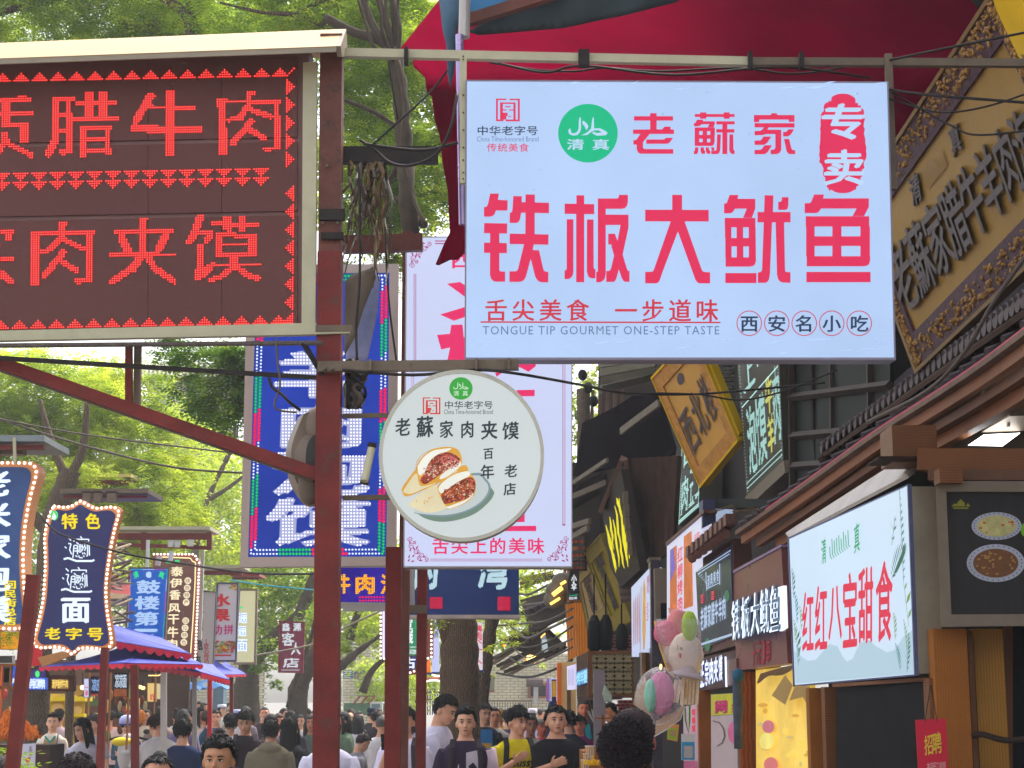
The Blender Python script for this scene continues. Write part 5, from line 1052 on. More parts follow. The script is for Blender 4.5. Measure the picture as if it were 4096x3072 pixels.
tree('big bare-barked tree trunk under the tall white sign, in the middle of the crowd',(1840,20),[(1838,2800,20,0.193),(1838,2600,20,0.186),(1832,2450,20,0.184),(1826,2330,20,0.180),(1812,2200,20,0.180),(1800,1900,20,0.186)],[([(1815,2590,20),(1785,2500,19.9),(1768,2455,19.9)],.13,.08)],[(1742,2400,19,.15),(1735,2455,19,.12),(1765,2370,19,.1),(1750,2480,19,.08)],90,.045,0,20,mat('pale_bark',(118,96,74),.9,var=.3,scale=4,bump=1,bscale=10,stripes=('X',14,7,(70,56,44),2)))  # slightly lighter bark colour than the other trees
tree('slimmer leaning trunk to the right of the big bare trunk',(1925,23.5),[(1925,2800,23.5,.1),(1942,2650,23.5,.095),(1965,2480,23.5,.08),(1978,2300,23.5,.07)],[([(1970,2520,23.5),(2010,2420,23.5),(2060,2350,23.5)],.05,.03)],[(2010,2510,24,.28),(2040,2440,25,.25),(1980,2600,22,.16),(1960,2680,23.5,.12),(2180,2290,27,.4),(2260,2350,28,.4),(2120,2330,27,.3),(2060,2560,26,.15),(2150,2500,30,.25),(2230,2440,30,.3),(2080,2650,40,.12),(2180,2660,40,.15),(2100,2400,32,.5),(2200,2560,34,.3)],3000,.07,0,21,sprays=False)
tree('glimpse of sunlit leaves between tall white sign and purple awning',(2340,30),[(2335,1700,30,.12),(2330,1600,30,.1)],[],[(2310,1560,31,.45),(2330,1700,31,.5),(2300,1800,31,.4),(2345,1450,31,.4),(2360,1620,32,.5)],2600,.1,0,22,sprays=False)
cr=crown(None,[(200,1700,60,3.5),(600,1850,62,3.5),(950,2050,60,3),(100,2150,60,3),(450,2250,62,3),(850,2400,60,2.6),(1150,2200,58,2.6),(1300,2450,60,2.4),(1450,2350,60,2.4),(1600,2600,62,2.2),(2000,2400,62,2.2),(1500,700,40,2.2),(1650,400,40,2.0),(1450,100,40,2.2),(900,50,44,2.0),(1950,2560,64,1.2)],46000,.3,0,31,sprays=False,name='distant_foliage')
# far buildings and walls
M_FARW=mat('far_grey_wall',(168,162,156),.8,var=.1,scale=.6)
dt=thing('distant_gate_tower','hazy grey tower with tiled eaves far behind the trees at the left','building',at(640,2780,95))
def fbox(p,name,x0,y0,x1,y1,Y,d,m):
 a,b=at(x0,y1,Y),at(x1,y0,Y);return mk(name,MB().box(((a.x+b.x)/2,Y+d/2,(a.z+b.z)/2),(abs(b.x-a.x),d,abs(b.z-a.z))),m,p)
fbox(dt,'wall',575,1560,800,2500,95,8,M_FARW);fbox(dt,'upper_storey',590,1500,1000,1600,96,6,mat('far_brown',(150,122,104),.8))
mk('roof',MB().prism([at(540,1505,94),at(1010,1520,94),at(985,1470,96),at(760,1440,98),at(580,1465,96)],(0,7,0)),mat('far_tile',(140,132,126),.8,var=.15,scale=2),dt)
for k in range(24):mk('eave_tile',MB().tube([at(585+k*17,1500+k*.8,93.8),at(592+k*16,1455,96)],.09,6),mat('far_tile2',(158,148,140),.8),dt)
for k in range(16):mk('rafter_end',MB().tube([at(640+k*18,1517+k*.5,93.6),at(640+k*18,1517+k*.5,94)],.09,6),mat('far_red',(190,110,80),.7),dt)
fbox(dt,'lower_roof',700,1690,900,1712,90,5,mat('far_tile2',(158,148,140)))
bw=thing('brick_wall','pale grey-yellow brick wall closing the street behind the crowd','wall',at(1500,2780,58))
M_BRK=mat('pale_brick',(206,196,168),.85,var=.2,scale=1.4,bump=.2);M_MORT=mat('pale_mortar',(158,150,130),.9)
Yw=58;zt=at(0,2590,Yw).z
for(x0,x1,top)in((760,1050,2640),(1370,1475,2590),(1880,2360,2615)):
 a,b=at(x0,2860,Yw),at(x1,2860,Yw);zt=at(0,top,Yw).z
 mk('mortar',MB().box(((a.x+b.x)/2,Yw+.15,zt/2),(b.x-a.x,.28,zt)),M_MORT,bw)
 mb=MB();q=random.Random(x0);r_=0;z=1.0
 while z<zt:
  x=a.x-(.14 if r_%2 else 0)
  while x<b.x:
   l=.27;mb.box((x+l/2,Yw-.005+q.uniform(-.01,.01),z+.04),(l-.03,.06,.068));x+=l
  z+=.092;r_+=1
 mk('brickwork',mb,M_BRK,bw,kind='stuff')
mk('gable_brickwork',MB().prism([at(1980,2620,58.2),at(2240,2620,58.2),at(2240,2530,58.2),at(2190,2545,58.2)],(0,.2,0)),M_BRK,bw)
wb_=thing('barred_window','dark window in the pale brick wall with a grey pipe before it','window',at(2150,2800,57.6))
fbox(wb_,'pane',2122,2742,2184,2785,57.7,.1,M_BLACK)
for q4 in((2110,2738,2122,2790),(2184,2738,2192,2790),(2110,2730,2192,2742),(2110,2785,2192,2793),(2150,2742,2154,2785)):fbox(wb_,'frame_bar',*q4,57.6,.15,mat('window_wood',(150,96,62),.6))
mk('hood',MB().tube([at(2106,2727,57.3),at(2172,2730,57.3)],.16,10),mat('hood_tile',(84,68,66),.8),wb_)
fbox(wb_,'downpipe',2134,2735,2152,2815,57.3,.1,mat('grey_pipe',(160,156,156),.6))
fn=thing('railing','grey metal railing in front of the pale brick wall','fence',at(1970,2850,50))
for y in(2803,2840):mk('rail',MB().beam(at(1880,y,50),at(2130,y+1,50),.04,.05),M_STEEL,fn)
for k in range(24):x=1884+k*10.5;mk('baluster',MB().beam(at(x,2800,50),at(x,2850,50),.025,.025,(0,1,0)),M_STEEL,fn)
fn=thing('iron_fence','dark spiked iron fence in front of greenery behind the red posts','fence',at(1550,2860,48))
for y in(2770,2800):mk('rail',MB().beam(at(1465,y,48),at(1780,y,48),.04,.05),M_DARK,fn)
for k in range(32):x=1468+k*9.7;mk('paling',MB().beam(at(x,2752,48),at(x,2860,48),.03,.03,(0,1,0)),M_DARK,fn)
fn=thing('railing','white pipe railing by the blue market umbrellas at left','fence',at(880,2850,46))
for y in(2798,):mk('rail',MB().beam(at(800,y,46),at(1000,y,46),.04,.05),M_SILVER,fn)
for k in range(16):x=805+k*12;mk('baluster',MB().beam(at(x,2796,46),at(x,2850,46),.03,.03,(0,1,0)),M_SILVER,fn)
bs=thing('notice_boards','blue and purple notice board behind the trees right of the brown post','notice board',at(1420,2715,50))
pb=Plane((1372,2680,50),(1470,2682,50),(1372,2714,50));slab(pb,rect(1372,2680,1414,2714),mat('blue_board',(62,92,150),.5),bs,'blue_panel',0,.05);slab(pb,rect(1416,2682,1472,2718),mat('violet_board',(84,66,104),.5),bs,'violet_panel',0,.05)
for k in range(4):sheet(pb,rect(1376,2684+k*8,1408-k*2,2687+k*8),M_WHITE,bs,'text_line',.02)
text(pb,'文明旅游',rect(1420,2698,1468,2712),mat('gold_small_text',(170,130,90),.5),bs,.02)
ct=thing('street_cleaning_cart','small green-white market truck parked behind the crowd between the posts','cart',ground_pt(1450,40))
fbox(ct,'body',1375,2812,1540,2860,40,1.2,mat('cart_green',(96,130,104),.5,var=.2));fbox(ct,'cab',1480,2808,1530,2850,39.8,1.0,M_WHITE);fbox(ct,'windscreen',1486,2816,1520,2836,39.7,.05,mat('windscreen',(110,130,140),.2))
for k in range(3):mk('pole',MB().beam(at(1415+k*30,2815,40),at(1440+k*30,2785,40),.05,.05),mat('cart_pole',(150,90,66),.6),ct)
fbox(ct,'rack_rail',1430,2783,1500,2787,40,.05,M_STEEL)
# signs in the middle distance
M_YL=lit('amber_led',(255,214,70),1.4,0,small=True);M_AMB=lit('amber_halo',(232,130,10),.95,.0,small=True)
ns=thing('amber_led_sign','blue-purple sign in a silver frame with amber dotted characters behind the post','sign',at(1490,2430,12))
pl=Plane((1376,2272,12),(1650,2272,12),(1376,2420,12))
slab(pl,rect(1300,2270,1642,2410),lit('purple_blue_face',(52,34,160),.85,.35,3),ns,'panel',0,.04)
frame(pl,[(1290,2262),(1655,2262),(1655,2432),(1290,2432)],[(1300,2270),(1640,2270),(1640,2410),(1300,2408)],M_SILVER,ns,'frame',.02,.1)
for ch,Q in(('牛',rect(1350,2296,1402,2376)),('肉',rect(*K5(184,140),*K5(415,380))),('泡',rect(*K5(486,140),*K5(700,380)))):
 a=text(pl,ch,Q,M_AMB,ns,.004,bold=.05,ink=True,name='character')[0];dots(pl,grid(Q[0][0]+3,Q[0][1]+3,Q[2][0],Q[2][1],6.6,6.6,text_test(ch,Q,.035,ink=True)),2.1,M_YL,a,'led_dots',.008)
P=[K5(240+k*34,y)for k in range(11)for y in(415,455)];dots(pl,P,2.6,cols[0],ns,'border_leds',.008);dots(pl,P,5.5,glow[0],ns,'led_glow',.005,n=4)
bar('sign_bracket','grey flat bar with bolts under the amber LED sign',(*K5(740,555),11.9),(*K5(1032,560),11.9),.03,.055,M_STEEL)
bar('sign_bracket','grey bar under the left half of the amber LED sign',(*K5(40,548),11.9),(*K5(560,548),11.9),.03,.04,M_SILVER)
cs=thing('calligraphy_led_sign','wide dark blue sign with glittering white brush characters and red dotted seals','sign',at(1860,2470,17))
pl=Plane((1640,2100,17),(2080,2100,17),(1640,2462,17))
slab(pl,rect(1611,2100,2076,2460),lit('deep_blue_face',(20,42,92),.8,.3,1),cs,'panel',0,.2)
slab(pl,rect(1611,2459,2080,2474),mat('alu_trim',(176,160,150),.4,metal=.4,var=.2,scale=8),cs,'bottom_trim',.03,.24)
M_WD=lit('sparkle_white',(226,246,250),1.2,0,small=True)
for ch,Q in(('湾',[K5(1640,-160),K5(2040,-180),K5(2010,325),K5(1640,325)]),('府',[K5(860,-260),K5(1240,-260),K5(1190,325),K5(880,325)])):
 a=text(pl,ch,Q,mat('brush_backing',(120,150,160),.5,emit=(110,150,165),k=.8,var=0),cs,.006,bold=.04,ink=True,name='character')[0];dots(pl,grid(Q[3][0]-5,Q[0][1],Q[1][0],Q[2][1],4.4,4.4,text_test(ch,Q,.035,ink=True)),1.6,M_WD,a,'led_dots',.02)
for(a,b,c,d)in((1890,415,2040,572),(1080,420,1225,550)):
 dots(pl,grid(*K5(a,b),*K5(c,d),4.6,4.6),1.7,cols[0],cs,'seal_leds',.02);sheet(pl,rect(*K5(a-6,b-6),*K5(c+6,d+6)),mat('seal_dim',(90,6,30),.5,emit=(100,0,30),k=.7,var=0),cs,'seal',.01)
M_BULB=mat('warm_bulb',(255,240,225),.3,var=0,emit=(255,238,226),k=2.4,small=True)
M_BRIM=mat('bulb_sign_rim',(150,84,70),.5,var=.15)
bc=thing('bulb_edged_sign','green and navy sign edged with round bulbs standing behind the red posts','sign',at(1640,2720,24))
pl=Plane((1515,2440,24),(1740,2440,24),(1515,2720,24))
slab(pl,[K5(*p)for p in((480,400),(1110,400),(1110,1140),(1050,1160),(900,1340),(740,1350),(560,1160),(480,1140))],M_BRIM,bc,'rim',0,.2)
slab(pl,rect(*K5(740,640),*K5(1040,1110)),lit('market_green',(40,142,96),.9,.05),bc,'green_panel',.02,.02);slab(pl,[K5(730,1125),K5(915,1125),K5(905,1260),K5(840,1290),K5(735,1290)],lit('navy_face',(50,50,130),.8,.1),bc,'navy_panel',.02,.02)
slab(pl,rect(*K5(507,570),*K5(533,1150)),lit('white_tube',(220,220,255),1.2,0),bc,'light_tube',.03,.03)
M_WT=lit('white_letter',(240,246,250),1.0,0)
text(pl,'商品城',rect(*K5(760,560+40),*K5(870,970)),M_WT,bc,.025,bold=.035,vert=True,gap=.05,each=True)
text(pl,'购物·买旅',rect(*K5(705,1040),*K5(912,1095)),M_WT,bc,.025,bold=.012);text(pl,'MUSLIM MARKET',rect(*K5(740,1002),*K5(915,1022)),M_WT,bc,.025,line=True)
text(pl,'占',rect(*K5(760,1125),*K5(905,1270)),M_WT,bc,.03,bold=.04,ink=True,name='character')
P=[K5(488,605+k*49)for k in range(12)]+[K5(1092,640+49*k)for k in range(11)]+[K5(*p)for p in((532,1152),(1052,1145),(745,1318),(792,1325),(840,1318),(886,1300))]
dots(pl,P,4.6,M_BULB,bc,'bulbs',.06,dome=True)
mk('canopy_bulbs',MB(),M_BULB,bc)if False else None
t=thing('bulb_garland','two short rows of bright round bulbs under the bulb-edged sign','string lights',at(1700,2720,26));pl2=Plane((1690,2690,26),(1790,2690,26),(1690,2740,26))
dots(pl2,[K5(1108+k*20,1345+12*math.sin(k*.5))for k in range(6)]+[K5(1035+k*19,1420-12*math.sin(k*.35))for k in range(11)],3.6,M_BULB,t,'bulbs',0,dome=True)
mk('wire',MB().tube([pl2 .at(*K5(1030,1395),-.05),pl2 .at(*K5(1235,1390),-.05)],.03,6),M_BRIM,t)
for(lab,x0,y0,x1,y1,Y,m,st)in(('narrow white-and-blue lit pillar sign left of the big trunk',1728,2480,1756,2688,30,lit('lilac_face',(200,205,250),.95,.05),'文创'),('small flame-orange lit panel beside the bulb sign',1704,2640,1722,2690,27,lit('flame_face',(240,120,40),1,.3,6),''),('red and white slanted banner sign right of the big trunk',1897,2490,1930,2680,22,lit('banner_white',(226,214,226),.9,.05),'烤肉')):
 t=thing('lit_sign',lab,'sign',at(x0,y1,Y));pl=Plane((x0,y0,Y),(x1,y0,Y),(x0,y1,Y));slab(pl,rect(x0,y0,x1,y1),m,t,'panel',0,.1)
 if st:text(pl,st,rect(x0+3,y0+10,x1-3,y0+70),lit('navy_print',(40,50,130),.9,0)if x0<1800 else M_RD3,t,.01,bold=.03,vert=True,each=True)
 if x0>1800:
  for k in range(4):stroke(pl,[(x0+2,y0+20+40*k),(x1-2,y0+30+40*k+(k%2)*15)],4,M_RD3,t,'stripe',.02)
 slab(pl,rect(x0-2,y1,x1+4,y1+8),mat('sign_foot_blue',(60,70,150),.4),t,'foot',.01,.12)
t=thing('led_edged_board','orange-edged small board with tiny LEDs by the slim trunk','sign',at(1950,2705,26));pl=Plane((1935,2640,26),(1960,2640,26),(1935,2710,26));slab(pl,[(1942,2640),(1958,2640),(1956,2712),(1934,2712)],mat('orange_edge',(206,120,40),.5,emit=(190,100,30),k=.5,var=0),t,'panel',0,.08);sheet(pl,[(1942,2645),(1949,2645),(1943,2706),(1937,2706)],M_WHITE,t,'face',.006);dots(pl,[(1953-k*.15,2645+k*6)for k in range(11)],1.5,cols[0],t,'leds',.012)
# left side: hanging signs
def board(name,label,C,face,edge,Y,thick=.12,fr=6):
 t=thing(name,label,'sign',at(C[3][0],C[3][1],Y));pl=Plane((*C[0],Y),(*C[1],Y),(*C[3],Y));slab(pl,C,edge,t,'body',-.011,thick)
 I=[bil(C,.02,.02*.5),bil(C,.98,.01),bil(C,.98,.99),bil(C,.02,.99)];slab(pl,C,face,t,'sign_face',0,.01)
 if fr:frame(pl,[(C[0][0]-fr,C[0][1]-fr),(C[1][0]+fr,C[1][1]-fr),(C[2][0]+fr,C[2][1]+fr),(C[3][0]-fr,C[3][1]+fr)],C,edge,t,'frame',.02,.06)
 return t,pl
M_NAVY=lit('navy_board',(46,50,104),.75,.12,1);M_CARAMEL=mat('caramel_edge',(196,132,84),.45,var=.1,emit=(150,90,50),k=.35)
M_YCH=lit('yellow_character',(250,226,20),1.0,0);M_WCH=lit('white_blue_character',(226,242,255),1.15,0);M_ORH=lit('orange_halo',(180,110,30),.7,0)
out=[K3(*p)for p in((450,362),(540,372),(610,355),(665,320),(720,350),(800,380),(880,372),(945,372),(980,400),(985,430),(960,520),(930,650),(905,800),(885,950),(878,1080),(890,1250),(915,1400),(925,1500),(905,1530),(860,1548),(770,1540),(700,1538),(640,1550),(596,1590),(550,1555),(480,1530),(400,1535),(320,1535),(280,1500),(278,1460),(320,1320),(355,1150),(368,1000),(375,850),(372,700),(370,620),(390,500),(425,400))]
nd=thing('noodle_sign','wavy navy upright sign edged with round bulbs, yellow and white noodle characters','sign',at(300,2610,16))
pl=Plane((200,2040,16),(480,2040,15.9),(200,2600,16))
so=smooth_pts(out+[out[0]],3)[:-1];cxm=sum(p[0]for p in so)/len(so);cym=sum(p[1]for p in so)/len(so)
big_=[(cxm+(x-cxm)*1.04+2,cym+(y-cym)*1.018)for x,y in so];sml=[(cxm+(x-cxm)*.9,cym+(y-cym)*.955)for x,y in so]
slab(pl,big_,M_CARAMEL,nd,'rim',0,.07);slab(pl,sml,M_NAVY,nd,'sign_face',.012,.02)
B=along(so,18.4,True);dots(pl,B,5.4,M_BULB,nd,'bulbs',.02,dome=True)
for ch,a,b in(('特',(510,422),(645,552)),('色',(708,420),(832,552)),('老',(370,1368),(502,1468)),('字',(545,1370),(680,1470)),('号',(722,1372),(856,1478))):
 Q=rect(*K3(*a),*K3(*b));text(pl,ch,Q,M_ORH,nd,.014,bold=.05,ink=True,name='halo');text(pl,ch,Q,M_YCH,nd,.018,bold=.028,ink=True,name='character')
for ch,a,b in(('面',(505,1122),(750,1332)),):text(pl,ch,rect(*K3(*a),*K3(*b)),M_WCH,nd,.018,bold=.035,ink=True,name='character')
BI_=[[(60,10),(85,35)],[(60,60),(85,62),(72,110),(90,150)],[(20,190),(60,180),(130,205),(270,205),(285,195)],[(165,0),(180,20)],[(110,45),(110,25),(240,25),(235,45)],[(130,50),(150,65)],[(215,48),(200,65)],[(110,75),(100,180)],[(112,75),(140,75),(140,150)],[(112,100),(138,100)],[(112,122),(138,122)],[(150,72),(175,72)],[(150,85),(175,85)],[(150,98),(175,98)],[(152,112),(172,112),(172,130),(152,130),(152,112)],[(185,70),(178,90),(192,90),(180,120)],[(205,70),(200,90),(213,90),(202,120)],[(225,62),(228,150),(220,168)],[(240,62),(244,160)],[(120,160),(140,170)],[(150,158),(158,178),(185,178)],[(190,160),(200,170)],[(185,135),(185,150)],[(195,135),(210,150)],[(30,85),(45,100)]]
for(ox,oy)in((508,612),(488,868)):
 for k,s_ in enumerate(BI_):stroke(pl,[K3(ox+x*.96,oy+y)for x,y in s_],4.6 if k!=2 else 8,M_WCH,nd,'character_stroke',.018+k*.0006)
out=[(-260,1858),(-60,1852),(100,1852),(135,1862),(145,1895),(128,1960),(112,2030),(98,2120),(92,2220),(95,2330),(105,2430),(112,2480),(95,2510),(40,2515),(-20,2515),(-120,2540),(-260,2515),(-300,2400),(-270,2150),(-300,1900)]
ls=thing('bulb_edged_sign','blue wavy sign edged with bulbs, cut off by the left edge of the view','sign',at(0,2520,14));pl=Plane((-50,1880,14),(140,1880,14),(-50,2500,14))
so=smooth_pts(out+[out[0]],3)[:-1];cxm,cym=-80,2190;slab(pl,[(cxm+(x-cxm)*1.045,cym+(y-cym)*1.02)for x,y in so],M_CARAMEL,ls,'rim',0,.2);slab(pl,[(cxm+(x-cxm)*.9,cym+(y-cym)*.95)for x,y in so],lit('blue_board',(56,84,160),.8,.1,1),ls,'sign_face',.012,.02)
dots(pl,along(so,22.4,True),6.4,M_BULB,ls,'bulbs',.02,dome=True)
text(pl,'回民街总店',rect(*K3(38,975),*K3(132,1352)),M_YCH,ls,.018,bold=.035,vert=True,gap=.12,each=True)
text(pl,'老米家泡馍',rect(-95,1870,36,2500),M_WCH,ls,.018,bold=.04,vert=True,gap=.2,each=True)
C=[(522,2270),(676,2280),(655,2690),(502,2690)]
C=[K4(*p)for p in((112,342),(532,345),(470,1370),(55,1360))]
t,pl=board('led_text_sign','bright blue sign with white dotted characters and tiny coloured border lights',C,lit('royal_blue_face',(22,92,190),.85,.1,1),M_STEEL,22)
for ch,a,b in(('鼓',(180,470),(450,625)),('楼',(160,645),(440,800)),('第',(155,820),(430,975)),('一',(150,1010),(415,1045)),('香',(150,1070),(415,1230))):
 Q=rect(*K4(*a),*K4(*b));text(pl,ch,Q,lit('pale_blue_character',(176,206,246),.95,0),t,.006,bold=.04,ink=True,name='character')
text(pl,'清',[K4(140,390),K4(190,365),K4(215,430),K4(160,465)],cols[1],t,.006,bold=.03,ink=True,name='character');text(pl,'真',[K4(440,365),K4(500,395),K4(480,465),K4(420,430)],cols[1],t,.006,bold=.03,ink=True,name='character')
ccx,ccy=K4(320,412);sheet(pl,[(ccx+12.5*math.cos(a),ccy+12.5*math.sin(a))for a in[R(40+280*i/20)for i in range(21)]]+[(ccx+4+10*math.cos(a),ccy+10*math.sin(a))for a in[R(300-240*i/18)for i in range(19)]],M_PALE,t,'crescent',.006)
sheet(pl,[(ccx+6+(5 if i%2==0 else 2)*math.cos(R(36*i-90)),ccy+(5 if i%2==0 else 2)*math.sin(R(36*i-90)))for i in range(10)],M_PALE,t,'star',.0075)
led_border(pl,t,None,[inset(C,3.5)],3.6,1.3,[1,2,0,1,2,0,0,1],22)
P=[K4(*p)for p in((140,1290),(225,1258),(215,1280),(400,1285),(400,1310),(215,1312),(222,1330))];slab(pl,P,mat('red_arrow',(210,20,50),.5,emit=(220,30,60),k=.7,var=0),t,'arrow',.02,.02)
C=[K4(*p)for p in((370,190),(860,215),(800,1345),(330,1300))]
t=thing('bulb_edged_sign','brown sign edged with bulbs and glowing cream characters behind the blue one','sign',at(700,2640,24));pl=Plane((600,2210,24),(800,2210,24),(600,2640,24))
so=smooth_pts([K4(*p)for p in((365,190),(400,182),(480,180),(600,183),(700,186),(810,190),(840,215),(872,260),(872,330),(862,470),(850,700),(838,900),(825,1100),(815,1330),(560,1370),(330,1300),(350,700))],3)
slab(pl,so,M_BRIM,t,'rim',0,.2);slab(pl,[K4(*p)for p in((420,225),(780,232),(800,262),(830,275),(825,500),(790,1275),(400,1290))],lit('brown_board',(112,74,66),.8,.12),t,'sign_face',.012,.02)
stroke(pl,[K4(*p)for p in((440,215),(780,228),(800,262),(835,275),(830,500),(808,900),(782,1280))],4.5,lit('cream_tube',(255,236,170),1.3,0),t,'light_tube',.02)
dots(pl,[K4(375+39*k,185)for k in range(12)]+[K4(835+(k>0)*15+(25 if k>1 else 0)-max(0,k-3)*1.6,205+38*k)for k in range(31)],4.4,M_BULB,t,'bulbs',.03,dome=True)
for ch,a,b in(('泰',(560,320),(700,430)),('伊',(550,450),(690,555)),('香',(545,580),(670,690)),('风',(535,730),(665,830)),('干',(530,850),(655,960)),('牛',(525,985),(645,1110)),('肉',(515,1125),(635,1220))):text(pl,ch,rect(*K4(*a),*K4(*b)),lit('cream_character',(250,234,190),1.1,0),t,.02,bold=.03,ink=True,name='character')
text(pl,'清真',rect(*K4(490,245),*K4(680,285)),cols[1],t,.02,bold=.03,gap=.3)
for k,ch in enumerate('陕西特产回坊特色'):
 x,y=(750-(k%4)*6,478+(k%4)*80)if k<4 else(727-(k%4)*7,920+(k%4)*80);c=K4(x,y)
 sheet(pl,circ(*c,13.5,n=24),lit('cream_disc',(252,238,200),1.05,0),t,'disc',.02);text(pl,ch,rect(c[0]-9,c[1]-9,c[0]+9,c[1]+9),M_BRIM,t,.03,bold=.01,name='character')
for k in range(6):
 c=K4(600+(k%3)*80,560+k*70);P=[(c[0]+11*(1-i/16)*math.cos(i*.6+k),c[1]+11*(1-i/16)*math.sin(i*.6+k))for i in range(14)];stroke(pl,P,3,mat('grey_cloud',(112,100,96),.6),t,'cloud_scroll',.017)
C=[K4(*p)for p in((900,600),(1058,608),(1020,1480),(850,1400))]
t,pl=board('upright_board','pale grey upright board with dark brush characters and a small red column',C,mat('pale_grey_face',(196,190,190),.6,var=.05),mat('slate_edge',(84,80,92),.5),26,fr=4)
for ch,a,b in(('兰',(872,690),(925,830)),('日',(860,905),(915,1035)),('甑',(850,1110),(915,1250)),('糕',(840,1310),(895,1390))):text(pl,ch,rect(*K4(*a),*K4(*b)),mat('brush_grey',(70,72,78),.6),t,.006,bold=.02,ink=True,name='character')
text(pl,'[匠心传承]',rect(*K4(928,1115),*K4(985,1460)),mat('brick_red_print',(196,60,60),.6),t,.006,bold=.012,vert=True,each=True)
C=[K4(*p)for p in((1085,510),(1295,515),(1272,1355),(1040,1355))]
t,pl=board('fruit_sign','white fruit sign with bold red characters and a picture of sliced fruit',C,mat('white_poster',(214,206,212),.5,var=.04),mat('indigo_edge',(74,70,104),.5),28,fr=6)
for ch,a,b,m in(('水',(1020,620),(1225,765),0),('果',(1010,790),(1220,930),0),('助',(1010,965),(1130,1075),1),('拼',(1145,962),(1255,1072),1)):text(pl,ch,rect(*K4(*a),*K4(*b)),(mat('fruit_red',(226,40,50),.5),mat('fruit_pink',(214,50,130),.5))[m],t,.006,bold=.045 if m==0 else.025,ink=True,name='character')
sheet(pl,rect(*K4(1050,1295),*K4(1232,1312)),mat('fruit_red',(226,40,50)),t,'stripe',.006)
q=random.Random(5);fm=[mat('fruit%d'%i,c,.5)for i,c in enumerate(((222,90,60),(226,190,60),(150,160,60),(200,60,80),(90,120,80)))]
for k in range(70):c=K4(q.uniform(1050,1270),q.uniform(1150,1270));sheet(pl,circ(*c,q.uniform(4,9),q.uniform(3,6),8),q.choice(fm),t,'fruit_slice',.006+k*.0003)
for k in range(14):c=K4(q.uniform(1205,1290),q.uniform(520,575));sheet(pl,circ(*c,q.uniform(3,7),q.uniform(3,5),7),q.choice(fm[:3]),t,'fruit_slice',.006+k*.0003)
C=[K4(*p)for p in((1330,590),(1500,590),(1480,1380),(1280,1380))]
t,pl=board('noodle_lightbox','cream rounded lightbox with glowing white-blue noodle characters at the end of the row',C,lit('cream_face',(216,212,168),.8,.05),mat('taupe_frame',(150,132,112),.5,var=.1),30,fr=9)
for ch,a,b in(('逦',(1305,830),(1410,950)),('逦',(1300,975),(1400,1095)),('面',(1290,1125),(1410,1265))):text(pl,ch,rect(*K4(*a),*K4(*b)),lit('blue_halo',(80,120,230),.9,0),t,.006,bold=.06,ink=True,name='halo');text(pl,ch,rect(*K4(*a),*K4(*b)),M_WCH,t,.012,bold=.025,ink=True,name='character')
sheet(pl,rect(*K4(1322,765),*K4(1355,785)),cols[1],t,'green_mark',.006)
C=[K4(*p)for p in((1765,925),(2040,935),(2020,1495),(1752,1490))]
t,pl=board('led_column_sign','small dark red sign with white dotted characters partly behind a leaning limb',C,mat('maroon_face',(96,30,50),.5,emit=(90,24,50),k=.6),mat('maroon_edge',(130,52,44),.5),34,fr=2)
for ch,a,b in(('鑫',(1790,945),(1880,1035)),('源',(1915,945),(2005,1035)),('客',(1790,1050),(1930,1200)),('人',(1890,1160),(2000,1300)),('店',(1800,1330),(1980,1440))):Q=rect(*K4(*a),*K4(*b));dots(pl,grid(Q[0][0],Q[0][1],Q[2][0],Q[2][1],2.6,2.6,text_test(ch,Q,.035,ink=True)),1.2,M_WD,t,'led_character',.01)
dots(pl,[K4(1785+k*9,1466)for k in range(23)],1.3,M_WD,t,'led_line',.01)
def shelfroof(label,x0,y0,x1,y1,Y,m):
 t=thing('sign_canopy',label,'canopy',at(x0,y1,Y));a=at(x0,y1,Y);b=at(x1,y0,Y);mk('top_sheet',MB().box(((a.x+b.x)/2,Y+.3,b.z),(b.x-a.x,.8,.05)),m,t);mk('beam',MB().box(((a.x+b.x)/2,Y,(a.z+b.z)/2-.03),(b.x-a.x-.04,.08,(b.z-a.z)*.55)),M_POST,t);return t
t=shelfroof('long cream-topped red frame above the drum tower and beef signs',466,2115,845,2160,24,M_CREAM)
for(a,b,c,d)in((470,2178,842,2192),):mk('rail',MB().beam(at(a,b,24),at(c,d,24),.05,.05),M_POST,t)
for x in(575,838):mk('upright',MB().beam(at(x,2130,24),at(x,2200,24),.07,.07,(0,1,0)),M_POST,t)
for i,(x,y)in enumerate(((683,2175),(709,2176),(762,2172))):
 s=thing('spotlight',('left grey box spotlight of three under the cream-topped frame','middle white box spotlight of three under the cream-topped frame','right grey box spotlight of three under the cream-topped frame')[i],'spotlight',at(x,y,23.8),'box spotlights');mk('housing',MB().box(at(x,y,23.8),(.075,.1,.09),.1),M_SILVER,s);mk('lens',MB().box(at(x,y+2,23.74),(.06,.01,.07),.1),M_WHITE,s)
shelfroof('cream sheet canopy above the fruit sign',805,2268,975,2300,29,M_CREAM);shelfroof('upper far canopy strip with warm edge behind the yellow-green tree',270,1905,530,1940,27,mat('warm_strip',(210,180,130),.5));shelfroof('red and grey strip canopy near the turquoise wire',925,2300,1040,2315,31,mat('dull_red',(150,60,60),.5))
shelfroof('grey flat canopy with box above the far-left blue sign',-200,1760,190,1790,13.8,mat('canopy_grey',(132,140,142),.5));t=thing('canopy_box','grey box fixed under the flat canopy at the far left','box',at(60,1820,13.9));mk('body',MB().box(at(40,1808,13.95),(.25,.1,.05)),M_STEEL,t);mk('bracket',MB().beam(at(58,1750,13.7),at(60,1855,13.7),.025,.02,(0,1,0)),M_CREAM,t)
shelfroof('brown canopy rail with dark boxes above the noodle sign',250,1968,600,1985,18,M_STEEL)
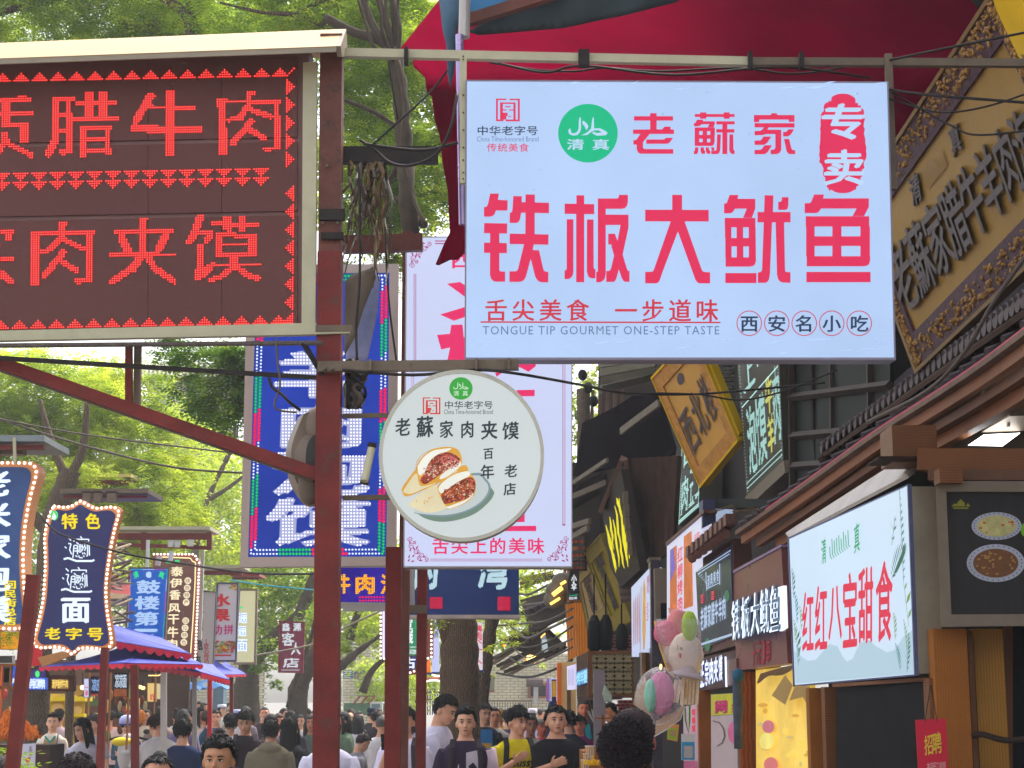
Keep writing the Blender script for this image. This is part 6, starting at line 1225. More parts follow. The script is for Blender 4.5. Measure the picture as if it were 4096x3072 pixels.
for i,(x,w)in enumerate(((350,30),(392,26),(448,34))):t=thing('transformer_box',('first','middle','last')[i]+' of three dark boxes on the brown canopy rail above the noodle sign','box',at(x,2010,17.8),'dark boxes on the rail');mk('body',MB().box(at(x,1992,17.8),(w*18/F,.1,.1)),M_STEEL,t);mk('lid',MB().box(at(x,1970,17.8),(w*20/F,.11,.015)),M_DARK,t)
t=thing('round_mark','small lit green disc sign hung on the leaning trunk at left','sign',at(215,2060,15.5));pl=Plane((195,2040,15.5),(235,2040,15.5),(195,2080,15.5));slab(pl,circ(215,2061,14,19,24),lit('disc_green',(70,220,110),1.2,.2),t,'disc',0,.03);sheet(pl,[K3(425,470),K3(445,410),K3(470,450),K3(455,475)],M_WT,t,'leaf_mark',.005)
for(lab,x0,y0,x1,y1,Y,w,m)in(('thin pale post rising beside the brown beef sign',812,2190,800,2560,25,.045,M_WHITE),('short white tube standing on the brown beef sign',687,2205,680,2250,22,.05,M_WHITE),('pale green-grey post left of the tube on the beef sign',638,2225,630,2262,22,.06,M_SILVER),('white pipe post behind the drum tower sign',592,2160,588,2300,23,.04,M_WHITE)):
 bar('support_post',lab,(x0,y0,Y),(x1,y1,Y),w,w,m,'post')
t=thing('bamboo_bundle','messy bundle of pale bamboo poles between the noodle sign and the blue sign','bamboo',at(470,2400,20));q=random.Random(6)
for i in range(26):x=q.uniform(440,500);y=q.uniform(2180,2480);mk('pole',MB().tube([at(x-30,y+q.uniform(-30,30),20+q.random()),at(x+40,y+q.uniform(-30,40),20+q.random())],.015,6),mat('bamboo%d'%(i%2),((150,132,104),(104,88,72))[i%2],.7),t)
t=thing('grey_shop_roof','pink-red lit shop awning slope right of the noodle sign','awning',at(480,2350,21));pxpoly_thing(t,'slope',[(440,2290,21),(520,2340,21.5),(522,2380,21.5),(440,2370,21)],mat('salmon_cloth',(226,120,110),.6,var=.1));pxpoly_thing(t,'drop',[(440,2370,21),(522,2380,21.5),(500,2430,21.5),(440,2410,21)],mat('sand_cloth',(206,176,130),.7,var=.1))
for k in range(11):bar_=mk('slat',MB().beam(at(135,2290+k*26,19),at(165,2305+k*26,19),.02,.05),mat('pale_slat',(150,146,110),.6),t)if False else None
ll=thing('stacked_tubes','pale grey slanted tubes stacked behind the far-left red post','tubes',at(150,2500,18))
for k in range(9):mk('tube',MB().tube([at(125,2300+k*20,18),at(172,2322+k*21,18)],.014,7),mat('pale_slat',(150,146,110),.6),ll)
# canopies with red scalloped valance
M_CAN=mat('blue_canopy',(84,90,192),.6,var=.1,scale=2);M_CANI=mat('blue_canopy_under',(70,70,190),.6,var=.1);M_VAL=mat('red_valance',(226,40,70),.6,var=.1)
def canopy(label,ap,cor,drop=22,sc_n=9):
 """ap: apex pixel+Y; cor: corner pixels+Y in order; scallops hang between neighbouring corners"""
 t=thing('market_canopy',label,'canopy',at(*cor[0]));A_p=at(*ap);Cs=[at(*c)for c in cor]
 for i in range(len(Cs)-1):
  a,b=Cs[i],Cs[i+1];g=[]
  n=8
  for r_ in range(n+1):
   f=r_/n;sag=-.05*math.sin(math.pi*f)
   g.append([A_p.lerp(a.lerp(b,k/n),f)+Vector((0,0,sag))for k in range(n+1)])
  mb=MB();o=[p for row in g for p in row];mb.add(o,[(r_*(n+1)+k,r_*(n+1)+k+1,(r_+1)*(n+1)+k+1,(r_+1)*(n+1)+k)for r_ in range(n)for k in range(n)])
  ob=mk('panel',mb,M_CAN,t,smooth=True);md=ob.modifiers.new('s','SOLIDIFY');md.thickness=.01
  dz=drop/F*cor[0][2];vb=MB();nn=sc_n*8
  top=[a.lerp(b,k/nn)for k in range(nn+1)];bot=[p+Vector((0,-.0,-dz*(.45+.55*abs(math.sin(math.pi*k*sc_n/nn)))))for k,p in enumerate(top)]
  vb.add(top+bot,[(k,k+1,k+nn+2,k+nn+1)for k in range(nn)]);ob=mk('valance',vb,M_VAL,t);md=ob.modifiers.new('s','SOLIDIFY');md.thickness=.008
  mk('hem_band',MB().beam(a+Vector((0,-.006,-dz*.2)),b+Vector((0,-.006,-dz*.2)),.006,dz*.35),M_CANI,t)
 for c in Cs[:2]:mk('pole',MB().beam(Vector((c.x,c.y,.02)),c,.03,.03,(0,1,0)),M_SILVER,t)if False else None
 return t
canopy('upper blue canopy with red scallops right of the noodle sign',(300,2440,20),[(70,2575,19),(420,2560,17.5),(762,2618,19),(600,2530,23)],26)
canopy('broad middle blue canopy with red scalloped edge',(560,2560,19.5),[(158,2668,18.5),(500,2655,17.2),(810,2660,19),(700,2600,22)],18,12)
canopy('lower blue canopy with a toothed red edge at its right slope',(700,2600,21.5),[(560,2655,20),(800,2690,19),(918,2722,20),(850,2660,24)],22,9)
canopy('smallest blue canopy, furthest right beside the tree',(860,2640,28),[(780,2692,28),(880,2700,27),(984,2698,28),(900,2650,31)],10,8)
for i,(x,y,w,Y)in enumerate(((680,2740,60,40),(745,2742,60,38),(830,2738,90,42))):
 t=thing('market_umbrella',('left','middle','right')[i]+' small sky-blue umbrella far under the canopies','umbrella',at(x,2850,Y));c=at(x,y-22,Y);rr=w/F*Y;mb=MB()
 ring=[at(x,y+14,Y)+Vector((rr*math.cos(a),rr*math.sin(a),.05*math.sin(6*a)))for a in[2*math.pi*k/16 for k in range(16)]]
 for k in range(16):mb.poly([c,ring[k],ring[(k+1)%16]])
 mk('cloth',mb,mat('sky_umbrella',(70,130,196),.5,var=.12),t);mk('pole',MB().tube([c,Vector((c.x,c.y,0))],.02,6),M_WHITE,t);pl=Plane((x-10,y-10,Y-rr*.9),(x+10,y-10,Y-rr*.9),(x-10,y+10,Y-rr*.9));sheet(pl,circ(x-8,y,12,8,16),M_WHITE,t,'round_mark',0)
# left stalls
M_STW=mat('stall_wood',(150,92,42),.6,var=.2,scale=3);M_STD=mat('stall_dark',(70,48,40),.7,var=.25)
st=thing('market_stall','dim wooden food stall behind the left canopy posts','stall',ground_pt(120,19))
def pbox(p,name,x0,y0,x1,y1,Y,d,m,**k):return fbox(p,name,x0,y0,x1,y1,Y,d,m)
pbox(st,'back_wall',-300,2640,430,3100,31,.1,mat('stall_back',(104,76,56),.7,var=.35,scale=1.2));pbox(st,'counter',-200,2980,200,3120,18.5,.6,M_STD)
pbox(st,'top_beam',-200,2652,110,2664,18,.1,M_STW);pbox(st,'upright',-2,2655,5,2900,18,.06,mat('orange_post',(232,108,30),.5));pbox(st,'crossbar',0,2745,60,2756,18,.06,M_STW);pbox(st,'upright',34,2660,46,2760,18,.06,M_STW)
for i,x in enumerate((8,22)):pbox(st,'dark_panel',x-6,2672,x+16,2730,18.1,.02,M_BLACK)
ss=thing('second_stall','darker row of stall fronts between the red posts','stall',ground_pt(560,24))
pbox(ss,'back_wall',300,2660,760,3000,32,.1,mat('stall_back2',(78,58,50),.7,var=.4,scale=1));pbox(ss,'lintel',340,2678,640,2690,23,.1,M_STD)
for x in(345,430,505,610):pbox(ss,'upright',x,2690,x+9,3000,23.5,.08,M_STW)
for i in range(9):mk('hanging_item',MB().ell(at(445+i*17+(i%2)*5,2780+(i%3)*22,24),(.03,.03,.07),8,6),mat('hang%d'%(i%3),((200,120,50),(120,60,30),(180,160,120))[i%3],.6),ss)
q=random.Random(44)
for i in range(46):
 x,y,Y=q.uniform(0,640),q.uniform(2760,2960),q.uniform(28,30);g_=q.choice(((210,120,40),(190,60,50),(220,190,120),(110,70,50),(160,130,90),(90,120,70)))
 mk('stall_goods',MB().box(at(x,y,Y),(q.uniform(.06,.22),.08,q.uniform(.05,.2)))if i%2 else MB().ell(at(x,y,Y),(q.uniform(.05,.1),.05,q.uniform(.05,.12)),8,6),mat('goods%d'%(g_[0]+g_[1]),g_,.6,var=.2,scale=14),ss)
for i,(x,y)in enumerate(((70,2755),(180,2765),(330,2750),(470,2760),(610,2770))):
 lt=thing('stall_lamp',('first','second','third','fourth','last')[i]+' warm round lamp from the left, added inside the dim food stalls to warm them','lamp',at(x,y,27));mk('globe',MB().ell(at(x,y,27),(.035,.035,.035),10,8),mat('added_warm_globe',(255,200,120),.3,var=0,emit=(255,190,100),k=14),lt);mk('cord',MB().tube([at(x,y,27),at(x,y-60,27)],.006,5),M_BLACK,lt)  # warm globes added to brighten the stalls
def litbox(name,label,x0,y0,x1,y1,Y,face,frame_m,s=None,cm=None,bold=.02,vert=False,q=None,th=.06,cat='sign'):
 t=thing(name,label,cat,at(x0,y1,Y));pl=Plane((x0,y0,Y),(x1,y0,Y),(x0,y1,Y));slab(pl,rect(x0,y0,x1,y1),face,t,'panel',0,th)
 frame(pl,rect(x0-2,y0-2,x1+2,y1+2),rect(x0,y0,x1,y1),frame_m,t,'frame',.01,th+.02)
 if s:text(pl,s,rect(*q)if q else rect(x0+2,y0+2,x1-2,y1-2),cm,t,.012,bold=bold,vert=vert,each=True)
 return t,pl
M_BLG=lit('blue_glow_face',(40,90,200),.9,.2,3)
litbox('stall_sign','blue stall sign with a row of white glowing characters left of the brown one',*K7(400,700),*K7(720,1030),18.6,mat('violet_panel',(70,56,110),.6,emit=(60,50,110),k=.5,var=0),M_STD)
litbox('stall_sign','glowing white-blue character strip on the blue stall sign',*K7(425,840),*K7(718,1010),18.45,lit('blue_strip',(60,100,220),1,.2,3),M_BLG,'泰伊香红柳烤肉',M_WCH,.04)
litbox('stall_sign','small blue glowing sign left of the leaning post',*K7(175,650),*K7(255,980),18.3,M_BLG,M_STW,'肉',M_WCH,.05,q=(*K7(185,840),*K7(245,930)))
t=thing('round_mark','tiny green oval light above the white-blue character strip','sign',at(150,2700,18.3));pl=Plane((140,2680,18.35),(160,2680,18.35),(140,2710,18.35));slab(pl,circ(*K7(587,775),8,13,20),lit('disc_green',(70,220,110)),t,'disc',0,.02)
litbox('stall_sign','brown framed stall sign with glowing golden characters over the yellow shelves',*K7(760,800),*K7(1165,1040),18.8,mat('brown_panel',(120,74,60),.6,var=.15),mat('brown_frame',(96,62,46),.5),'清伊香烤牛肉',lit('gold_character',(250,214,110),1.1,0),.035,q=(*K7(820,860),*K7(1075,1000)))
litbox('stall_sign','small dark sign with two pale blue characters between the red posts',*K7(1440,820),*K7(1610,1080),20,mat('navy_panel',(52,46,80),.6),M_STD,'凉皮',lit('pale_blue_character2',(140,180,230),.9,0),.03,q=(*K7(1450,850),*K7(1600,1040)))
litbox('stall_sign','dark sign with large white characters right of the second red post',*K7(1805,760),*K7(2010,1000),21,M_BLACK,M_STD,'凉凉面',lit('greyish_white_character',(190,205,225),.95,0),.035,q=(*K7(1815,775),*K7(2000,990)))
litbox('stall_sign','narrow white upright sign with red characters beside the yellow shelves',*K7(1325,850),*K7(1400,1140),19.5,lit('white_lilac_face',(214,214,246),.9,.05),mat('violet_edge',(120,110,170),.5),'一串',M_RD3,.03,vert=True,q=(*K7(1345,940),*K7(1390,1120)))
litbox('stall_sign','dark sign with two grey characters under the far blue umbrellas',668,2762,720,2792,34,mat('grey_panel',(104,100,104),.6),M_STD,'酸奶',mat('dark_character',(52,48,52),.6),.03)
litbox('bottle_sign','small yellow lit sign with a bottle shape and red characters',590,2733,621,2806,26,lit('warm_yellow_face',(236,200,120),.9,.05),mat('amber_frame2',(160,110,40),.5),'奶',M_RD3,.03,q=(600,2775,616,2800))
litbox('stall_sign','plain cream lit panel right of the bottle sign',623,2735,642,2796,26.2,lit('cream_panel',(224,208,160),.85,.05),mat('amber_frame2',(160,110,40)))
litbox('stall_sign','orange lit menu strips below the large white characters',*K7(1800,1010),*K7(2000,1130),21.5,mat('orange_menu',(170,90,50),.6,var=.3,scale=10,emit=(150,80,40),k=.4),M_STD)
litbox('stall_sign','narrow green and white lit sign by the third red post',*K7(2050,965),*K7(2100,1160),22,lit('green_white_face',(120,200,170),.9,.3,12),mat('yellow_edge',(200,180,60),.5))
litbox('price_board','tall green banner with red cloth behind the leaning post',*K7(415,120),*K7(500,665),19.5,mat('lime_banner',(140,190,50),.6,var=.15),mat('lime_banner',(140,190,50)))
litbox('price_board','bright orange patterned panel under the far-left bulb sign',*K7(5,110),*K7(300,380),16,mat('orange_panel',(236,160,20),.5,var=.15,emit=(230,150,10),k=.35),M_STW)
t=thing('leaf_sprig','hanging green leaf sprig before the orange panel','plant',at(40,2560,15));crown(t,[(30,2545,15,.06),(55,2540,15,.06),(20,2560,15,.04)],30,.03,1,77,name='leaves')
litbox('window_sign','small white-framed window at the far left under the orange panel',*K7(-60,490),*K7(195,600),17,mat('dim_glass',(70,66,60),.3,var=.3),M_WHITE)
t=thing('red_banner','red cloth banner with white strokes hanging left of the noodle sign tip','banner',at(150,2670,18));pxpoly_thing(t,'cloth',[(118,2540,18),(165,2590,18),(166,2660,18),(118,2666,18)],mat('red_cloth',(214,50,56),.6,var=.15));pxpoly_thing(t,'sand_cloth',[(150,2630,17.9),(250,2605,17.9),(290,2620,17.9),(170,2668,17.9)],mat('ochre_cloth',(190,136,84),.7,var=.15))
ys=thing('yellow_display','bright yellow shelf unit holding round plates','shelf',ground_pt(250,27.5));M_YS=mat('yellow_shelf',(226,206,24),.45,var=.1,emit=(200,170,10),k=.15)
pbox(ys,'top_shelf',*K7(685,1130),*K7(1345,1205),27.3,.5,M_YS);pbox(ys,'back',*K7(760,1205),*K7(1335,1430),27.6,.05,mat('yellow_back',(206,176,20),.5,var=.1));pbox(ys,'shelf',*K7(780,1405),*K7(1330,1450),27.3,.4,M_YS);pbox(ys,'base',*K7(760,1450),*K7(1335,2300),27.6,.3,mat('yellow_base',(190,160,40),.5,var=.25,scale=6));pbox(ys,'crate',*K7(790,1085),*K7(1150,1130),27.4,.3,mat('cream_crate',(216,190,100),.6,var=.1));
for i,(x,y,r)in enumerate(((915,1330,95),(1075,1355,62),(1230,1350,65),(1235,1035,82))):
 t=thing('round_plate',('large cream plate at the left of the yellow shelf','middle cream plate on the yellow shelf','right cream plate on the yellow shelf','wooden round tray on top of the yellow shelf')[i],'plate',at(*K7(x,y+r),27.3),'plates on the yellow shelf');c=at(*K7(x,y),27.4);rr=r*.2532/F*27.4;m=mat('cream_plate',(226,196,120),.4,var=.08)if i<3 else mat('tray_wood',(184,150,70),.5)
 for k,(a,off)in enumerate(((1,0),(.72,-.012),(.66,-.006))):mk(('rim','well','centre')[k],MB().tube([c+Vector((0,off,0)),c+Vector((0,off-.02,0))],rr*a,22),m,t)
t=thing('fried_food_heap','heap of orange fried snacks on the far-left counter','food',at(60,2960,17));q=random.Random(3);mb=MB()
for i in range(420):
 x=q.gauss(50,45);y=2950-abs(q.gauss(0,1))*48*max(.2,1-abs(x-50)/140);c=at(x,y,17+q.uniform(-.2,.2));l=q.uniform(.02,.05);mb.ell(c,(l*.35,l*.3,l),5,4,Matrix.Rotation(q.uniform(-1,1),3,'Y'))
mk('snacks',mb,mat('fried_orange',(222,120,30),.5,var=.4,scale=30),t,kind='stuff')
t=thing('menu_poster','white poster with ice cream picture at the lower left','poster',at(60,3070,16));pl=Plane((*PA(190,1040),16),(*PA(390,1035),16),(*PA(190,1300),16));slab(pl,[PA(185,1045),PA(392,1032),PA(380,1330),PA(185,1330)],mat('poster_lilac',(210,206,226),.5,var=.05),t,'sheet',0,.02)
sheet(pl,[PA(275,1200),PA(340,1180),PA(310,1290)],mat('fruit0',(222,90,60)),t,'cone_print',.004)
text(pl,'冰淇淋',[PA(320,1060),PA(350,1060),PA(350,1170),PA(320,1170)],mat('brush_grey',(70,72,78)),t,.004,vert=True,bold=.01)
t=thing('potted_plant','leafy green plant at the bottom left corner','plant',ground_pt(40,12));crown(t,[(30,3040,12,.1),(60,3070,12,.1),(90,3030,12,.06)],60,.05,1,78,name='leaves');mk('pot',MB().tube([(ground_pt(40,12)),ground_pt(40,12)+Vector((0,0,1.0))],[.15,.2],12),M_STD,t)
for i,(x,y,w,h)in enumerate(((560,2748,5,4),(572,2752,5,3),(598,2705,60,5))):
 t=thing('warm_lamp',('first small warm lamp in the dark stall row','second small warm lamp in the dark stall row','string of yellow bulbs under the middle canopy')[i],'lamp',at(x,y,23));m=mat('stall_lamp',(255,220,150),.3,var=0,emit=(255,206,110),k=3,small=True)
 if i<2:mk('bulb',MB().ell(at(x,y,23),(.03,.03,.025),8,6),m,t);mk('cord',MB().tube([at(x,y,23),at(x,y-30,23)],.006,5),M_BLACK,t)
 else:
  for k in range(11):mk('bulb',MB().ell(at(596+k*5.6,2702-(k>7)*3,23),(.008,.008,.008),6,4),m,t)
# right stalls beyond the sweet food sign
def fpl(x0,y0,x1,y1,x2=None,y2=None):return Plane((x0,y0,fy(x0)),(x1,y1,fy(x1)),(x0,y1+900,fy(x0)))
def fboard(name,label,P,m,off=0,th=.08,cat='sign'):
 t=thing(name,label,cat,at(P[-1][0],P[-1][1],fy(P[-1][0])));xs=[p[0]for p in P];pl=Plane((min(xs),2500,fy(min(xs))),(max(xs),2500,fy(max(xs))),(min(xs),2900,fy(min(xs))))
 slab(pl,P,m,t,'panel',off,th);return t,pl
M_MAROON=mat('maroon_panel',(136,82,78),.3,var=.15,scale=2,bump=.05)
t,pl=fboard('squid_shop_sign','maroon panel with raised white glowing squid characters beyond the sweet food sign',[ZR(488,490),ZR(775,335),ZR(815,1040),ZR(512,1085)],M_MAROON)
M_LITW=lit('lit_channel_letter',(226,240,255),1.3,0);M_LTS=mat('letter_side',(60,66,74),.5,emit=(120,150,190),k=.4,var=0)
for i,ch in enumerate('铁板大鱿鱼'):
 x0=482+i*55.5;x1=x0+48+i*2;y0=668-i*22;y1=905-i*13;Q=[ZR(x0,y0+6),ZR(x1,y0-12),ZR(x1,y1-8),ZR(x0,y1+6)]
 text(pl,ch,[(a+9,b-3)for a,b in Q],M_LTS,t,.0,thick=.1,bold=.03,ink=True,each=True);text(pl,ch,Q,M_LITW,t,.103,bold=.028,ink=True,name='character')
slab(pl,[ZR(755,590),ZR(792,580),ZR(800,830),ZR(765,850)],M_LITW,t,'light_edge',.02,.02)
for i,ch in enumerate('十元3串'):text(pl,ch,[ZR(598+i*29,920-i*8),ZR(624+i*29,914-i*8),ZR(624+i*29,1052-i*5),ZR(598+i*29,1060-i*5)],mat('crimson_print',(186,30,60),.4),t,.005,bold=.025,ink=True,name='character')
slab(pl,[ZR(490,495),ZR(775,338),ZR(776,350),ZR(490,507)],mat('lilac_trim',(150,130,170),.4),t,'top_trim',.01,.1)
t,pl=fboard('carved_shop_sign','carved brown-framed dark board with pale beef shop characters and tiled crest',[ZR(248,460),ZR(490,300),ZR(505,935),ZR(285,1000)],mat('carved_frame_wood',(98,66,58),.5,var=.25,scale=10,bump=.3),th=.15)
M_NGL=mat('night_glass',(34,38,58),.25,var=.3,scale=3,emit=(40,44,70),k=.5)
slab(pl,[ZR(270,500),ZR(478,345),ZR(488,880),ZR(292,965)],M_NGL,t,'dark_panel',.012,.01)
for k in range(9):x=232+k*28;y=345-k*23;mk('crest_tile',MB().box(pl.at(*ZR(x+12,y+35),.06),(.08,.2,.09)),mat('crest_wood',(112,76,66),.5,var=.3,scale=14,bump=.4),t)
for k in range(7):x=250+k*33;y=372-k*24;mk('crest_tile',MB().tube([pl.at(*ZR(x,y+48),.05),pl.at(*ZR(x,y+48),.14)],.04,8),mat('crest_wood',(112,76,66)),t)
M_IVL=lit('ivory_blue_letter',(176,196,224),1.0,0)
for i,ch in enumerate('老蘇家腊牛羊肉'):x0=298+i*21.5;y0=712-i*11;text(pl,ch,[ZR(x0,y0),ZR(x0+19,y0-8),ZR(x0+19,y0+130),ZR(x0,y0+140)],M_IVL,t,.016,bold=.03,ink=True,name='character')
for k,(x0,y0,x1,y1)in enumerate(((275,500,478,370),(282,512,470,392),(330,500,335,610),(412,450,412,575),(335,600,415,560),(300,925,485,865),(302,932,485,872))):stroke(pl,[ZR(x0,y0),ZR(x1,y1)],3 if k<5 else 4,M_IVL,t,'line',.017+k*.0004)
for i,ch in enumerate('清真美食'):x0=338+i*18;y0=520-i*12;text(pl,ch,[ZR(x0,y0),ZR(x0+15,y0-6),ZR(x0+15,y0+70),ZR(x0,y0+76)],M_IVL,t,.016,bold=.02,ink=True,name='character')
for i in range(6):stroke(pl,[ZR(285+i*8,520+8*i),ZR(300+i*8,500+14*i)],2,M_IVL,t,'leaf_line',.018+i*.0003)
for k in range(8):stroke(pl,[ZR(300+(k//4)*62,640+(k%4)*14-(k//4)*20),ZR(316+(k//4)*62,636+(k%4)*14-(k//4)*20)],6,lit('neon_red',(220,40,80),1,0),t,'neon_bar',.02+k*.0003)
for c,rr in((ZR(455,640),24),(ZR(340,930),28)):sheet(pl,circ(c[0],c[1],rr*.4,rr,20),mat('dim_green',(60,110,80),.4,emit=(50,100,70),k=.5,var=0),t,'green_patch',.014)
ringm(pl,*ZR(325,925),9,12,M_IVL,t)
t,pl=fboard('lit_letter_sign','row of glowing white sandwich-shop characters on a dark board under the carved one',[ZR(285,1010),ZR(510,960),ZR(520,1170),ZR(300,1205)],mat('dim_brown_board',(84,60,56),.6,var=.2))
for i,ch in enumerate('正宗肉夹馍'):x0=297+i*27;y0=1030-i*9;Q=[ZR(x0,y0),ZR(x0+23,y0-6),ZR(x0+23,y0+148),ZR(x0,y0+155)];text(pl,ch,Q,lit('blue_violet_halo',(110,110,240),.8,0),t,.01,bold=.06,ink=True,name='halo');text(pl,ch,Q,M_LITW,t,.03,bold=.03,ink=True,name='character')
stroke(pl,[ZR(447,1000),ZR(452,1180)],8,M_LITW,t,'light_bar',.03);slab(pl,[ZR(455,1020),ZR(510,1010),ZR(515,1160),ZR(462,1170)],mat('photo_panel',(120,90,84),.4,var=.5,scale=9),t,'photo',.02,.02)
t,pl=fboard('meat_poster','lit poster with orange grilled meat photos and a white column of red characters',[ZR(100,330),ZR(312,150),ZR(312,800),ZR(100,960)],lit('poster_white',(214,214,240),.9,.04))
M_OR=lit('grilled_meat_print',(206,104,52),.85,.45,14)
sheet(pl,[ZR(118,370),ZR(158,340),ZR(160,760),ZR(118,790)],M_OR,t,'meat_photo',.004);sheet(pl,[ZR(200,290),ZR(246,255),ZR(255,700),ZR(200,720)],M_OR,t,'meat_photo',.004);sheet(pl,[ZR(118,372),ZR(140,356),ZR(150,480),ZR(120,560)],lit('violet_print',(112,84,190),.85,.3,8),t,'violet_patch',.006)
text(pl,'红柳烤肉',[ZR(163,360),ZR(192,335),ZR(192,730),ZR(163,745)],M_RD3,t,.006,bold=.025,vert=True,gap=.1,each=True);text(pl,'正宗',[ZR(258,285),ZR(292,255),ZR(292,300),ZR(258,325)],M_RD3,t,.006,bold=.02,each=True)
slab(pl,[ZR(92,325),ZR(318,130),ZR(318,148),ZR(92,345)],mat('brown_trim',(104,66,60),.5),t,'top_trim',.02,.12)
t=thing('blue_box_sign','dark blue-grey box rising behind the meat poster with a white gap','sign',at(*ZR(400,200),14.6));pxpoly_thing(t,'side',[(*ZR(312,70),14.9),(*ZR(388,68),14.9),(*ZR(388,200),14.9),(*ZR(312,240),14.9)],mat('slate_blue',(66,70,100),.5,var=.1),.3);pxpoly_thing(t,'top',[(*ZR(388,68),14.9),(*ZR(750,66),13.2),(*ZR(750,110),13.2),(*ZR(388,125),14.9)],M_BLACK,.2);pxpoly_thing(t,'pale_panel',[(*ZR(390,125),15.2),(*ZR(475,122),15),(*ZR(475,180),15),(*ZR(390,210),15.2)],lit('pale_panel',(170,186,214),.8,.05),.03)
P=[K8(1055,475),K8(1235,282),K8(1228,1045),K8(1060,1132)]
t=thing('skewer_lightbox','white-lilac lightbox with skewer and kebab pictures above the gold-lit column','sign',at(*P[3],19));pl=Plane((*P[0],19),(*P[1],17.7),(*P[3],19));slab(pl,P,lit('skewer_face',(196,206,240),.92,.04,2),t,'sign_face',0,.12)
M_SK=lit('skewer_print',(176,116,120),.85,.35,20)
for k in range(4):x=1075+k*17;sheet(pl,[K8(x,620-k*20),K8(x+6,560-k*20),K8(x+9,700),K8(x+8,1020-k*10),K8(x+2,1030-k*10),K8(x-1,800)],M_SK,t,'skewer_print',.005)
sheet(pl,[K8(1165,480),K8(1178,380),K8(1190,480),K8(1192,900),K8(1180,1060),K8(1168,1060),K8(1160,880)],lit('kebab_print',(206,156,76),.88,.3,12),t,'kebab_print',.005)
text(pl,'网红',[K8(1203,370),K8(1224,350),K8(1224,520),K8(1203,530)],M_MAG,t,.006,bold=.03,vert=True,each=True)
for k in range(6):c=K8(1212-(k%2)*7,630+k*30);sheet(pl,circ(*c,2.5,5,8),M_RD3,t,'dot_print',.006)
stroke(pl,[K8(1148,470),K8(1140,1080)],1.5,M_STEEL,t,'seam',.007)
t=thing('black_column','glossy dark purple column to the right of the skewer lightbox','column',ground_pt(2615,17.6));a=at(*K8(1237,210),17.6);b=at(*K8(1322,205),17.6);mk('shaft',MB().box(((a.x+b.x)/2,17.75,a.z/2),(b.x-a.x,.3,a.z)),mat('dark_purple_gloss',(62,52,66),.25,var=.25,scale=1.5),t);mk('cap',MB().box(((a.x+b.x)/2,17.75,a.z+.01),(b.x-a.x+.03,.33,.03)),M_STEEL,t)
t=thing('mirror_pillar','narrow gold-reflecting pillar below the skewer lightbox','column',ground_pt(2575,18.2));a=at(*K8(1142,1090),18.2);b=at(*K8(1236,1090),18.2);mk('shaft',MB().box(((a.x+b.x)/2,18.3,a.z/2),(b.x-a.x,.2,a.z)),mat('gold_mirror',(150,110,60),.15,metal=.9,var=.4,scale=2),t);mk('edge_strip',MB().beam(Vector((a.x,18.15,.1)),Vector((a.x,18.15,a.z)),.015,.015,(0,1,0)),M_SILVER,t)
t=thing('small_spotlight','tiny bright spotlight above the candy bag','lamp',at(*PE(738,790),17));mk('bulb',MB().ell(at(*PE(738,790),17),(.014,.02,.03),8,6),mat('stall_lamp',(255,220,150)),t);mk('housing',MB().box(at(*PE(742,770),17.05),(.05,.05,.04)),M_DARK,t)
t=thing('speaker_box','pale beige speaker box in the gap left of the meat poster','box',at(*PE(760,380),17.4));mk('body',MB().box(at(*PE(755,250),17.5),(.17,.15,.72)),mat('beige_dim',(120,104,88),.6,var=.15),t);mk('dark_grille',MB().box(at(*PE(768,310),17.38),(.07,.03,.16)),M_BLACK,t)
lc=thing('lattice_cabinet','wooden cabinet with carved key-pattern lattice front above the stall cook','cabinet',at(*K8(860,1510),20));pl=Plane((*K8(680,1090),20),(*K8(1070,1090),20),(*K8(680,1480),20))
slab(pl,rect(*K8(672,1090),*K8(1085,1520)),mat('lattice_back',(70,54,36),.7,var=.2),lc,'back_panel',-.03,.3)
for q4 in((640,1075,1085,1105),(640,1105,682,1510),(682,1480,1085,1515),(1062,1105,1085,1480)):slab(pl,rect(*K8(q4[0],q4[1]),*K8(q4[2],q4[3])),M_WOOD,lc,'frame_bar',.02,.1)
mb=MB();M_LAT=mat('lattice_wood',(178,160,116),.55,var=.15,scale=8)
motif=[((0,0),(1,0)),((0,0),(0,1)),((.25,.25),(.75,.25)),((.25,.25),(.25,.6)),((.75,.25),(.75,.75)),((.45,.75),(.75,.75)),((.45,.5),(.45,1)),((.45,.5),(.6,.5)),((0,.75),(.25,.75)),((.75,0),(.75,.12)),((.5,0),(.5,.15)),((.75,.5),(1,.5)),((0,.4),(.12,.4)),((.25,.75),(.25,1))]
for i in range(9):
 for j in range(9):
  for(a,b)in motif:
   fx=lambda p:K8(686+(i+(1-p[0]if i%2 else p[0]))*42,1108+(j+(1-p[1]if j%2 else p[1]))*41.2)
   pa,pb_=fx(a),fx(b);mb.beam(pl.at(*pa,0),pl.at(*pb_,0),.011,.011,(0,1,0))
mk('lattice',mb,M_LAT,lc,kind='stuff')
for k in range(3):
 P=[K8(535+k*36,1135-k*18),K8(567+k*36,1118-k*18),K8(570+k*36,1510),K8(540+k*36,1510)];pxpoly_thing(lc,'side_plank',[(*p,21-k*.3)for p in P],mat('taupe_plank',(136,112,92),.6,var=.15),.04)
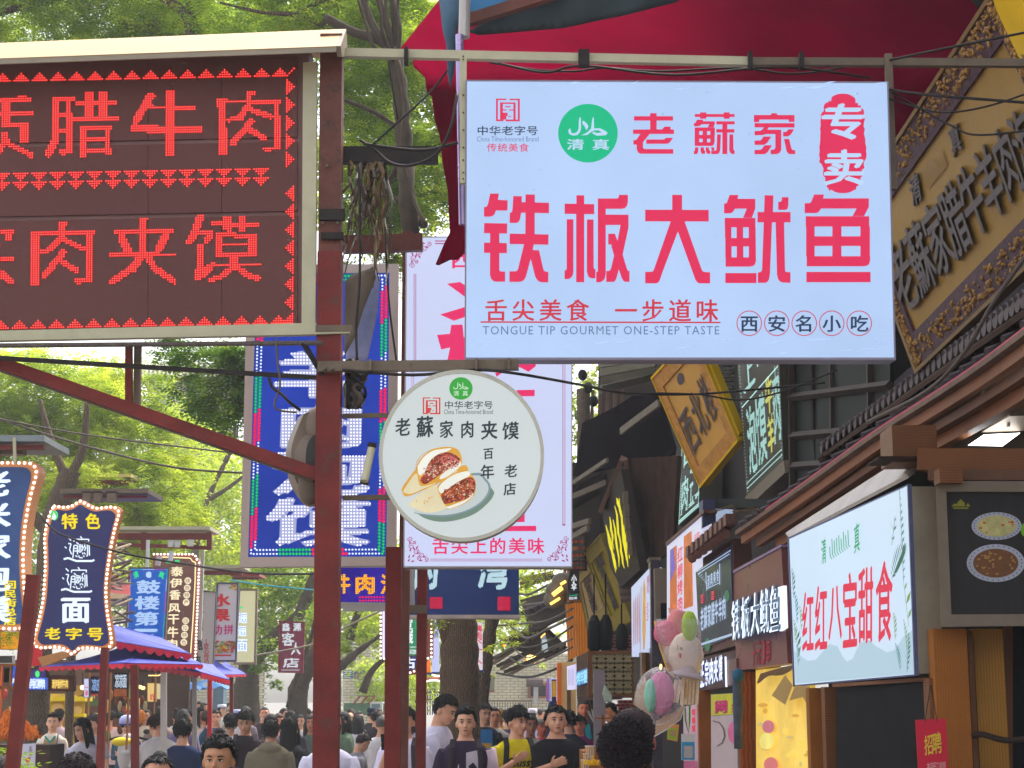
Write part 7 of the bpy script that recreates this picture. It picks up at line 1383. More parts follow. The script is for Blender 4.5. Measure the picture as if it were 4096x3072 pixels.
t=thing('small_led_panel','bright blue-white LED panel hanging on the left side of the lattice cabinet','sign',at(*K8(540,1400),20.6));pl=Plane((*K8(532,1275),20.8),(*K8(642,1230),20.1),(*K8(532,1405),20.8));slab(pl,[K8(532,1275),K8(642,1230),K8(642,1375),K8(536,1408)],mat('cyan_panel',(30,70,120),.4,emit=(30,80,140),k=.8,var=0),t,'panel',0,.03);text(pl,'烤羊腿',[K8(534,1285),K8(640,1242),K8(640,1370),K8(537,1398)],lit('cyan_white',(150,220,250),1.1,0),t,.006,bold=.04,each=True)
t=thing('menu_sheet','white lit menu sheet with violet lines left of the small LED panel','menu board',at(*K8(445,1440),23));pl=Plane((*K8(445,1222),23),(*K8(525,1200),22.5),(*K8(447,1445),23));slab(pl,[K8(445,1222),K8(524,1200),K8(518,1438),K8(447,1445)],lit('lilac_menu',(214,208,244),.95,.04),t,'panel',0,.04);[stroke(pl,[K8(460+12*k,1250),K8(460+12*k,1400)],1.3,M_INK2,t,'text_line',.006)for k in range(5)]
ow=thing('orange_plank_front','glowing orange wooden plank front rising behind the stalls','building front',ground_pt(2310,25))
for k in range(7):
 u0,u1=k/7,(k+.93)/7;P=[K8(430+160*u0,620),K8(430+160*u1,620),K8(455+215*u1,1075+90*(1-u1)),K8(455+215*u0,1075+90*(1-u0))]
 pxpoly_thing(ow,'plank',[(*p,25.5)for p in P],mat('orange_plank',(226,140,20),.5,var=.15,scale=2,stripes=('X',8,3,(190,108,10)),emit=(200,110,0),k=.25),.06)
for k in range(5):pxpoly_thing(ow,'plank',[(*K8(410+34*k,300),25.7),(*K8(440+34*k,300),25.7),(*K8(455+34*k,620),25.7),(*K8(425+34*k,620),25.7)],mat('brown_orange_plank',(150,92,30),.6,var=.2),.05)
t=thing('cream_pillar','pale cream wall pillar beside an orange strip under the orange planks','pillar',ground_pt(2270,24.5));pbox(t,'shaft',*K8(392,1178),*K8(530,1700),24.5,.5,mat('cream_wall',(236,204,150),.7,var=.06,emit=(200,160,90),k=.2));pbox(t,'painted_shadow_gap',*K8(446,1440),*K8(482,1700),24.4,.05,mat('tan_dim',(130,100,66),.7));pbox(t,'orange_strip',*K8(355,1188),*K8(392,1600),24.45,.3,mat('orange_strip',(232,120,40),.5,emit=(200,90,20),k=.25,var=0))  # solid tan strip paints a shaded gap on the pillar
for i,(x0,x1,m,m2)in enumerate(((258,275,'violet',(150,60,220)),(290,356,'whiteblue',(200,210,255)))):
 t=thing('led_frame_sign',('narrow violet LED strip sign left of the white LED frame','small yellow poster framed by white-blue LEDs')[i],'sign',at(*K8(x0,1560),27));pl=Plane((*K8(x0,1335),27),(*K8(x1,1335),27),(*K8(x0,1560),27));slab(pl,rect(*K8(x0,1335),*K8(x1,1560)),mat('frame_back',(70,50,110),.5),t,'panel',0,.05)
 if i:sheet(pl,rect(*K8(305,1360),*K8(340,1510)),mat('mustard_poster',(206,156,40),.5,emit=(190,140,30),k=.5,var=.2,scale=12),t,'poster',.006)
 dots(pl,[K8(x,1340+12*k)for k in range(18)for x in(x0+5,x1-7)]+[K8(x0+8+10*k,1340)for k in range(int((x1-x0)/11))],2.2,lit(m+'_led',m2,1.2,0,small=True),t,'leds',.012)
bx=thing('dark_sign_box','black square hanging sign with small white characters before the orange planks','sign',at(*K8(460,590),23.5));pl=Plane((*K8(448,300),23.5),(*K8(560,300),23.5),(*K8(448,590),23.5));slab(pl,[K8(480,300),K8(560,300),K8(565,590),K8(455,590),K8(450,420)],mat('charcoal_panel',(66,56,62),.6),bx,'panel',0,.1);text(pl,'小伞',[K8(488,355),K8(535,350),K8(535,500),K8(488,500)],M_WT,bx,.006,bold=.03,vert=True,each=True);text(pl,'红红小吃',[K8(465,565),K8(540,560),K8(540,585),K8(465,590)],M_WT,bx,.006,bold=.03);stroke(pl,[K8(465,552),K8(545,545)],3,M_GRN,bx,'line',.007)
for i,(x0,y0,x1,y1)in enumerate(((310,545,400,475),(288,632,378,575),(385,445,435,415))):
 t=thing('tube_lamp',('big middle','lowest','small upper')[i]+' glowing amber tube lamp on a round grey reflector','lamp',at(*K8(x0,y0),24));A,B=at(*K8(x0,y0),24),at(*K8(x1,y1),24)
 mk('tube',MB().tube([A,B],.03 if i==0 else.018,8),mat('amber_tube',(255,210,120),.3,var=0,emit=(255,196,80),k=3),t)
 mk('reflector',MB().ell(at(*K8((x0+x1)/2-5,(y0+y1)/2-12),24.15),(.16,.06,.13),14,10),mat('grey_reflector',(110,104,92),.5,var=.1),t,smooth=True)
for i,(x,y,r)in enumerate(((105,1155,26),)):
 t=thing('flood_lamp','glowing golden floodlight hanging over the crowd before the brick wall','lamp',at(*K8(x,y),34));c=at(*K8(x,y),34);mk('lens',MB().box(c,(.17,.05,.15),0,.2),mat('golden_lens',(255,230,160),.3,var=0,emit=(255,216,120),k=4),t);mk('housing',MB().box(c+Vector((0,.06,.01)),(.24,.08,.22),0,.2),mat('amber_housing',(200,140,40),.5,emit=(200,120,20),k=.5,var=0),t);mk('arm',MB().tube([c+Vector((.1,.1,0)),at(*K8(260,1060),33.5)],.02,6),M_STEEL,t)
for i,(x,y)in enumerate(((1230,880),(1250,985))):
 t=thing('pendant_lamp',('small orange','dim red-edged')[i]+' pendant lamp among the wires left of the floodlight','lamp',at(*Z8(x-(100 if i==0 else 60),y),36));c=at(*Z8(x-(100 if i==0 else 60),y),36);mk('shade',MB().tube([c,c+Vector((0,0,.12))],[.2,.05],12),M_DARK,t);mk('bulb',MB().ell(c,(.05,.05,.04),8,6),mat('orange_bulb',(255,170,60),.3,var=0,emit=(255,150,40),k=3),t)
er=thing('tiled_eave','shadowed grey tiled eave seen end-on below the tall white sign','roof',at(2200,2500,30))
for k in range(12):p=at(2090+k*17,2455-k*6,30-k*.2);mk('roof_tile',MB().tube([p,p+Vector((.3,.3,.25))],.05,7),M_TILE,er)
pxpoly_thing(er,'deck',[(2080,2400,30.5),(2280,2340,28.5),(2290,2450,28.5),(2120,2530,30)],mat('eave_dark',(66,54,48),.8,var=.3),.1);pxpoly_thing(er,'beam',[(2080,2310,29.5),(2190,2290,28.5),(2200,2320,28.5),(2080,2355,29.5)],mat('umber_beam',(110,62,44),.6),.1)
pxpoly_thing(er,'lower_deck',[(2010,2560,31),(2160,2500,30),(2260,2600,30),(2200,2640,31),(2060,2600,31)],mat('eave_dark',(66,54,48)),.08)
q=random.Random(21);nm=('lowest','second','third','fourth','fifth','sixth','seventh','eighth','ninth','topmost')
for i in range(10):
 y0=2690-i*42;P=[(2000+q.uniform(-30,60),y0+q.uniform(-60,30),30),(2100,y0+q.uniform(0,30),29),(2190,y0-10+q.uniform(-10,30),27),(2290,y0-40+q.uniform(-20,20),25)]
 W('cable',nm[i]+' slack wire of the tangle between trunk and orange planks',P,q.uniform(.012,.022),M_CABLE2 if i%3 else M_CABLE)
for i in range(6):
 a=(1960+i*15,2640+i*12,31);b=(2120+i*28,2560+i*9-30*(i%2),29);bar('timber_pole',nm[i]+' bare pole of the frame jutting over the street before the brick wall',a,b,.05,.05,M_STEEL if i%2 else M_BARKD,'pole')
t=thing('white_led_sign','small glittering white LED sign tilted among the wires','sign',at(2180,2600,28));pl=Plane((*K8(200,960),28),(*K8(250,920),28),(*K8(220,1090),28));slab(pl,[K8(200,945),K8(240,910),K8(270,1075),K8(228,1095)],lit('dim_white',(150,160,165),.7,.2,20),t,'panel',0,.03);frame(pl,[K8(195,940),K8(238,903),K8(242,915),K8(200,955)],[K8(200,945),K8(238,910),K8(240,915),K8(203,950)],mat('amber_tube',(255,210,120)),t,'edge_light',.01,.02);dots(pl,grid(*K8(208,970),*K8(262,1070),2.6,3.2),1.0,M_WD,t,'leds',.01)
bp=thing('red_brick_pier','red brick pier with white joints behind the black hanging lanterns','pier',at(*K8(960,1070),21.5));pbox(bp,'joint',*K8(862,930),*K8(1080,1075),21.5,.2,mat('white_joint',(190,170,160),.8));pbox(bp,'joint',*K8(930,1540),*K8(1060,1640),21.5,.2,mat('white_joint',(190,170,160)))
for(x0,y0,x1,y1)in((862,932,1080,1070),(930,1545,1055,1636)):
 r_=0;y=y0
 while y<y1:
  x=x0-(25 if r_%2 else 0)
  while x<x1:mk('brick',MB().box(at(*K8(x+22,y+14),21.45),(.052,.04,.03)),mat('red_brick',(150,44,46),.8,var=.2,scale=10),bp);x+=46
  y+=32;r_+=1
for i,(x,y,w,h)in enumerate(((705,905,68,165),(815,900,66,165),(965,940,60,120))):
 t=thing('black_lantern',('left','middle','right')[i]+' black hanging lantern under the tan and olive plaques','lantern',at(*K8(x,y+h),21),'black lanterns');c=at(*K8(x,y),21);rr=w*.422/F*21;hh=h*.422/F*21
 mk('body',MB().tube([c+Vector((0,0,-hh)),c+Vector((0,0,-hh*.8)),c,c+Vector((0,0,hh*.6)),c+Vector((0,0,hh))],[rr*.7,rr,rr,rr*.85,rr*.4],12),M_BLACK,t,smooth=True);mk('cord',MB().tube([c+Vector((0,0,hh)),c+Vector((0,0,hh+.5))],.01,5),M_BLACK,t);mk('base_ring',MB().tube([c+Vector((0,0,-hh*1.05)),c+Vector((0,0,-hh))],rr*.8,12),M_DARK,t)
t=thing('grey_post_with_bag','slim grey post before the lattice cabinet with a plastic bag tied on','post',ground_pt(2398,18));a=at(*K8(750,1258),18);mk('shaft',MB().box((a.x,18,a.z/2),(.12,.1,a.z)),mat('lilac_grey_post',(140,128,132),.5,var=.12),t)
cloth('plastic_bag','crumpled translucent white-green plastic bag on the slim grey post',[K8(800,1390),K8(835,1440),K8(875,1500),K8(868,1560),K8(800,1560),K8(778,1480)],17.8,mat('bag_white',(170,182,160),.3,var=.25,scale=20,bump=.4),'bag',amp=.02,cell=14)
t=thing('maroon_awning','dark brown awning strip above the stall cook','awning',at(*K8(540,1530),20.5));pxpoly_thing(t,'cloth',[(*K8(540,1512),20.6),(*K8(735,1500),19.8),(*K8(735,1530),19.8),(*K8(545,1545),20.6)],mat('brown_awning',(92,60,56),.7),.3)
pbd=thing('stall_counter','wooden counter of the right-hand stall with paper cups and yellow fruit','stall',ground_pt(2400,15));pbox(pbd,'counter',2330,3005,2560,3300,15,.6,M_STW);pbox(pbd,'rack_bar',2380,2870,2480,2876,15.6,.05,M_STW);pbox(pbd,'rack_bar',2408,2860,2416,3000,15.6,.05,M_STW)
for i,(x,y,s)in enumerate(((2362,3010,1),(2350,3040,.9),(2342,3065,.9))):
 t=thing('paper_cup',('tallest','middle','lowest')[i]+' stack of striped kraft paper cups on the right stall','cups',at(x,y+20,14.6),'paper cups');c=at(x,y,14.6);mk('wall',MB().tube([c+Vector((0,0,-.05)),c+Vector((0,0,.05))],[.034*s,.046*s],14),mat('kraft_cup',(206,150,90),.6,var=.08),t);mk('rim',MB().tube([c+Vector((0,0,.05)),c+Vector((0,0,.055))],.048*s,14),M_WHITE,t)
 for k in range(3):mk('stripe',MB().beam(c+Vector((-.02+.02*k,-.043,-.045)),c+Vector((-.02+.02*k,-.045,.045)),.006,.004,(0,1,0)),M_WHITE,t)
t=thing('fruit_pieces','heap of bright yellow fruit pieces by the paper cups','food',at(2370,3060,14.4));mb=MB();q=random.Random(4)
for i in range(60):c=at(2370+q.gauss(0,14),3058-abs(q.gauss(0,9)),14.4+q.uniform(-.05,.05));mb.box(c,(.022,.02,.018),q.uniform(0,3))
mk('pieces',mb,mat('mango',(240,190,30),.4,var=.1),t,kind='stuff')
t=thing('wire_whisk_bunch','bunch of clear grey plastic forks standing on the right stall','cutlery',at(2370,2860,18));q=random.Random(14)
for i in range(30):a=at(2378,2895,18.2);mk('prong',MB().tube([a,a+Vector((q.gauss(0,.06),q.gauss(0,.04),q.uniform(.09,.16)))],.0035,4),mat('clear_plastic',(186,176,172),.3,var=.1),t)
M_FILM=bpy.data.materials.new('clear_film');M_FILM.use_nodes=True;nt=M_FILM.node_tree;nt.nodes.clear();N=nt.nodes.new
_o=N('ShaderNodeOutputMaterial');_t=N('ShaderNodeBsdfTransparent');_g2=N('ShaderNodeBsdfGlossy');_g2 .inputs['Roughness'].default_value=.12;_g2 .inputs['Color'].default_value=(.95,.9,.9,1);_f=N('ShaderNodeLayerWeight');_f.inputs[0].default_value=.25;_m=N('ShaderNodeMixShader')
_nz=N('ShaderNodeTexNoise');_nz.inputs['Scale'].default_value=14;_bp2=N('ShaderNodeBump');_bp2 .inputs['Strength'].default_value=1;_bp2 .inputs['Distance'].default_value=.02;_mt=N('ShaderNodeMath');_mt.operation='MULTIPLY_ADD';_mt.inputs[1].default_value=.55;_mt.inputs[2].default_value=.1
nt.links.new(_nz.outputs[0],_bp2 .inputs['Height']);nt.links.new(_bp2 .outputs[0],_g2 .inputs['Normal']);nt.links.new(_f.outputs['Facing'],_mt.inputs[0]);nt.links.new(_mt.outputs[0],_m.inputs[0]);nt.links.new(_t.outputs[0],_m.inputs[1]);nt.links.new(_g2 .outputs[0],_m.inputs[2]);nt.links.new(_m.outputs[0],_o.inputs[0])
def fuzz(name,rgb):return mat(name,rgb,.9,var=.06,scale=20,bump=.5,bscale=120)
def floss(t,name,c,r,m,Y,seed=1):
 me=bpy.data.meshes.new(name);bm=bmesh.new();bmesh.ops.create_icosphere(bm,subdivisions=4,radius=1);C_=at(*c,Y)
 for v in bm.verts:
  d=v.co.normalized();k=1+.05*noise.noise(d*3+Vector((seed,0,0)))+.02*noise.noise(d*14);v.co=C_+Vector((d.x*r[0],d.y*r[1],d.z*r[2]))*k*(Y/F)
 bm.to_mesh(me);bm.free();me.polygons.foreach_set('use_smooth',[True]*len(me.polygons));me.materials.append(m);return link(name,me,t)
cf=thing('candy_floss','wrapped white candy floss with a little smiling face, pink and green puffs','candy floss',at(2720,2700,11.8))
floss(cf,'white_puff',PE(955,680),(68,48,84),fuzz('floss_cream',(240,216,200)),11.8);floss(cf,'pink_puff',PE(785,500),(50,36,50),fuzz('floss_rose',(236,120,150)),11.9,2);floss(cf,'pink_puff',PE(880,440),(44,34,66),fuzz('floss_salmon',(240,150,150)),11.95,3);floss(cf,'green_puff',PE(985,440),(32,30,60),fuzz('floss_green',(176,206,80)),11.75,4);floss(cf,'white_puff',PE(835,680),(34,30,44),fuzz('floss_cream',(240,216,200)),12.0,5);floss(cf,'cream_puff',PE(960,800),(55,40,40),fuzz('floss_cream',(240,216,200)),11.85,6)
pl=Plane((*PE(880,600),11.71),(*PE(940,600),11.71),(*PE(880,720),11.71));M_FK=mat('face_dark',(70,50,52),.5)
ringm(pl,*PE(914,633),2.5,5,M_FK,cf,'eye',0);stroke(pl,[PE(882,600),PE(884,640)],1.8,M_FK,cf,'eye',0);sheet(pl,[PE(895,678),PE(915,682),PE(908,718),PE(900,712)],mat('face_red',(206,30,50),.5),cf,'mouth',.001);stroke(pl,[PE(893,672),PE(918,678)],1.8,M_FK,cf,'mouth_line',.002)
M_STK=mat('bag_card',(246,214,170),.5,var=.05);
wr=mk('wrapper',MB().loft([[at(PE(x,y)[0],PE(x,y)[1],11.8)+Vector((0,.14*math.sin(a),0))+(at(PE(x,y)[0]+w*math.cos(a),PE(x,y)[1],11.8)-at(*PE(x,y),11.8))for a in[2*math.pi*k/18 for k in range(18)]]for(x,y,w)in((965,880,20),(955,830,60),(930,700,74),(900,560,86),(890,440,90),(880,380,88))],cap=False),M_FILM,cf,smooth=True)
P=[PE(683,395),PE(800,415),PE(830,620),PE(870,860),PE(810,850),PE(760,720),PE(700,520)]
mk('flap',MB().prism([at(*p,12.0)for p in P][::-1],(0,.004,0)),mat('pink_wrap',(250,196,180),.4,var=.1,alpha=.72),cf);mk('flap_edge',MB().tube([at(*p,11.98)for p in(PE(683,395),PE(730,620),PE(800,830),PE(860,880))],.006,6),mat('glow_edge',(255,210,120),.3),cf)
P=[PE(800,280),PE(1015,325),PE(1010,420),PE(830,420)];mk('flap',MB().prism([at(*p,12.05)for p in P][::-1],(0,.004,0)),mat('pink_wrap',(250,196,180)),cf)
mk('tie',MB().tube([at(*p,11.75)for p in(PE(1040,705),PE(1010,740),PE(990,780))],.012,6),mat('green_tie',(60,150,40),.5),cf)
mk('tassel_bag',MB().tube([at(*p,11.75)for p in(PE(990,785),PE(980,830),PE(970,880))],[.02,.07,.14],16),mat('tassel_white',(214,196,200),.4,var=.1,alpha=.8),cf,smooth=True)
for k in range(7):x=860+k*30;mk('stick_pack',MB().beam(at(*PE(x+15,880+(k<2)*20),11.7),at(*PE(x-(20 if k<2 else 0),1115-(k<2)*20),11.7),.028,.012,(0,1,0)),mat('stick_cream',(236,206,170),.6,var=.08),cf)
for x in(955,1005):mk('stick_pack',MB().beam(at(*PE(x,920),11.67),at(*PE(x-3,1060),11.67),.01,.004,(0,1,0)),mat('tan_stripe',(200,150,90),.6),cf)
mk('ribbon',MB().tube([at(*p,11.8)for p in(PE(945,1120),PE(950,1250),PE(975,1360),PE(985,1250),PE(985,1110))],.006,5),mat('green_tie',(60,150,40)),cf)
c2=thing('candy_floss','pink and mint candy floss in a clear glossy bag lower left of the smiling one','candy floss',at(2630,2870,10.8))
floss(c2,'pink_puff',PE(740,1020),(52,46,84),fuzz('floss_pink2',(232,140,180)),10.8,7);floss(c2,'mint_puff',PE(650,1040),(26,40,66),fuzz('floss_mint',(130,210,180)),10.78,8)
q=random.Random(2);mb=MB()
for i in range(60):
 a,b=q.uniform(-1,1),q.uniform(-1,1)
 if a*a+b*b<.8:mb.ell(at(PE(740,1020)[0]+a*48,PE(740,1020)[1]+b*78,10.8-.073*math.sqrt(max(0,1-a*a-b*b))-.001),(.0016,)*3,5,3)
mk('speckle',mb,mat('speckle_red',(160,60,90),.5),c2,kind='stuff')
floss(c2,'film',PE(730,1040),(96,60,112),M_FILM,10.8,9);
P=[PE(600,880),PE(520,1000),PE(500,1110),PE(650,1210),PE(700,1100)];mk('flap',MB().prism([at(*p,10.9)for p in P][::-1],(0,.003,0)),mat('peach_wrap',(250,206,170),.3,alpha=.45,var=.1),c2)
P=[PE(680,1390),PE(780,1340),PE(900,1250),PE(945,1130),PE(850,1180),PE(700,1250)];mk('flap',MB().prism([at(*p,10.85)for p in P][::-1],(0,.003,0)),mat('peach_wrap',(250,206,170)),c2);mk('flap_edge',MB().tube([at(*p,10.82)for p in(PE(680,1390),PE(800,1320),PE(905,1240),PE(945,1130))],.004,6),M_WHITE,c2)
for lab,P,Y,m in(('small orange-green card hanging left of the price card',[PE(800,1280),PE(895,1285),PE(880,1432),PE(792,1415)],12.6,mat('orange_card',(222,150,80),.5)),('white and blue payment card hanging under the green ribbon',[PE(915,1365),PE(1030,1368),PE(1030,1600),PE(915,1590)],12.5,mat('white_card',(206,206,214),.5,var=.04))):
 t=thing('price_card',lab,'card',at(*P[3],Y));pl=Plane((*P[0],Y),(*P[1],Y),(*P[3],Y));slab(pl,P,m,t,'card',0,.012)
 if 'blue' in lab:sheet(pl,rect(*PE(918,1435),*PE(1028,1588)),mat('card_blue',(60,150,206),.5),t,'blue_panel',.003);sheet(pl,rect(*PE(935,1468),*PE(1012,1572)),mat('code_grey',(176,172,176),.5,var=.1),t,'blank_panel',.006)
 else:sheet(pl,[PE(803,1315),PE(880,1320),PE(868,1420),PE(797,1405)],mat('lime_panel',(150,190,60),.5),t,'green_panel',.003);sheet(pl,[PE(820,1330),PE(868,1334),PE(862,1390),PE(818,1382)],mat('code_tan',(180,150,110),.5),t,'blank_panel',.006)
t,pl=fboard('poster_strip','pink and white poster strip with red marks beside the payment card',[PE(930,1130),PE(1060,1110),PE(1065,1700),PE(935,1700)],mat('pink_white_poster',(214,178,190),.5,var=.1));
for k in range(3):sheet(pl,[PE(1005,1160+k*70),PE(1030,1150+k*70),PE(1030,1200+k*70),PE(1008,1205+k*70)],M_RD3,t,'mark',.005)
sheet(pl,[PE(935,1600),PE(1050,1600),PE(1050,1700),PE(935,1700)],mat('rose_patch',(222,110,150),.5),t,'patch',.004)
def jamb(lab,x0,x1,y0,m):return fcol(lab,x0,x1,y0,fy((x0+x1)/2)+.1,m)
jamb('orange wooden pillar with carved key pattern left of the celebrity poster',*(ZR(290,0)[0],ZR(360,0)[0]),ZR(0,1200)[1],mat('orange_pillar',(156,88,36),.5,var=.2,scale=4));jamb('rich brown pillar between poster and yellow shop window',ZR(535,0)[0],ZR(630,0)[0],ZR(0,1090)[1],mat('rich_brown',(150,76,30),.4,var=.25,scale=3,stripes=('X',9,6,(110,52,20))))
t,pl=fboard('poster','white poster with pink characters on a yellow band behind a grey hanging cloth',[ZR(360,1225),ZR(512,1215),ZR(520,1750),ZR(362,1750)],mat('poster_pinkish',(196,176,176),.5,var=.08,scale=4));sheet(pl,[ZR(362,1225),ZR(510,1217),ZR(510,1340),ZR(362,1350)],mat('lemon_band',(206,200,50),.5),t,'yellow_band',.004);text(pl,'网',[ZR(385,1262),ZR(455,1258),ZR(455,1335),ZR(385,1338)],mat('hot_pink',(214,40,120),.5),t,.008,bold=.045,ink=True,name='character');text(pl,'红',[ZR(480,1260),ZR(545,1255),ZR(545,1330),ZR(480,1332)],mat('fruit0',(222,90,60)),t,.008,bold=.03,ink=True,name='character')
stroke(pl,[ZR(370,1380),ZR(410,1390),ZR(435,1430),ZR(440,1470),ZR(425,1510),ZR(395,1530)],3.5,mat('bowl_line',(110,90,84),.5),t,'drawn_bowl',.006);sheet(pl,[ZR(*p)for p in circ(490,1450,30,62,20)],mat('rose_patch',(222,110,150)),t,'flower_print',.006)
t=thing('hanging_cloth','long grey-blue rolled cloth hanging before the poster','cloth',at(*ZR(525,1550),12.9));mk('roll',MB().tube([at(*ZR(x,y),12.9)for x,y in((522,1090),(515,1150),(522,1300),(518,1420),(525,1545))],[.05,.035,.04,.03,.035],8),mat('slate_cloth',(76,86,104),.8,var=.3,scale=14),t,smooth=True);mk('knot',MB().ell(at(*ZR(522,1110),12.85),(.045,.04,.05),10,8),mat('blue_cloth',(50,100,130),.8),t,smooth=True)
t=thing('shop_window','glowing yellow shop window with paper flowers and folded cards','window',at(*ZR(640,1650),12));x0,x1=ZR(628,0)[0],ZR(955,0)[0];pl=Plane((x0,2600,fy(x0)+.3),(x1,2600,fy(x1)+.3),(x0,3000,fy(x0)+.3))
slab(pl,[ZR(625,1080),ZR(960,1040),ZR(965,1800),ZR(628,1800)],mat('window_glow',(220,190,100),.5,emit=(214,176,70),k=.78,var=.18,scale=3),t,'pane',0,.02)
for c,r,m in((ZR(700,1415),24,(190,110,120)),(ZR(700,1420),17,(140,160,90)),(ZR(715,1640),28,(200,110,110)),(ZR(715,1640),18,(130,160,100)),(ZR(690,1500),30,(236,220,120))):sheet(pl,circ(c[0],c[1],r,r*1.1,20),mat('paper%d%d'%(m[0],m[1]),m,.6,emit=m,k=.5,var=.1),t,'paper_flower',.01+r*.0004)
q=random.Random(31)
for k in range(16):c=ZR(q.uniform(640,940),q.uniform(1280,1640));sheet(pl,circ(*c,q.uniform(6,22),q.uniform(5,14),9),mat('blot%d'%(k%3),((230,200,90),(206,160,60),(196,176,110))[k%3],.6,emit=((230,200,90),(206,160,60),(196,176,110))[k%3],k=.6,var=0),t,'blotch',.004+k*.0003)
for P in([ZR(720,1230),ZR(800,1110),ZR(845,1170),ZR(800,1285)],[ZR(825,1260),ZR(860,1170),ZR(945,1175),ZR(900,1240)],[ZR(860,1190),ZR(945,1175),ZR(940,1300),ZR(905,1240)]):mk('folded_card',MB().prism([at(a,b,fy(a)-.1)for a,b in P][::-1],(0,.01,0)),mat('beige_card',(186,150,84),.5,var=.1),t)
for P in([ZR(660,1100),ZR(840,1050),ZR(842,1075),ZR(780,1110),ZR(700,1115),ZR(640,1160)],):mk('carved_bracket',MB().prism([at(a,b,fy(a)-.05)for a,b in smooth_pts(P+[P[0]],3)[:-1]][::-1],(0,.06,0)),mat('bronze_carving',(110,74,30),.5,var=.3,scale=20,bump=.5),t)
t=thing('grey_board','plain grey-green board fixed on the brick wall right of the slim trunk','board',at(1960,2765,45));pbox(t,'panel',1905,2712,1978,2765,45,.1,mat('grey_green_board',(120,118,98),.7));pbox(t,'red_edge',1905,2762,1978,2768,44.9,.1,mat('dull_red',(150,60,60)))
t=thing('drum_kiosk','teal-grey kiosk side between the bright red post and the brick wall','kiosk',ground_pt(870,44));pbox(t,'body',850,2720,895,2840,44,.5,mat('teal_grey',(84,108,124),.7));pbox(t,'cap',845,2716,900,2722,43.9,.6,M_STEEL)
# people
_hm={}
def cm(kind,rgb,**k):
 key=kind+'_%d_%d_%d'%rgb;return mat(key,rgb,**k)
def skin(rgb=(206,150,118)):return cm('skin',rgb,rough=.5,var=.06,scale=18,spec=.35)
def cloth_m(rgb):return cm('fabric',rgb,rough=.85,var=.12,scale=10,bump=1,bscale=7,spec=.06)
def hair_m(rgb):return cm('hair',tuple(int(c*.72)for c in rgb),rough=.6,var=.45,scale=45,bump=.8,bscale=150,spec=.22)
_todo=[]
def remesh(o,vox,sm=2):
 m=o.modifiers.new('r','REMESH');m.mode='VOXEL';m.voxel_size=vox;m.use_smooth_shade=True
 if sm:k=o.modifiers.new('s','SMOOTH');k.factor=.5;k.iterations=sm
 _todo.append(o);return o
def ering(c,rx,ry,n=20,M=None):
 P=[Vector((rx*math.copysign(abs(math.cos(a))**.85,math.cos(a)),ry*math.copysign(abs(math.sin(a))**.85,math.sin(a)),0))for a in[2*math.pi*i/n for i in range(n)]]
 return[Vector(c)+(M@p if M else p)for p in P]
ARMS={'down':((.05,.03,-.27),(.06,-.04,-.52)),'bent':((.05,.04,-.26),(-.06,-.2,-.2)),'phone':((.03,-.06,-.25),(-.09,-.24,-.02)),'photo':((.06,-.14,-.14),(-.08,-.32,.12)),'chest':((.09,-.02,-.25),(-.16,-.17,-.14)),'wave':((.05,-.05,-.25),(-.1,-.27,-.1)),'paper':((.02,-.08,-.26),(.0,-.34,-.2))}
def hand(mb,w,d,s,curl=.25,spread=1.0,n=6):
 """palm and five separate tapering fingers, thumb from the side of the palm"""
 d=Vector(d).normalized();side=d.cross(Vector((0,1,.2))).normalized();nrm=side.cross(d).normalized()
 if side.length<.1:side=Vector((1,0,0))
 M=Matrix((side,nrm,d)).transposed();c=w+d*.045*s;mb.ell(c,(.04*s,.016*s,.052*s),12,8,M)
 for i,(o,L_)in enumerate(((-.029,.066),(-.0095,.078),(.0105,.073),(.029,.057))):
  a=w+M@Vector((o,0,.082))*s;dirn=M@Vector((o*3.2*spread,0,1));b=a+dirn*L_*.5*s;c3=b+(dirn+nrm*curl*2).normalized()*L_*.55*s;mb.tube([a-dirn*.02*s,a,b,c3],[.0095*s,.0095*s,.0088*s,.0068*s],n)
 a=w+M@Vector((.034,0,.03))*s;mb.tube([a-M@Vector((.012,0,.01))*s,a+M@Vector((.024,-.004,.024))*s,a+M@Vector((.034,-.006,.052))*s],[.0125*s,.0105*s,.0078*s],n)
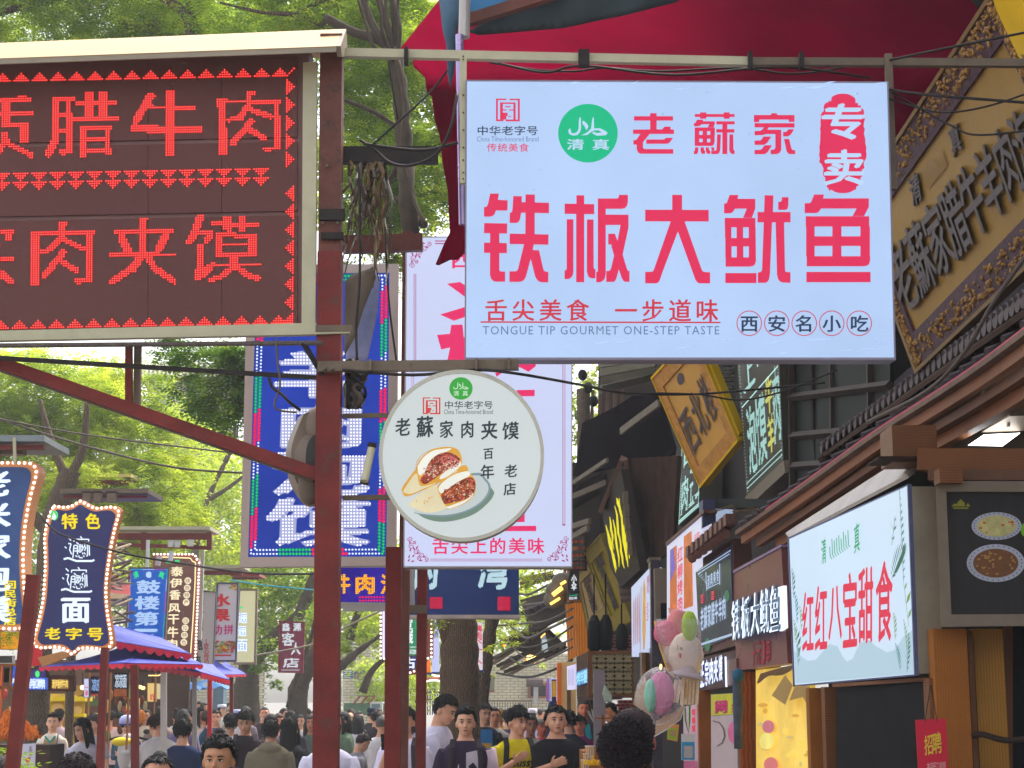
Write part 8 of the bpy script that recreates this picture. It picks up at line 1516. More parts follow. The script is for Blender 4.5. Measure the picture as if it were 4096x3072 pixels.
def person(label,px,py,Y,face=0,hair='short',hc=(30,24,24),top=(200,200,204),arms=('down','down'),sl='short',sk=(222,166,134),bw=.95,tilt=(0,0),lod=1,legs=(50,52,64),hts=1.0,fem=False,group=None,neck='crew',extra=None,hw=1.0,H=None):
 """px, py: top of the head; Y: distance. face: degrees turned from the camera, tilt: head pitch (down +) and yaw"""
 if 11.5<Y<30 and lod<2:Y*=1.22
 qj=random.Random(int(px*7+py));tilt=(tilt[0]+qj.uniform(-4,5),tilt[1]+qj.uniform(-9,9));hw*=qj.uniform(.96,1.07)
 p=at(px,py,Y);H=H or p.z;S=H/1.75;yaw=R(face);g=Vector((p.x,Y,0))
 t=thing('person',label,'person',g,group or 'people in the street');W_=Matrix.Rotation(yaw,4,'Z');W_.translation=g;Wm=W_@Matrix.Scale(S,4)
 hs=hts;nk=Vector((0,.0,1.50));drop=Vector((0,-.012,-.022));hw*=1.05;HT=Matrix.Rotation(R(tilt[1]),3,'Z')@Matrix.Rotation(-R(-tilt[0]),3,'X')
 hp=lambda v:nk+drop+HT@((Vector(v)-nk)*hs)
 def fin(mb):mb.v=[tuple(Wm@Vector(v))for v in mb.v];return mb
 b=MB();sw=.168*bw*(.92 if fem else 1)
 b.loft([ering((0,0,z),rx*bw,ry)for z,rx,ry in((.84,.13,.1),(.92,.16,.115),(1.05,.135 if not fem else.12,.1),(1.2,.15,.11),(1.32,.165,.11),(1.385,.155,.098),(1.42,.12,.082),(1.445,.082,.068),(1.47,.06,.06))]+[[nk+HT@(q-nk)for q in ering((0,-.004,1.53),.052,.056)],[hp(q)for q in ering((0,0,1.6),.05,.055)]])
 HM=HT
 b.ell(hp((0,.008,1.648)),(.074*hs*hw,.093*hs,.098*hs),24,16,HM);b.ell(hp((0,-.028,1.597)),(.062*hs*hw,.062*hs,.074*hs),22,14,HM);b.ell(hp((0,-.062,1.545)),(.032*hs,.026*hs,.024*hs),12,8,HM)
 b.ell(hp((0,-.062,1.665)),(.052*hs,.028*hs,.036*hs),14,8,HM)
 b.tube([hp((0,-.082,1.64)),hp((0,-.099,1.61)),hp((0,-.107,1.598))],[.008*hs,.0105*hs,.014*hs],8);b.ell(hp((0,-.091,1.596)),(.019*hs,.013*hs,.0095*hs),10,6,HM)
 for s_ in(-1,1):
  b.ell(hp((s_*.076*hw,.012,1.61)),(.011*hs,.02*hs,.03*hs),10,8,HM);b.ell(hp((s_*.036,-.062,1.6)),(.022*hs,.02*hs,.022*hs),10,8,HM)
  b.ell(hp((0,-.086,1.568+s_*.0055)),(.022*hs,.0095*hs,.0055*hs),10,6,HM)
 jo=[]
 for i,s_ in enumerate((1,-1)):
  e,w=ARMS[arms[i]];sh=Vector((s_*sw,.0,1.375));el=sh+Vector((s_*e[0],e[1],e[2]));wr=sh+Vector((s_*w[0],w[1],w[2]));jo.append((sh,el,wr))
  b.tube([sh,sh.lerp(el,.5),el,el.lerp(wr,.35),wr],[.05,.044,.036,.037,.024],12)
  if lod==0:hand(b,wr,(wr-el)if arms[i]!='photo' else Vector((0,-.3,1)),1.0,n=8)
  else:hand(b,wr,(wr-el),1.0,n=5)
  b.tube([(s_*.08,0,.9),(s_*.09,-.01,.5),(s_*.09,.02,.09)],[.085,.056,.038],12);b.ell((s_*.09,-.04,.04),(.042,.12,.038),12,8)
 vox=(.0085,.012,.02,.028)[lod];body=remesh(mk('body',fin(b),skin(sk),t),vox,2 if lod<2 else 1)
 c=MB();k=.013 if sl!='jacket' else.024;zb=.82
 c.loft([ering((0,0,z),rx*bw+k,ry+k*1.1)for z,rx,ry in((zb,.155,.112),(.95,.16,.115),(1.06,.142 if not fem else.128,.105),(1.2,.152,.112),(1.32,.168,.112),(1.375,.162,.1),(1.41,.138,.088),(1.437,.105,.074),(1.457,.07,.058))])
 for(sh,el,wr)in jo:
  if sl=='none':continue
  if sl=='short':c.tube([sh.lerp(el,-.04),sh.lerp(el,.2),sh.lerp(el,.5),sh.lerp(el,.86)],[.045,.062,.066,.07],14)
  else:c.tube([sh.lerp(el,-.04),sh.lerp(el,.2),sh.lerp(el,.5),el,wr.lerp(el,.12)],[.048,.064,.06,.052,.04],14)
 if neck=='hood':c.ell((0,.075,1.43),(.13,.07,.075),16,10);c.ell((0,-.05,1.41),(.1,.045,.03),14,8)
 if neck=='collar':c.tube([Vector((.07*math.cos(a),.066*math.sin(a),1.462+.012*math.sin(a)))for a in[math.pi*(-.45+2*i/14*.95)for i in range(15)]],.014,6)
 remesh(mk('shirt',fin(c),cloth_m(top),t),(.011,.014,.022,.03)[lod],3)
 d=MB();d.loft([ering((0,0,z),rx*bw,ry)for z,rx,ry in((.8,.165,.12),(.9,.172,.13),(1.0,.15,.115))])
 for s_ in(-1,1):d.tube([(s_*.085,0,.88),(s_*.09,-.01,.5),(s_*.09,.02,.1)],[.095,.07,.055],12)
 remesh(mk('trousers',fin(d),cloth_m(legs),t),.03,1)
 hm=hair_m(hc);me=bmesh.new();sub=4 if lod<2 else 3;bmesh.ops.create_icosphere(me,subdivisions=sub,radius=1)
 amp={'curly':.13,'bowl':.03,'spiky':.1,'buzz':.004}.get(hair,.035);up={'spiky':.2,'curly':.2,'buzz':.015,'bowl':.14,'bun':.05,'long':.09,'pony':.06,'bald':-.2}.get(hair,.11);low={'buzz':1.6,'curly':1.55,'long':1.5,'bowl':1.6}.get(hair,1.585)
 hl={'bowl':1.678,'long':1.70,'curly':1.69}.get(hair,1.705);mb=MB();sd=px*.01
 for v in me.verts:
  q=v.co.normalized();z=1.648+q.z*.104;y=q.y
  line=hl if y<-.35 else(hl+(1.62-hl)*(y+.35)/.35 if y<0 else(1.62+(low-1.62)*min(1,y/.45)))
  if abs(q.x)>.75 and y<.1 and hair in('short','spiky','buzz'):line=max(line,1.635)
  inside=z<line or hair=='bald'
  n_=noise.noise(q*(5 if hair!='curly' else 7)+Vector((sd,0,0)))+.5*noise.noise(q*14+Vector((0,sd,0)))
  kx=(1.04+up*(.45+.55*max(0,q.z))+amp*n_)if not inside else.86
  mb.v.append(tuple(hp((q.x*.0765*hw*kx,.008+q.y*.096*kx,1.648+q.z*.1*kx))))
 mb.f=[tuple(x.index for x in f.verts)for f in me.faces];me.free()
 outv=[Vector(v)for v in mb.v];HC=hp((0,.008,1.648));qs=random.Random(int(px))
 okv=[v for v in outv if(v-HC).length>.088*hs]
 if lod<2 and okv and hair!='bald':
  for _ in range((1500,260)[lod]if hair=='curly' else(300,110)[lod]):
   v=qs.choice(okv);n_=(v-HC).normalized()
   if hair=='curly':
    a_=n_.orthogonal().normalized();b_=n_.cross(a_);f_=qs.uniform(0,6.3);r_=qs.uniform(.006,.012);mb.tube([v+n_*(.003+j*qs.uniform(.002,.0045))+(a_*math.cos(f_+j*1.1)+b_*math.sin(f_+j*1.1))*r_ for j in range(6)],[.0035,.0032,.003,.0028,.002,.001],4)
   else:
    dn=Vector((qs.gauss(0,.3),qs.gauss(0,.3)-.2,-1 if hair not in('spiky','buzz')else.6));tg=(dn-n_*dn.dot(n_)).normalized();L_={'spiky':.03,'buzz':.006}.get(hair,.034)*qs.uniform(.6,1.2)*hs;o_=.55 if hair=='spiky' else.22
    mb.tube([v-n_*.004,v+(tg+n_*o_).normalized()*L_*.6,v+(tg+n_*o_*.3).normalized()*L_],[.0055,.0045,.001],4)
 if hair=='long':
  wv=[[hp((x*(1+.08*math.sin(z*40)),y,z))for x,y in[(w2*math.cos(a),.045+dd*math.sin(a))for a in[2*math.pi*i/16 for i in range(16)]]]for z,w2,dd in((1.7,.07,.06),(1.6,.088,.075),(1.5,.1,.072),(1.38,.108,.06),(1.26,.1,.05),(1.19,.06,.03))];mb.loft(wv[::-1])
  for s_ in(-1,1):mb.tube([hp((s_*.06,-.03,1.7)),hp((s_*.083,-.03,1.62)),hp((s_*.09,-.035,1.5)),hp((s_*.085,-.06,1.36))],[.02,.024,.026,.012],8)
 if hair=='pony':mb.tube([hp((0,.1,1.68)),hp((0,.14,1.6)),hp((0,.13,1.45))],[.03,.035,.015],10)
 if hair=='bun':mb.ell(hp((0,.06,1.745)),(.045,.045,.04),14,10)
 if hair!='bald':mk('hair',fin(mb),hm,t,smooth=True)
 else:pass
 if abs(((face+tilt[1]+180)%360)-180)<115 and lod<3:
  dk=mat('eye_dark',(34,24,22),.3,var=0);wh=mat('eye_white',(214,206,198),.3,var=0)
  for s_ in(-1,1):
   mk('eyebrow',fin(MB().tube([hp((s_*.016,-.0905,1.655)),hp((s_*.034,-.088,1.6605)),hp((s_*.051,-.074,1.655))],[.0035,.004,.002],6)),hair_m((36,28,26)),t)
   e=mk('eye',fin(MB().ell(hp((s_*.032,-.0805,1.634)),(.0145,.0085,.0062),12,8,HM)),wh,t);mk('iris',fin(MB().ell(hp((s_*.031,-.0865,1.634)),(.0062,.0045,.0062),10,6,HM)),dk,e)
   mk('eyelid',fin(MB().tube([hp((s_*.018,-.0865,1.637)),hp((s_*.032,-.0905,1.6415)),hp((s_*.047,-.0805,1.638))],.0028,6)),dk,e)
  mk('lips',fin(MB().ell(hp((0,-.0955,1.568)),(.021,.0045,.0062),14,8,HM)),mat('lips_rose',(168,84,80),.45,var=.08),t);mk('mouth_line',fin(MB().tube([hp((-.02,-.0965,1.5685)),hp((0,-.1,1.568)),hp((.02,-.0965,1.5685))],.0016,5)),mat('mouth_dark',(90,40,40),.5,var=0),t)
 if extra:extra(t,fin,hp,jo,Wm)
 return t,fin,hp,jo,Wm
def E_pack(rgb=(30,28,32)):
 def f(t,fin,hp,jo,Wm):
  for s_ in(-1,1):mk('backpack_strap',fin(MB().loft([ering((s_*x,y,z),.024,.008,10)for x,y,z in((.13,-.127,1.15),(.125,-.136,1.3),(.115,-.118,1.4),(.105,-.03,1.47),(.11,.1,1.42))])),cloth_m(rgb),t)
  mk('backpack',fin(MB().ell((0,.19,1.2),(.14,.08,.2),14,10)),cloth_m(rgb),t)
 return f
def prints(items):
 """flat marks on the chest: polygons in body x/z, wrapped on the front of the shirt"""
 def f(t,fin,hp,jo,Wm):
  for nm,P,rgb,off in items:mk(nm,fin(MB().poly([(x,-(.132+off)*math.sqrt(max(.05,1-(x/.21)**2)),z)for x,z in P])),cloth_m(rgb),t)
 return f
def word(t,fin,s,x0,x1,z0,z1,rgb,off=.004,bold=.0,slant=0):
 v,f=glyph(s,bold);a,b,c,d=v[:,0].min(),v[:,0].max(),v[:,1].min(),v[:,1].max();V=[]
 for q in v:x=x0+(q[0]-a)/(b-a)*(x1-x0);u=(q[1]-c)/(d-c);z=z0+u*(z1-z0);x+=slant*u;V.append((x,-(.134+off)*math.sqrt(max(.05,1-(x/.21)**2)),z))
 mk('shirt_lettering',fin(MB().add(V,f)),cloth_m(rgb),t,kind='stuff')
def E_phone(side=0):
 def f(t,fin,hp,jo,Wm):w=jo[side][2]+Vector((0,-.05,.08));mk('phone',fin(MB().box(w,(.07,.01,.14),0,.2)),M_BLACK,t)
 return f
def E_cap(rgb,band=None):
 def f(t,fin,hp,jo,Wm):mk('cap',fin(MB().loft([[hp(q)for q in ering((0,.008,z),rx,ry)]for z,rx,ry in((1.69,.088,.108),(1.73,.088,.106),(1.765,.08,.098),(1.77,.03,.03))])),cloth_m(rgb),t,smooth=True);band and mk('cap_band',fin(MB().loft([[hp(q)for q in ering((0,.008,z),.0895,.11)]for z in(1.688,1.703)])),cloth_m(band),t)
 return f
def both(*fs):return lambda*a:[f(*a)for f in fs]
P_=person
def e1(t,fin,hp,jo,Wm):
 mk('sunglasses',fin(MB().tube([hp((.08*math.cos(a),-.085*abs(math.sin(a))*.9,1.735))for a in[math.pi*i/10 for i in range(11)]],.012,6)),M_BLACK,t)
 mk('dress_front',fin(MB().poly([(x,-.142,z)for x,z in((-.07,1.42),(-.095,1.3),(-.1,.95),(.1,.95),(.095,1.3),(.07,1.42),(0,1.36))][::-1])),cloth_m((176,150,104)),t)
 for s_ in(-1,1):mk('neck_trim',fin(MB().beam((s_*.072,-.146,1.425),(0,-.15,1.34),.012,.022)),cloth_m((40,150,130)),t)
 mk('bag_strap',fin(MB().tube([(.1,-.09,1.45),(.09,-.15,1.3),(.05,-.16,1.1),(-.04,-.17,1.02)],.01,6)),cloth_m((90,90,120)),t);mk('handbag',fin(MB().box((-.08,-.19,.97),(.24,.07,.13),0)),M_BLACK,t)
P_('woman in cream cardigan over a tan dress, sunglasses pushed up on her head',*PA(590,690),19.5,4,'bun',(50,34,30),(220,206,190),sl='long',fem=True,extra=e1,lod=1)
def e2(t,fin,hp,jo,Wm):
 for i,(s,a,b)in enumerate((('YOU CAN',-.1,.11),('NEVER',-.08,.08),('HAVE',-.06,.07),('TOO MANY',-.1,.11),('CATS',-.06,.06))):word(t,fin,s,a,b,1.27-i*.062,1.305-i*.062,(60,56,80),bold=.01)
P_('girl with long black hair in a white slogan T-shirt, looking down to the left',*PA(945,735),16,10,'long',(26,20,24),(222,218,230),tilt=(16,-38),fem=True,extra=e2,lod=0)
P_('older woman with short grey curls behind the girl in the slogan shirt',*PA(1045,710),19,-20,'curly',(110,104,104),(150,150,156),fem=True,lod=1,tilt=(8,-10))
def e3(t,fin,hp,jo,Wm):
 mk('helmet',fin(MB().loft([[hp(q)for q in ering((0,.01,z),rx,ry,24)]for z,rx,ry in((1.655,.115,.13),(1.70,.125,.14),(1.75,.118,.132),(1.79,.09,.1),(1.81,.05,.055),(1.815,.01,.01))])),mat('helmet_blue_white',(170,176,224),.25,var=.25,scale=8),t,smooth=True);mk('visor_band',fin(MB().loft([[hp(q)for q in ering((0,.0,z),.124,.142,24)]for z in(1.655,1.675)])),mat('helmet_navy',(40,60,140),.3),t)
 for s_ in(-1,1):mk('glasses_lens',fin(MB().tube([hp((s_*.032,-.1,1.634)),hp((s_*.032,-.104,1.634))],.02,12)),M_BLACK,t)
P_('scooter rider in a blue-white helmet and glasses wearing a teal jacket',*PA(1410,745),21,0,'buzz',(40,32,30),(52,84,104),arms=('bent','bent'),sl='jacket',extra=e3,lod=1)
sct=thing('scooter','yellow electric scooter under the helmeted rider, its front panel and mirror showing','scooter',ground_pt(510,24.3));c=at(510,2985,24.2)
mk('front_shield',MB().ell(c+Vector((0,0,-.1)),(.14,.1,.28),14,10),mat('scooter_white',(200,190,190),.3,var=.1),sct,smooth=True);mk('yellow_cowl',MB().ell(c+Vector((-.05,0,.06)),(.18,.12,.07),14,10),mat('scooter_yellow',(226,200,40),.35,var=.08),sct,smooth=True);mk('handlebar',MB().tube([c+Vector((-.3,.05,.08)),c+Vector((-.15,0,.12)),c+Vector((.15,0,.12)),c+Vector((.3,.05,.08))],.016,8),M_BLACK,sct)
for s_ in(-1,1):mk('wheel',MB().tube([Vector((c.x-.05,c.y+(.0 if s_<0 else 1.1),.23)),Vector((c.x+.05,c.y+(.0 if s_<0 else 1.1),.23))],.23,20),M_BLACK,sct)
mk('seat',MB().box((c.x,c.y+.75,.78),(.26,.6,.1)),M_BLACK,sct);mk('mirror',MB().ell(c+Vector((.26,0,.2)),(.05,.02,.035),10,8),M_DARK,sct);mk('headlamp',MB().ell(c+Vector((0,-.1,-.08)),(.06,.03,.04),10,8),M_WHITE,sct)
P_('broad man in a white collared shirt seen from behind, his brown-haired head bowed',*PA(1770,680),15.5,200,'short',(92,52,40),(214,208,206),bw=1.25,tilt=(30,20),neck='collar',lod=0)
P_('man in a navy T-shirt seen from behind, between the white shirt and the round-faced youth',*PA(2025,752),15,185,'short',(24,22,26),(38,50,84),bw=1.12,lod=0,hw=1.05)
P_('woman with hair tied back, her face cut off by the bottom edge',*PA(1755,1045),10,0,'bun',(34,26,28),(60,50,56),fem=True,lod=0,hw=1.08,H=1.58,sk=(214,156,128))
P_('dark-haired head seen from behind at the bottom edge, left of the tied-back woman',*PA(850,1112),9,180,'long',(48,32,38),(90,80,90),fem=True,lod=0,hw=1.1)
P_('small child with short dark hair in the bottom left corner',*PA(15,1130),11,170,'buzz',(60,50,52),(214,214,224),lod=1)
P_('round-faced youth with a swept-up black quiff at the bottom edge',*PB(770,940),9.8,4,'spiky',(26,22,26),(52,60,96),lod=0,hw=1.04,sk=(200,142,104))
P_('person with a brown hair bun behind the youth with the quiff',*PB(770,868),12.5,180,'bun',(70,46,52),(44,44,60),fem=True,lod=1)
P_('man in a plain white T-shirt seen from behind, his arm bent',*PB(895,690),17.5,190,'short',(30,28,34),(206,206,226),arms=('down','bent'),lod=0)
P_('boy with a heavy black fringe in a black T-shirt, looking down',*PB(1065,645),16,8,'bowl',(44,36,36),(48,42,46),tilt=(14,-8),extra=E_pack((70,60,66)),lod=0)
P_('stout man in a dark T-shirt facing the camera beside the leaning trunk',*PB(1270,618),25,0,'buzz',(40,32,30),(64,50,60),bw=1.2,lod=1,sk=(222,158,128))
P_('man in an olive hooded jacket seen from behind',*PB(1340,758),15,183,'short',(32,28,30),(120,112,92),sl='jacket',neck='hood',bw=1.18,lod=0)
P_('woman with very long straight black hair seen from behind beside the olive jacket',*PB(1545,745),15.6,180,'long',(20,20,22),(44,42,48),fem=True,lod=0,hts=1.06)
P_('dark-haired person partly behind the woman with very long hair',*PB(1560,660),19,190,'short',(26,24,26),(60,60,70),lod=1)
def e4(t,fin,hp,jo,Wm):w=jo[0][2]+Vector((-.03,-.06,.03));mk('cup',fin(MB().tube([w+Vector((0,0,-.05)),w+Vector((0,0,.05))],[.03,.042],14)),mat('cup_cream',(206,196,160),.4),t);mk('straw',fin(MB().tube([w+Vector((0,0,.03)),w+Vector((.05,0,.16))],.006,6)),mat('straw_green',(90,230,50),.4),t)
P_('woman with long dark hair holding a cup with a green straw',*PB(1790,712),20,25,'long',(40,50,50),(70,80,78),arms=('wave','down'),fem=True,extra=e4,lod=1)
P_('girl in a white shirt with a violet print beyond the long-haired woman',*PB(1662,702),24,12,'pony',(50,36,36),(216,206,206),fem=True,lod=1,extra=prints([('print',[(-.08,1.15),(.07,1.15),(.06,1.28),(-.06,1.28)],(160,140,200),.004)]))
P_('man in a blue jacket raising a phone to take a picture',*PB(728,650),22,5,'short',(34,30,32),(52,90,120),arms=('photo','photo'),sl='jacket',lod=1,extra=E_phone(1))
P_('cook in a tall white cap far back by the bright red post',*PB(795,600),40,60,'buzz',(40,34,34),(204,204,206),lod=2,extra=E_cap((226,226,236),(70,90,160)))
P_('man in a white cap and white shirt walking away near the bright red post',*PB(952,655),30,150,'buzz',(40,34,34),(214,208,214),lod=1,extra=E_cap((200,206,240),(60,80,180)))
P_('man turning his head right beside the grey canopy post',*PB(430,640),21,-50,'short',(26,24,28),(120,112,150),lod=1)
P_('big white T-shirt person seen from behind, head hidden behind the brown post',1322,2868,13,180,'short',(40,34,34),(216,212,236),bw=1.25,lod=0)
P_('child in a grey shirt leaning forward right of the brown post',*PC(640,892),17,110,'short',(50,30,40),(130,130,140),tilt=(28,10),lod=1)
P_('woman with long dark hair and white T-shirt seen from behind right of the brown post',*PC(640,700),22,175,'long',(52,46,50),(214,210,226),fem=True,lod=1)
P_('bald older man in a white collared shirt facing the camera',*PC(555,678),27,0,'bald',(120,100,90),(206,206,216),lod=1,neck='collar',sk=(216,150,110))
P_('person in a dark cap and black T-shirt left of the second red post',*PC(790,642),28,160,'buzz',(30,30,40),(40,38,44),lod=1,extra=E_cap((36,40,66)))
P_('person in a black T-shirt in front of the one with the dark cap',*PC(840,660),24,200,'short',(44,38,40),(52,48,56),lod=1)
P_('grey-haired man in a loose white shirt seen from behind by the second red post',*PC(905,710),18,175,'buzz',(130,124,120),(226,222,226),bw=1.15,lod=1)
P_('young man in a white T-shirt with a phone half hidden by the second red post',*PC(1165,612),13.2,-14,'bowl',(30,24,26),(214,208,230),arms=('down','phone'),lod=0,extra=both(E_pack((60,54,60)),E_phone(1)),bw=1.08)
def e5(t,fin,hp,jo,Wm):w=(jo[0][2]+jo[1][2])/2+Vector((0,-.1,.06));mk('paper',fin(MB().box(w,(.22,.28,.006),0,-.5)),M_WHITE,t)
P_('tall young man in a white T-shirt in profile, reading a paper by the big trunk',*PC(1530,458),13.6,72,'short',(34,28,30),(210,206,226),arms=('paper','paper'),tilt=(22,0),lod=0,extra=e5)
def e6(t,fin,hp,jo,Wm):
 for nm,P,rgb,off in(('white_half',[(.0,1.36),(.0,.95),(.12,.95),(.13,1.2),(.1,1.38)],(206,196,210),.003),('white_mark',[(-.1,1.12),(-.085,1.16),(-.06,1.06),(-.03,1.0),(-.05,.97),(-.08,1.03)],(206,196,210),.004),('dark_mark',[(.02,1.25),(.06,1.28),(.09,1.24),(.07,1.2),(.03,1.21)],(44,34,56),.007),('dark_mark',[(.03,1.15),(.07,1.17),(.1,1.1),(.06,1.08)],(44,34,56),.007),('dark_mark',[(.01,1.05),(.04,1.09),(.05,1.0),(.02,.97)],(44,34,56),.007),('white_mark',[(-.07,1.25),(-.06,1.27),(-.055,1.18),(-.07,1.17)],(206,196,210),.004)):
  mk(nm,fin(MB().poly([(x,-(.136+off)*math.sqrt(max(.05,1-(x/.21)**2)),z)for x,z in P])),cloth_m(rgb),t)
 for x,y in((.235,0),):mk('white_sleeve',fin(MB().tube([jo[0][0]+Vector((.01,0,.01)),jo[0][0].lerp(jo[0][1],.5),jo[0][0].lerp(jo[0][1],.9)],[.064,.072,.076],16)),cloth_m((214,190,204)),t,smooth=True)
P_('young man in a half black, half white T-shirt with a backpack, mouth open',*PC(1832,612),12.6,4,'spiky',(28,22,26),(52,40,62),lod=0,extra=both(E_pack((52,46,52)),e6),bw=1.1,tilt=(2,-10))
def e7(t,fin,hp,jo,Wm):mk('blue_tshirt_front',fin(MB().poly([(x,-.155,z)for x,z in((-.07,1.43),(-.08,1.0),(.08,1.0),(.07,1.43))][::-1])),cloth_m((40,130,200)),t);mk('yellow_label',fin(MB().poly([(x,-.158,z)for x,z in((-.055,1.22),(.055,1.22),(.055,1.27),(-.055,1.27))])),cloth_m((220,170,50)),t)
P_('man in a navy jacket over a bright blue T-shirt with a yellow label',*PD(655,578),18,12,'short',(34,30,30),(34,38,56),sl='jacket',lod=0,extra=e7,tilt=(6,15))
def e8(t,fin,hp,jo,Wm):word(t,fin,'Stussy',-.12,.13,1.2,1.3,(54,50,20),.006,.035,.02);word(t,fin,'LOS ANGELES',-.07,.07,1.13,1.15,(96,90,20),.006,.0)
P_('young man in a yellow T-shirt with black script lettering, one hand raised',*PD(1010,606),13,14,'bowl',(34,28,30),(214,196,24),arms=('down','wave'),lod=0,extra=both(E_pack((50,48,50)),e8),tilt=(4,28),bw=1.08)
P_('stocky young man in a black T-shirt with a hand on his chest',*PD(1450,602),13,3,'short',(26,22,26),(32,32,38),arms=('down','chest'),lod=0,bw=1.3,hw=1.06,tilt=(-4,6),extra=prints([('small_print',[(.06,1.24),(.085,1.255),(.08,1.235)],(130,130,130),.004)]))
P_('man looking over between the yellow and the black T-shirts',*PD(1165,704),17,10,'short',(36,30,30),(150,140,136),lod=1,sk=(170,112,88))
P_('older woman in a grey cap and red top between yellow and black T-shirts',*PD(1290,756),20,20,'buzz',(90,80,80),(196,30,80),fem=True,lod=1,extra=E_cap((146,138,130)),sk=(216,110,80))
P_('person in a white cap and lilac shirt walking away behind the grey-capped woman',*PD(1190,645),27,170,'buzz',(60,50,50),(216,200,226),lod=1,extra=E_cap((230,220,240)))
P_('man in a striped dark shirt behind the yellow T-shirt',*PD(930,640),20,200,'short',(50,44,44),(90,76,110),lod=1)
P_('man with dark hair right of the black T-shirt, turned away',*PD(1590,650),17,200,'short',(30,28,34),(44,42,62),lod=1)
P_('dark-haired person standing higher behind the black T-shirt',*PD(1555,556),24,180,'buzz',(44,38,42),(60,56,70),lod=1)
P_('woman with short dark hair in a magenta blouse at the right stall',*PD(1710,716),19,-12,'bowl',(44,36,44),(120,30,96),fem=True,lod=0,sk=(222,130,100))
P_('smiling stall worker in grey with a turquoise scarf under the lattice cabinet',*PD(1755,545),22,8,'buzz',(50,40,40),(84,84,92),lod=1,sk=(236,140,100),extra=prints([('scarf',[(-.02,1.4),(.06,1.4),(.09,1.2),(.03,1.15),(0,1.25)],(50,190,210),.01)]))
P_('dark-haired stall worker in white seen in profile by the brick pier',*PD(2075,562),19,-70,'pony',(20,18,22),(226,226,232),lod=1,sk=(236,150,100),tilt=(12,0))
P_('woman with a mass of dark curls seen from behind, bottom right',2500,2884,7.7,182,'curly',(44,26,34),(222,180,110),fem=True,lod=0,hts=1.0,hw=1.1)
P_('shaven-headed man in a peach shirt just behind the curly-haired woman',*PE(490,1165),8.4,160,'buzz',(74,50,54),(244,190,116),lod=0,hts=1.12,hw=1.12,sk=(170,100,80))
P_('woman in pink with a round lilac hat behind the cream cardigan',*PA(500,640),24,20,'long',(30,26,30),(230,130,140),fem=True,lod=1,extra=E_cap((190,150,200)))
P_('woman with a black ponytail in pale pink before the yellow shelves',*PA(655,640),22,170,'pony',(30,26,24),(230,200,206),fem=True,lod=1)
P_('man in a dark cap with skin tinted red for the lamplight of the left stalls',*PA(1410,565),26,5,'buzz',(30,26,28),(44,36,40),lod=1,sk=(210,90,60),extra=E_cap((60,40,44)))  # lamplight is put into the red skin colour
P_('dark-haired person in a pink vest before the left stalls',*PA(1330,672),24,160,'short',(26,22,24),(236,206,206),sl='none',lod=1)
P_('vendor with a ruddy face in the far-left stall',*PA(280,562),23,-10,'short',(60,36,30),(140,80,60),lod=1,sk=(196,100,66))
P_('person with dark hair raising an arm beside the third red post',*PA(1235,660),25,150,'short',(40,30,32),(220,140,120),arms=('photo','down'),lod=1)
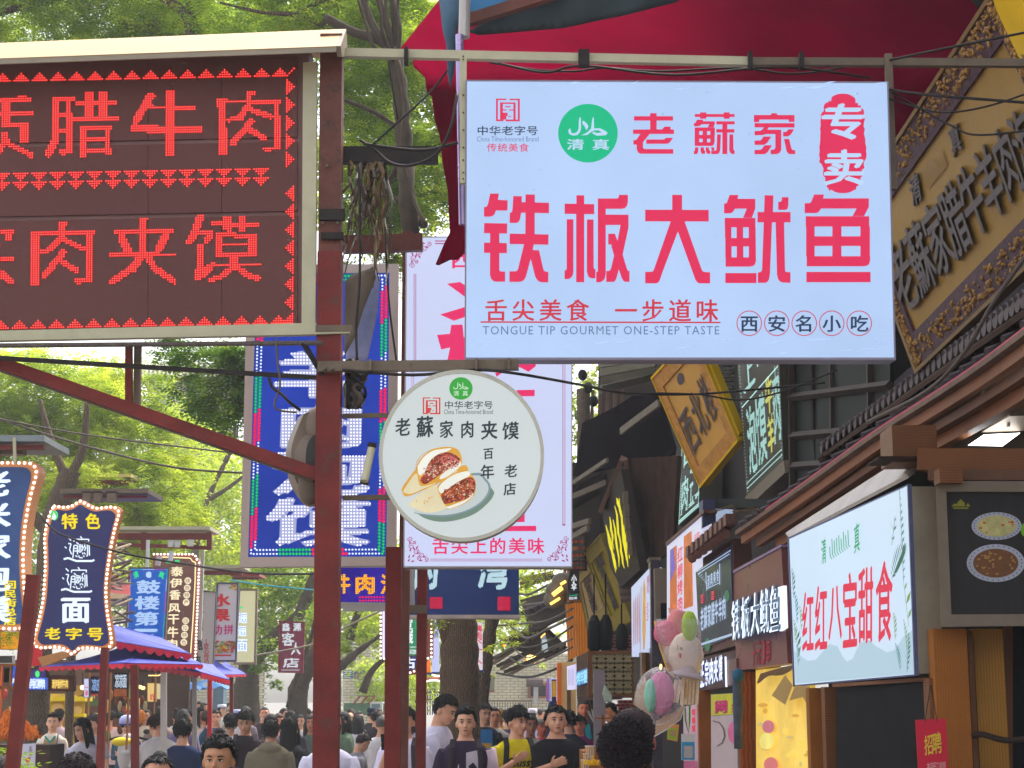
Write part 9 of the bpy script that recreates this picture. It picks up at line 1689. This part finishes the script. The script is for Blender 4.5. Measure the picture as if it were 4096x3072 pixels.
FAR=[((PB(200,570)),44,'long',(44,40,44),(200,196,206),'with a long dark bob in grey at the foot of the first grey post'),(PB(290,580),42,'short',(40,40,44),(120,100,90),'in tan with short hair between the two grey posts'),(PB(370,572),38,'short',(84,80,82),(60,60,70),'with greying hair between the two grey posts'),(PB(300,650),30,'bun',(60,44,44),(206,200,206),'in white with a bun in front of the grey posts'),(PB(545,565),42,'short',(40,32,32),(210,204,200),'in cream left of the bright red post'),(PB(600,570),40,'long',(50,36,36),(150,60,66),'with long brown hair and a dull red top by the bright red post'),(PB(555,620),28,'long',(34,28,30),(214,200,190),'with long black hair in beige left of the phone photographer'),(PB(625,660),27,'short',(80,56,44),(190,170,160),'with light brown hair left of the phone photographer'),(PB(870,575),46,'short',(40,36,38),(90,90,100),'in slate grey behind the white caps'),(PB(880,640),33,'buzz',(120,116,96),(150,150,130),'with a khaki cap between the two white caps'),(PB(1060,612),30,'short',(60,50,54),(120,110,120),'behind the boy with the heavy fringe'),(PB(1160,590),44,'short',(48,44,46),(170,168,176),'in pale grey right of the leaning dark tree'),(PB(1340,700),22,'curly',(50,40,40),(90,80,84),'with messy hair behind the olive jacket'),(PB(1420,690),26,'bowl',(110,70,60),(220,170,170),'with a reddish fringe in pink'),(PB(1480,635),34,'short',(50,40,42),(120,110,112),'with short hair behind the reddish fringe'),(PB(1740,638),36,'short',(36,32,34),(100,110,150),'in a blue striped top before the dark trunk'),(PB(1820,660),30,'short',(80,72,72),(140,130,130),'with grey-brown hair right of the dark trunk'),(PB(1650,655),40,'short',(50,44,44),(150,140,140),'in soft grey before the dark trunk'),(PC(560,640),36,'short',(90,60,50),(220,140,90),'in orange behind the bald man'),(PC(650,668),33,'short',(60,54,56),(140,140,150),'behind the long-haired woman by the brown post'),(PC(870,640),36,'short',(80,50,50),(130,120,140),'with reddish hair behind the black T-shirt pair'),(PC(1225,660),30,'short',(70,60,64),(70,100,130),'in a blue vest between the red posts'),(PC(1260,700),26,'long',(60,50,56),(150,150,170),'with dark hair between second and third red posts'),(PC(2150,620),24,'short',(60,50,50),(190,184,176),'in pale grey behind the navy jacket'),(PC(2200,650),28,'bowl',(230,170,60),(226,180,80),'in a yellow sun hat behind the navy jacket'),(PD(1065,568),36,'buzz',(40,36,40),(90,84,92),'with cropped hair above the yellow T-shirt'),(PD(850,630),34,'short',(90,60,44),(200,150,120),'in peach left of the yellow T-shirt'),(PD(880,640),40,'short',(46,42,44),(220,220,226),'in white far behind the yellow T-shirt'),(PD(1420,540),30,'short',(40,60,130),(60,60,90),'in a blue cap behind the black T-shirt'),(PD(1330,650),38,'short',(60,50,50),(150,120,110),'in brown before the railing'),(PD(1280,640),44,'short',(50,46,50),(110,100,104),'in grey before the brick wall'),(PB(700,590),48,'long',(130,80,80),(200,150,150),'with reddish hair beside the cook'),(PB(120,610),26,'short',(50,40,36),(150,130,120),'in brown behind the bowed white shirt'),(PB(20,600),34,'short',(50,44,40),(190,170,150),'in sand beside the bottle sign'),(PA(1620,650),30,'short',(60,50,44),(206,196,180),'in cream right of the scooter rider'),(PA(2030,640),24,'long',(60,60,64),(120,110,150),'with dark hair above the navy T-shirt'),(PC(500,670),24,'long',(36,34,38),(100,120,100),'in dark green just right of the brown post'),(PC(50,640),40,'short',(50,44,46),(160,150,160),'in lilac grey left of the brown post'),(PC(130,700),24,'long',(60,70,66),(90,110,100),'with long hair immediately left of the brown post')]
q=random.Random(17)
for i,(p,Y,h,hc_,tc_,d)in enumerate(FAR):
 P_(('woman ' if h in('long','bun')else 'person ')+d,p[0],p[1],Y,q.choice((0,20,-30,160,180,200,60,-70)),h,hc_,tc_,lod=3 if Y>30 else 2,fem=h=='long',sk=q.choice(((206,150,118),(222,150,116),(190,128,100))))
dg=bpy.context.evaluated_depsgraph_get();dg.update()
for o in _todo:
 me=bpy.data.meshes.new_from_object(o.evaluated_get(dg));old=o.data;m=old.materials[0];o.modifiers.clear();o.data=me;me.name=old.name
 if len(me.materials)==0:me.materials.append(m)
 else:me.materials[0]=m
 me.polygons.foreach_set('use_smooth',[True]*len(me.polygons))
# air
HZ=bpy.data.materials.new('haze_air');HZ.use_nodes=True;nt=HZ.node_tree;nt.nodes.clear();_o=nt.nodes.new('ShaderNodeOutputMaterial');_v=nt.nodes.new('ShaderNodeVolumePrincipled');_v.inputs['Density'].default_value=.0019;_v.inputs['Color'].default_value=(.93,.95,.97,1);nt.links.new(_v.outputs[0],_o.inputs['Volume'])
mk('haze',MB().box((0,60,12),(420,180,27)),HZ,kind='stuff')
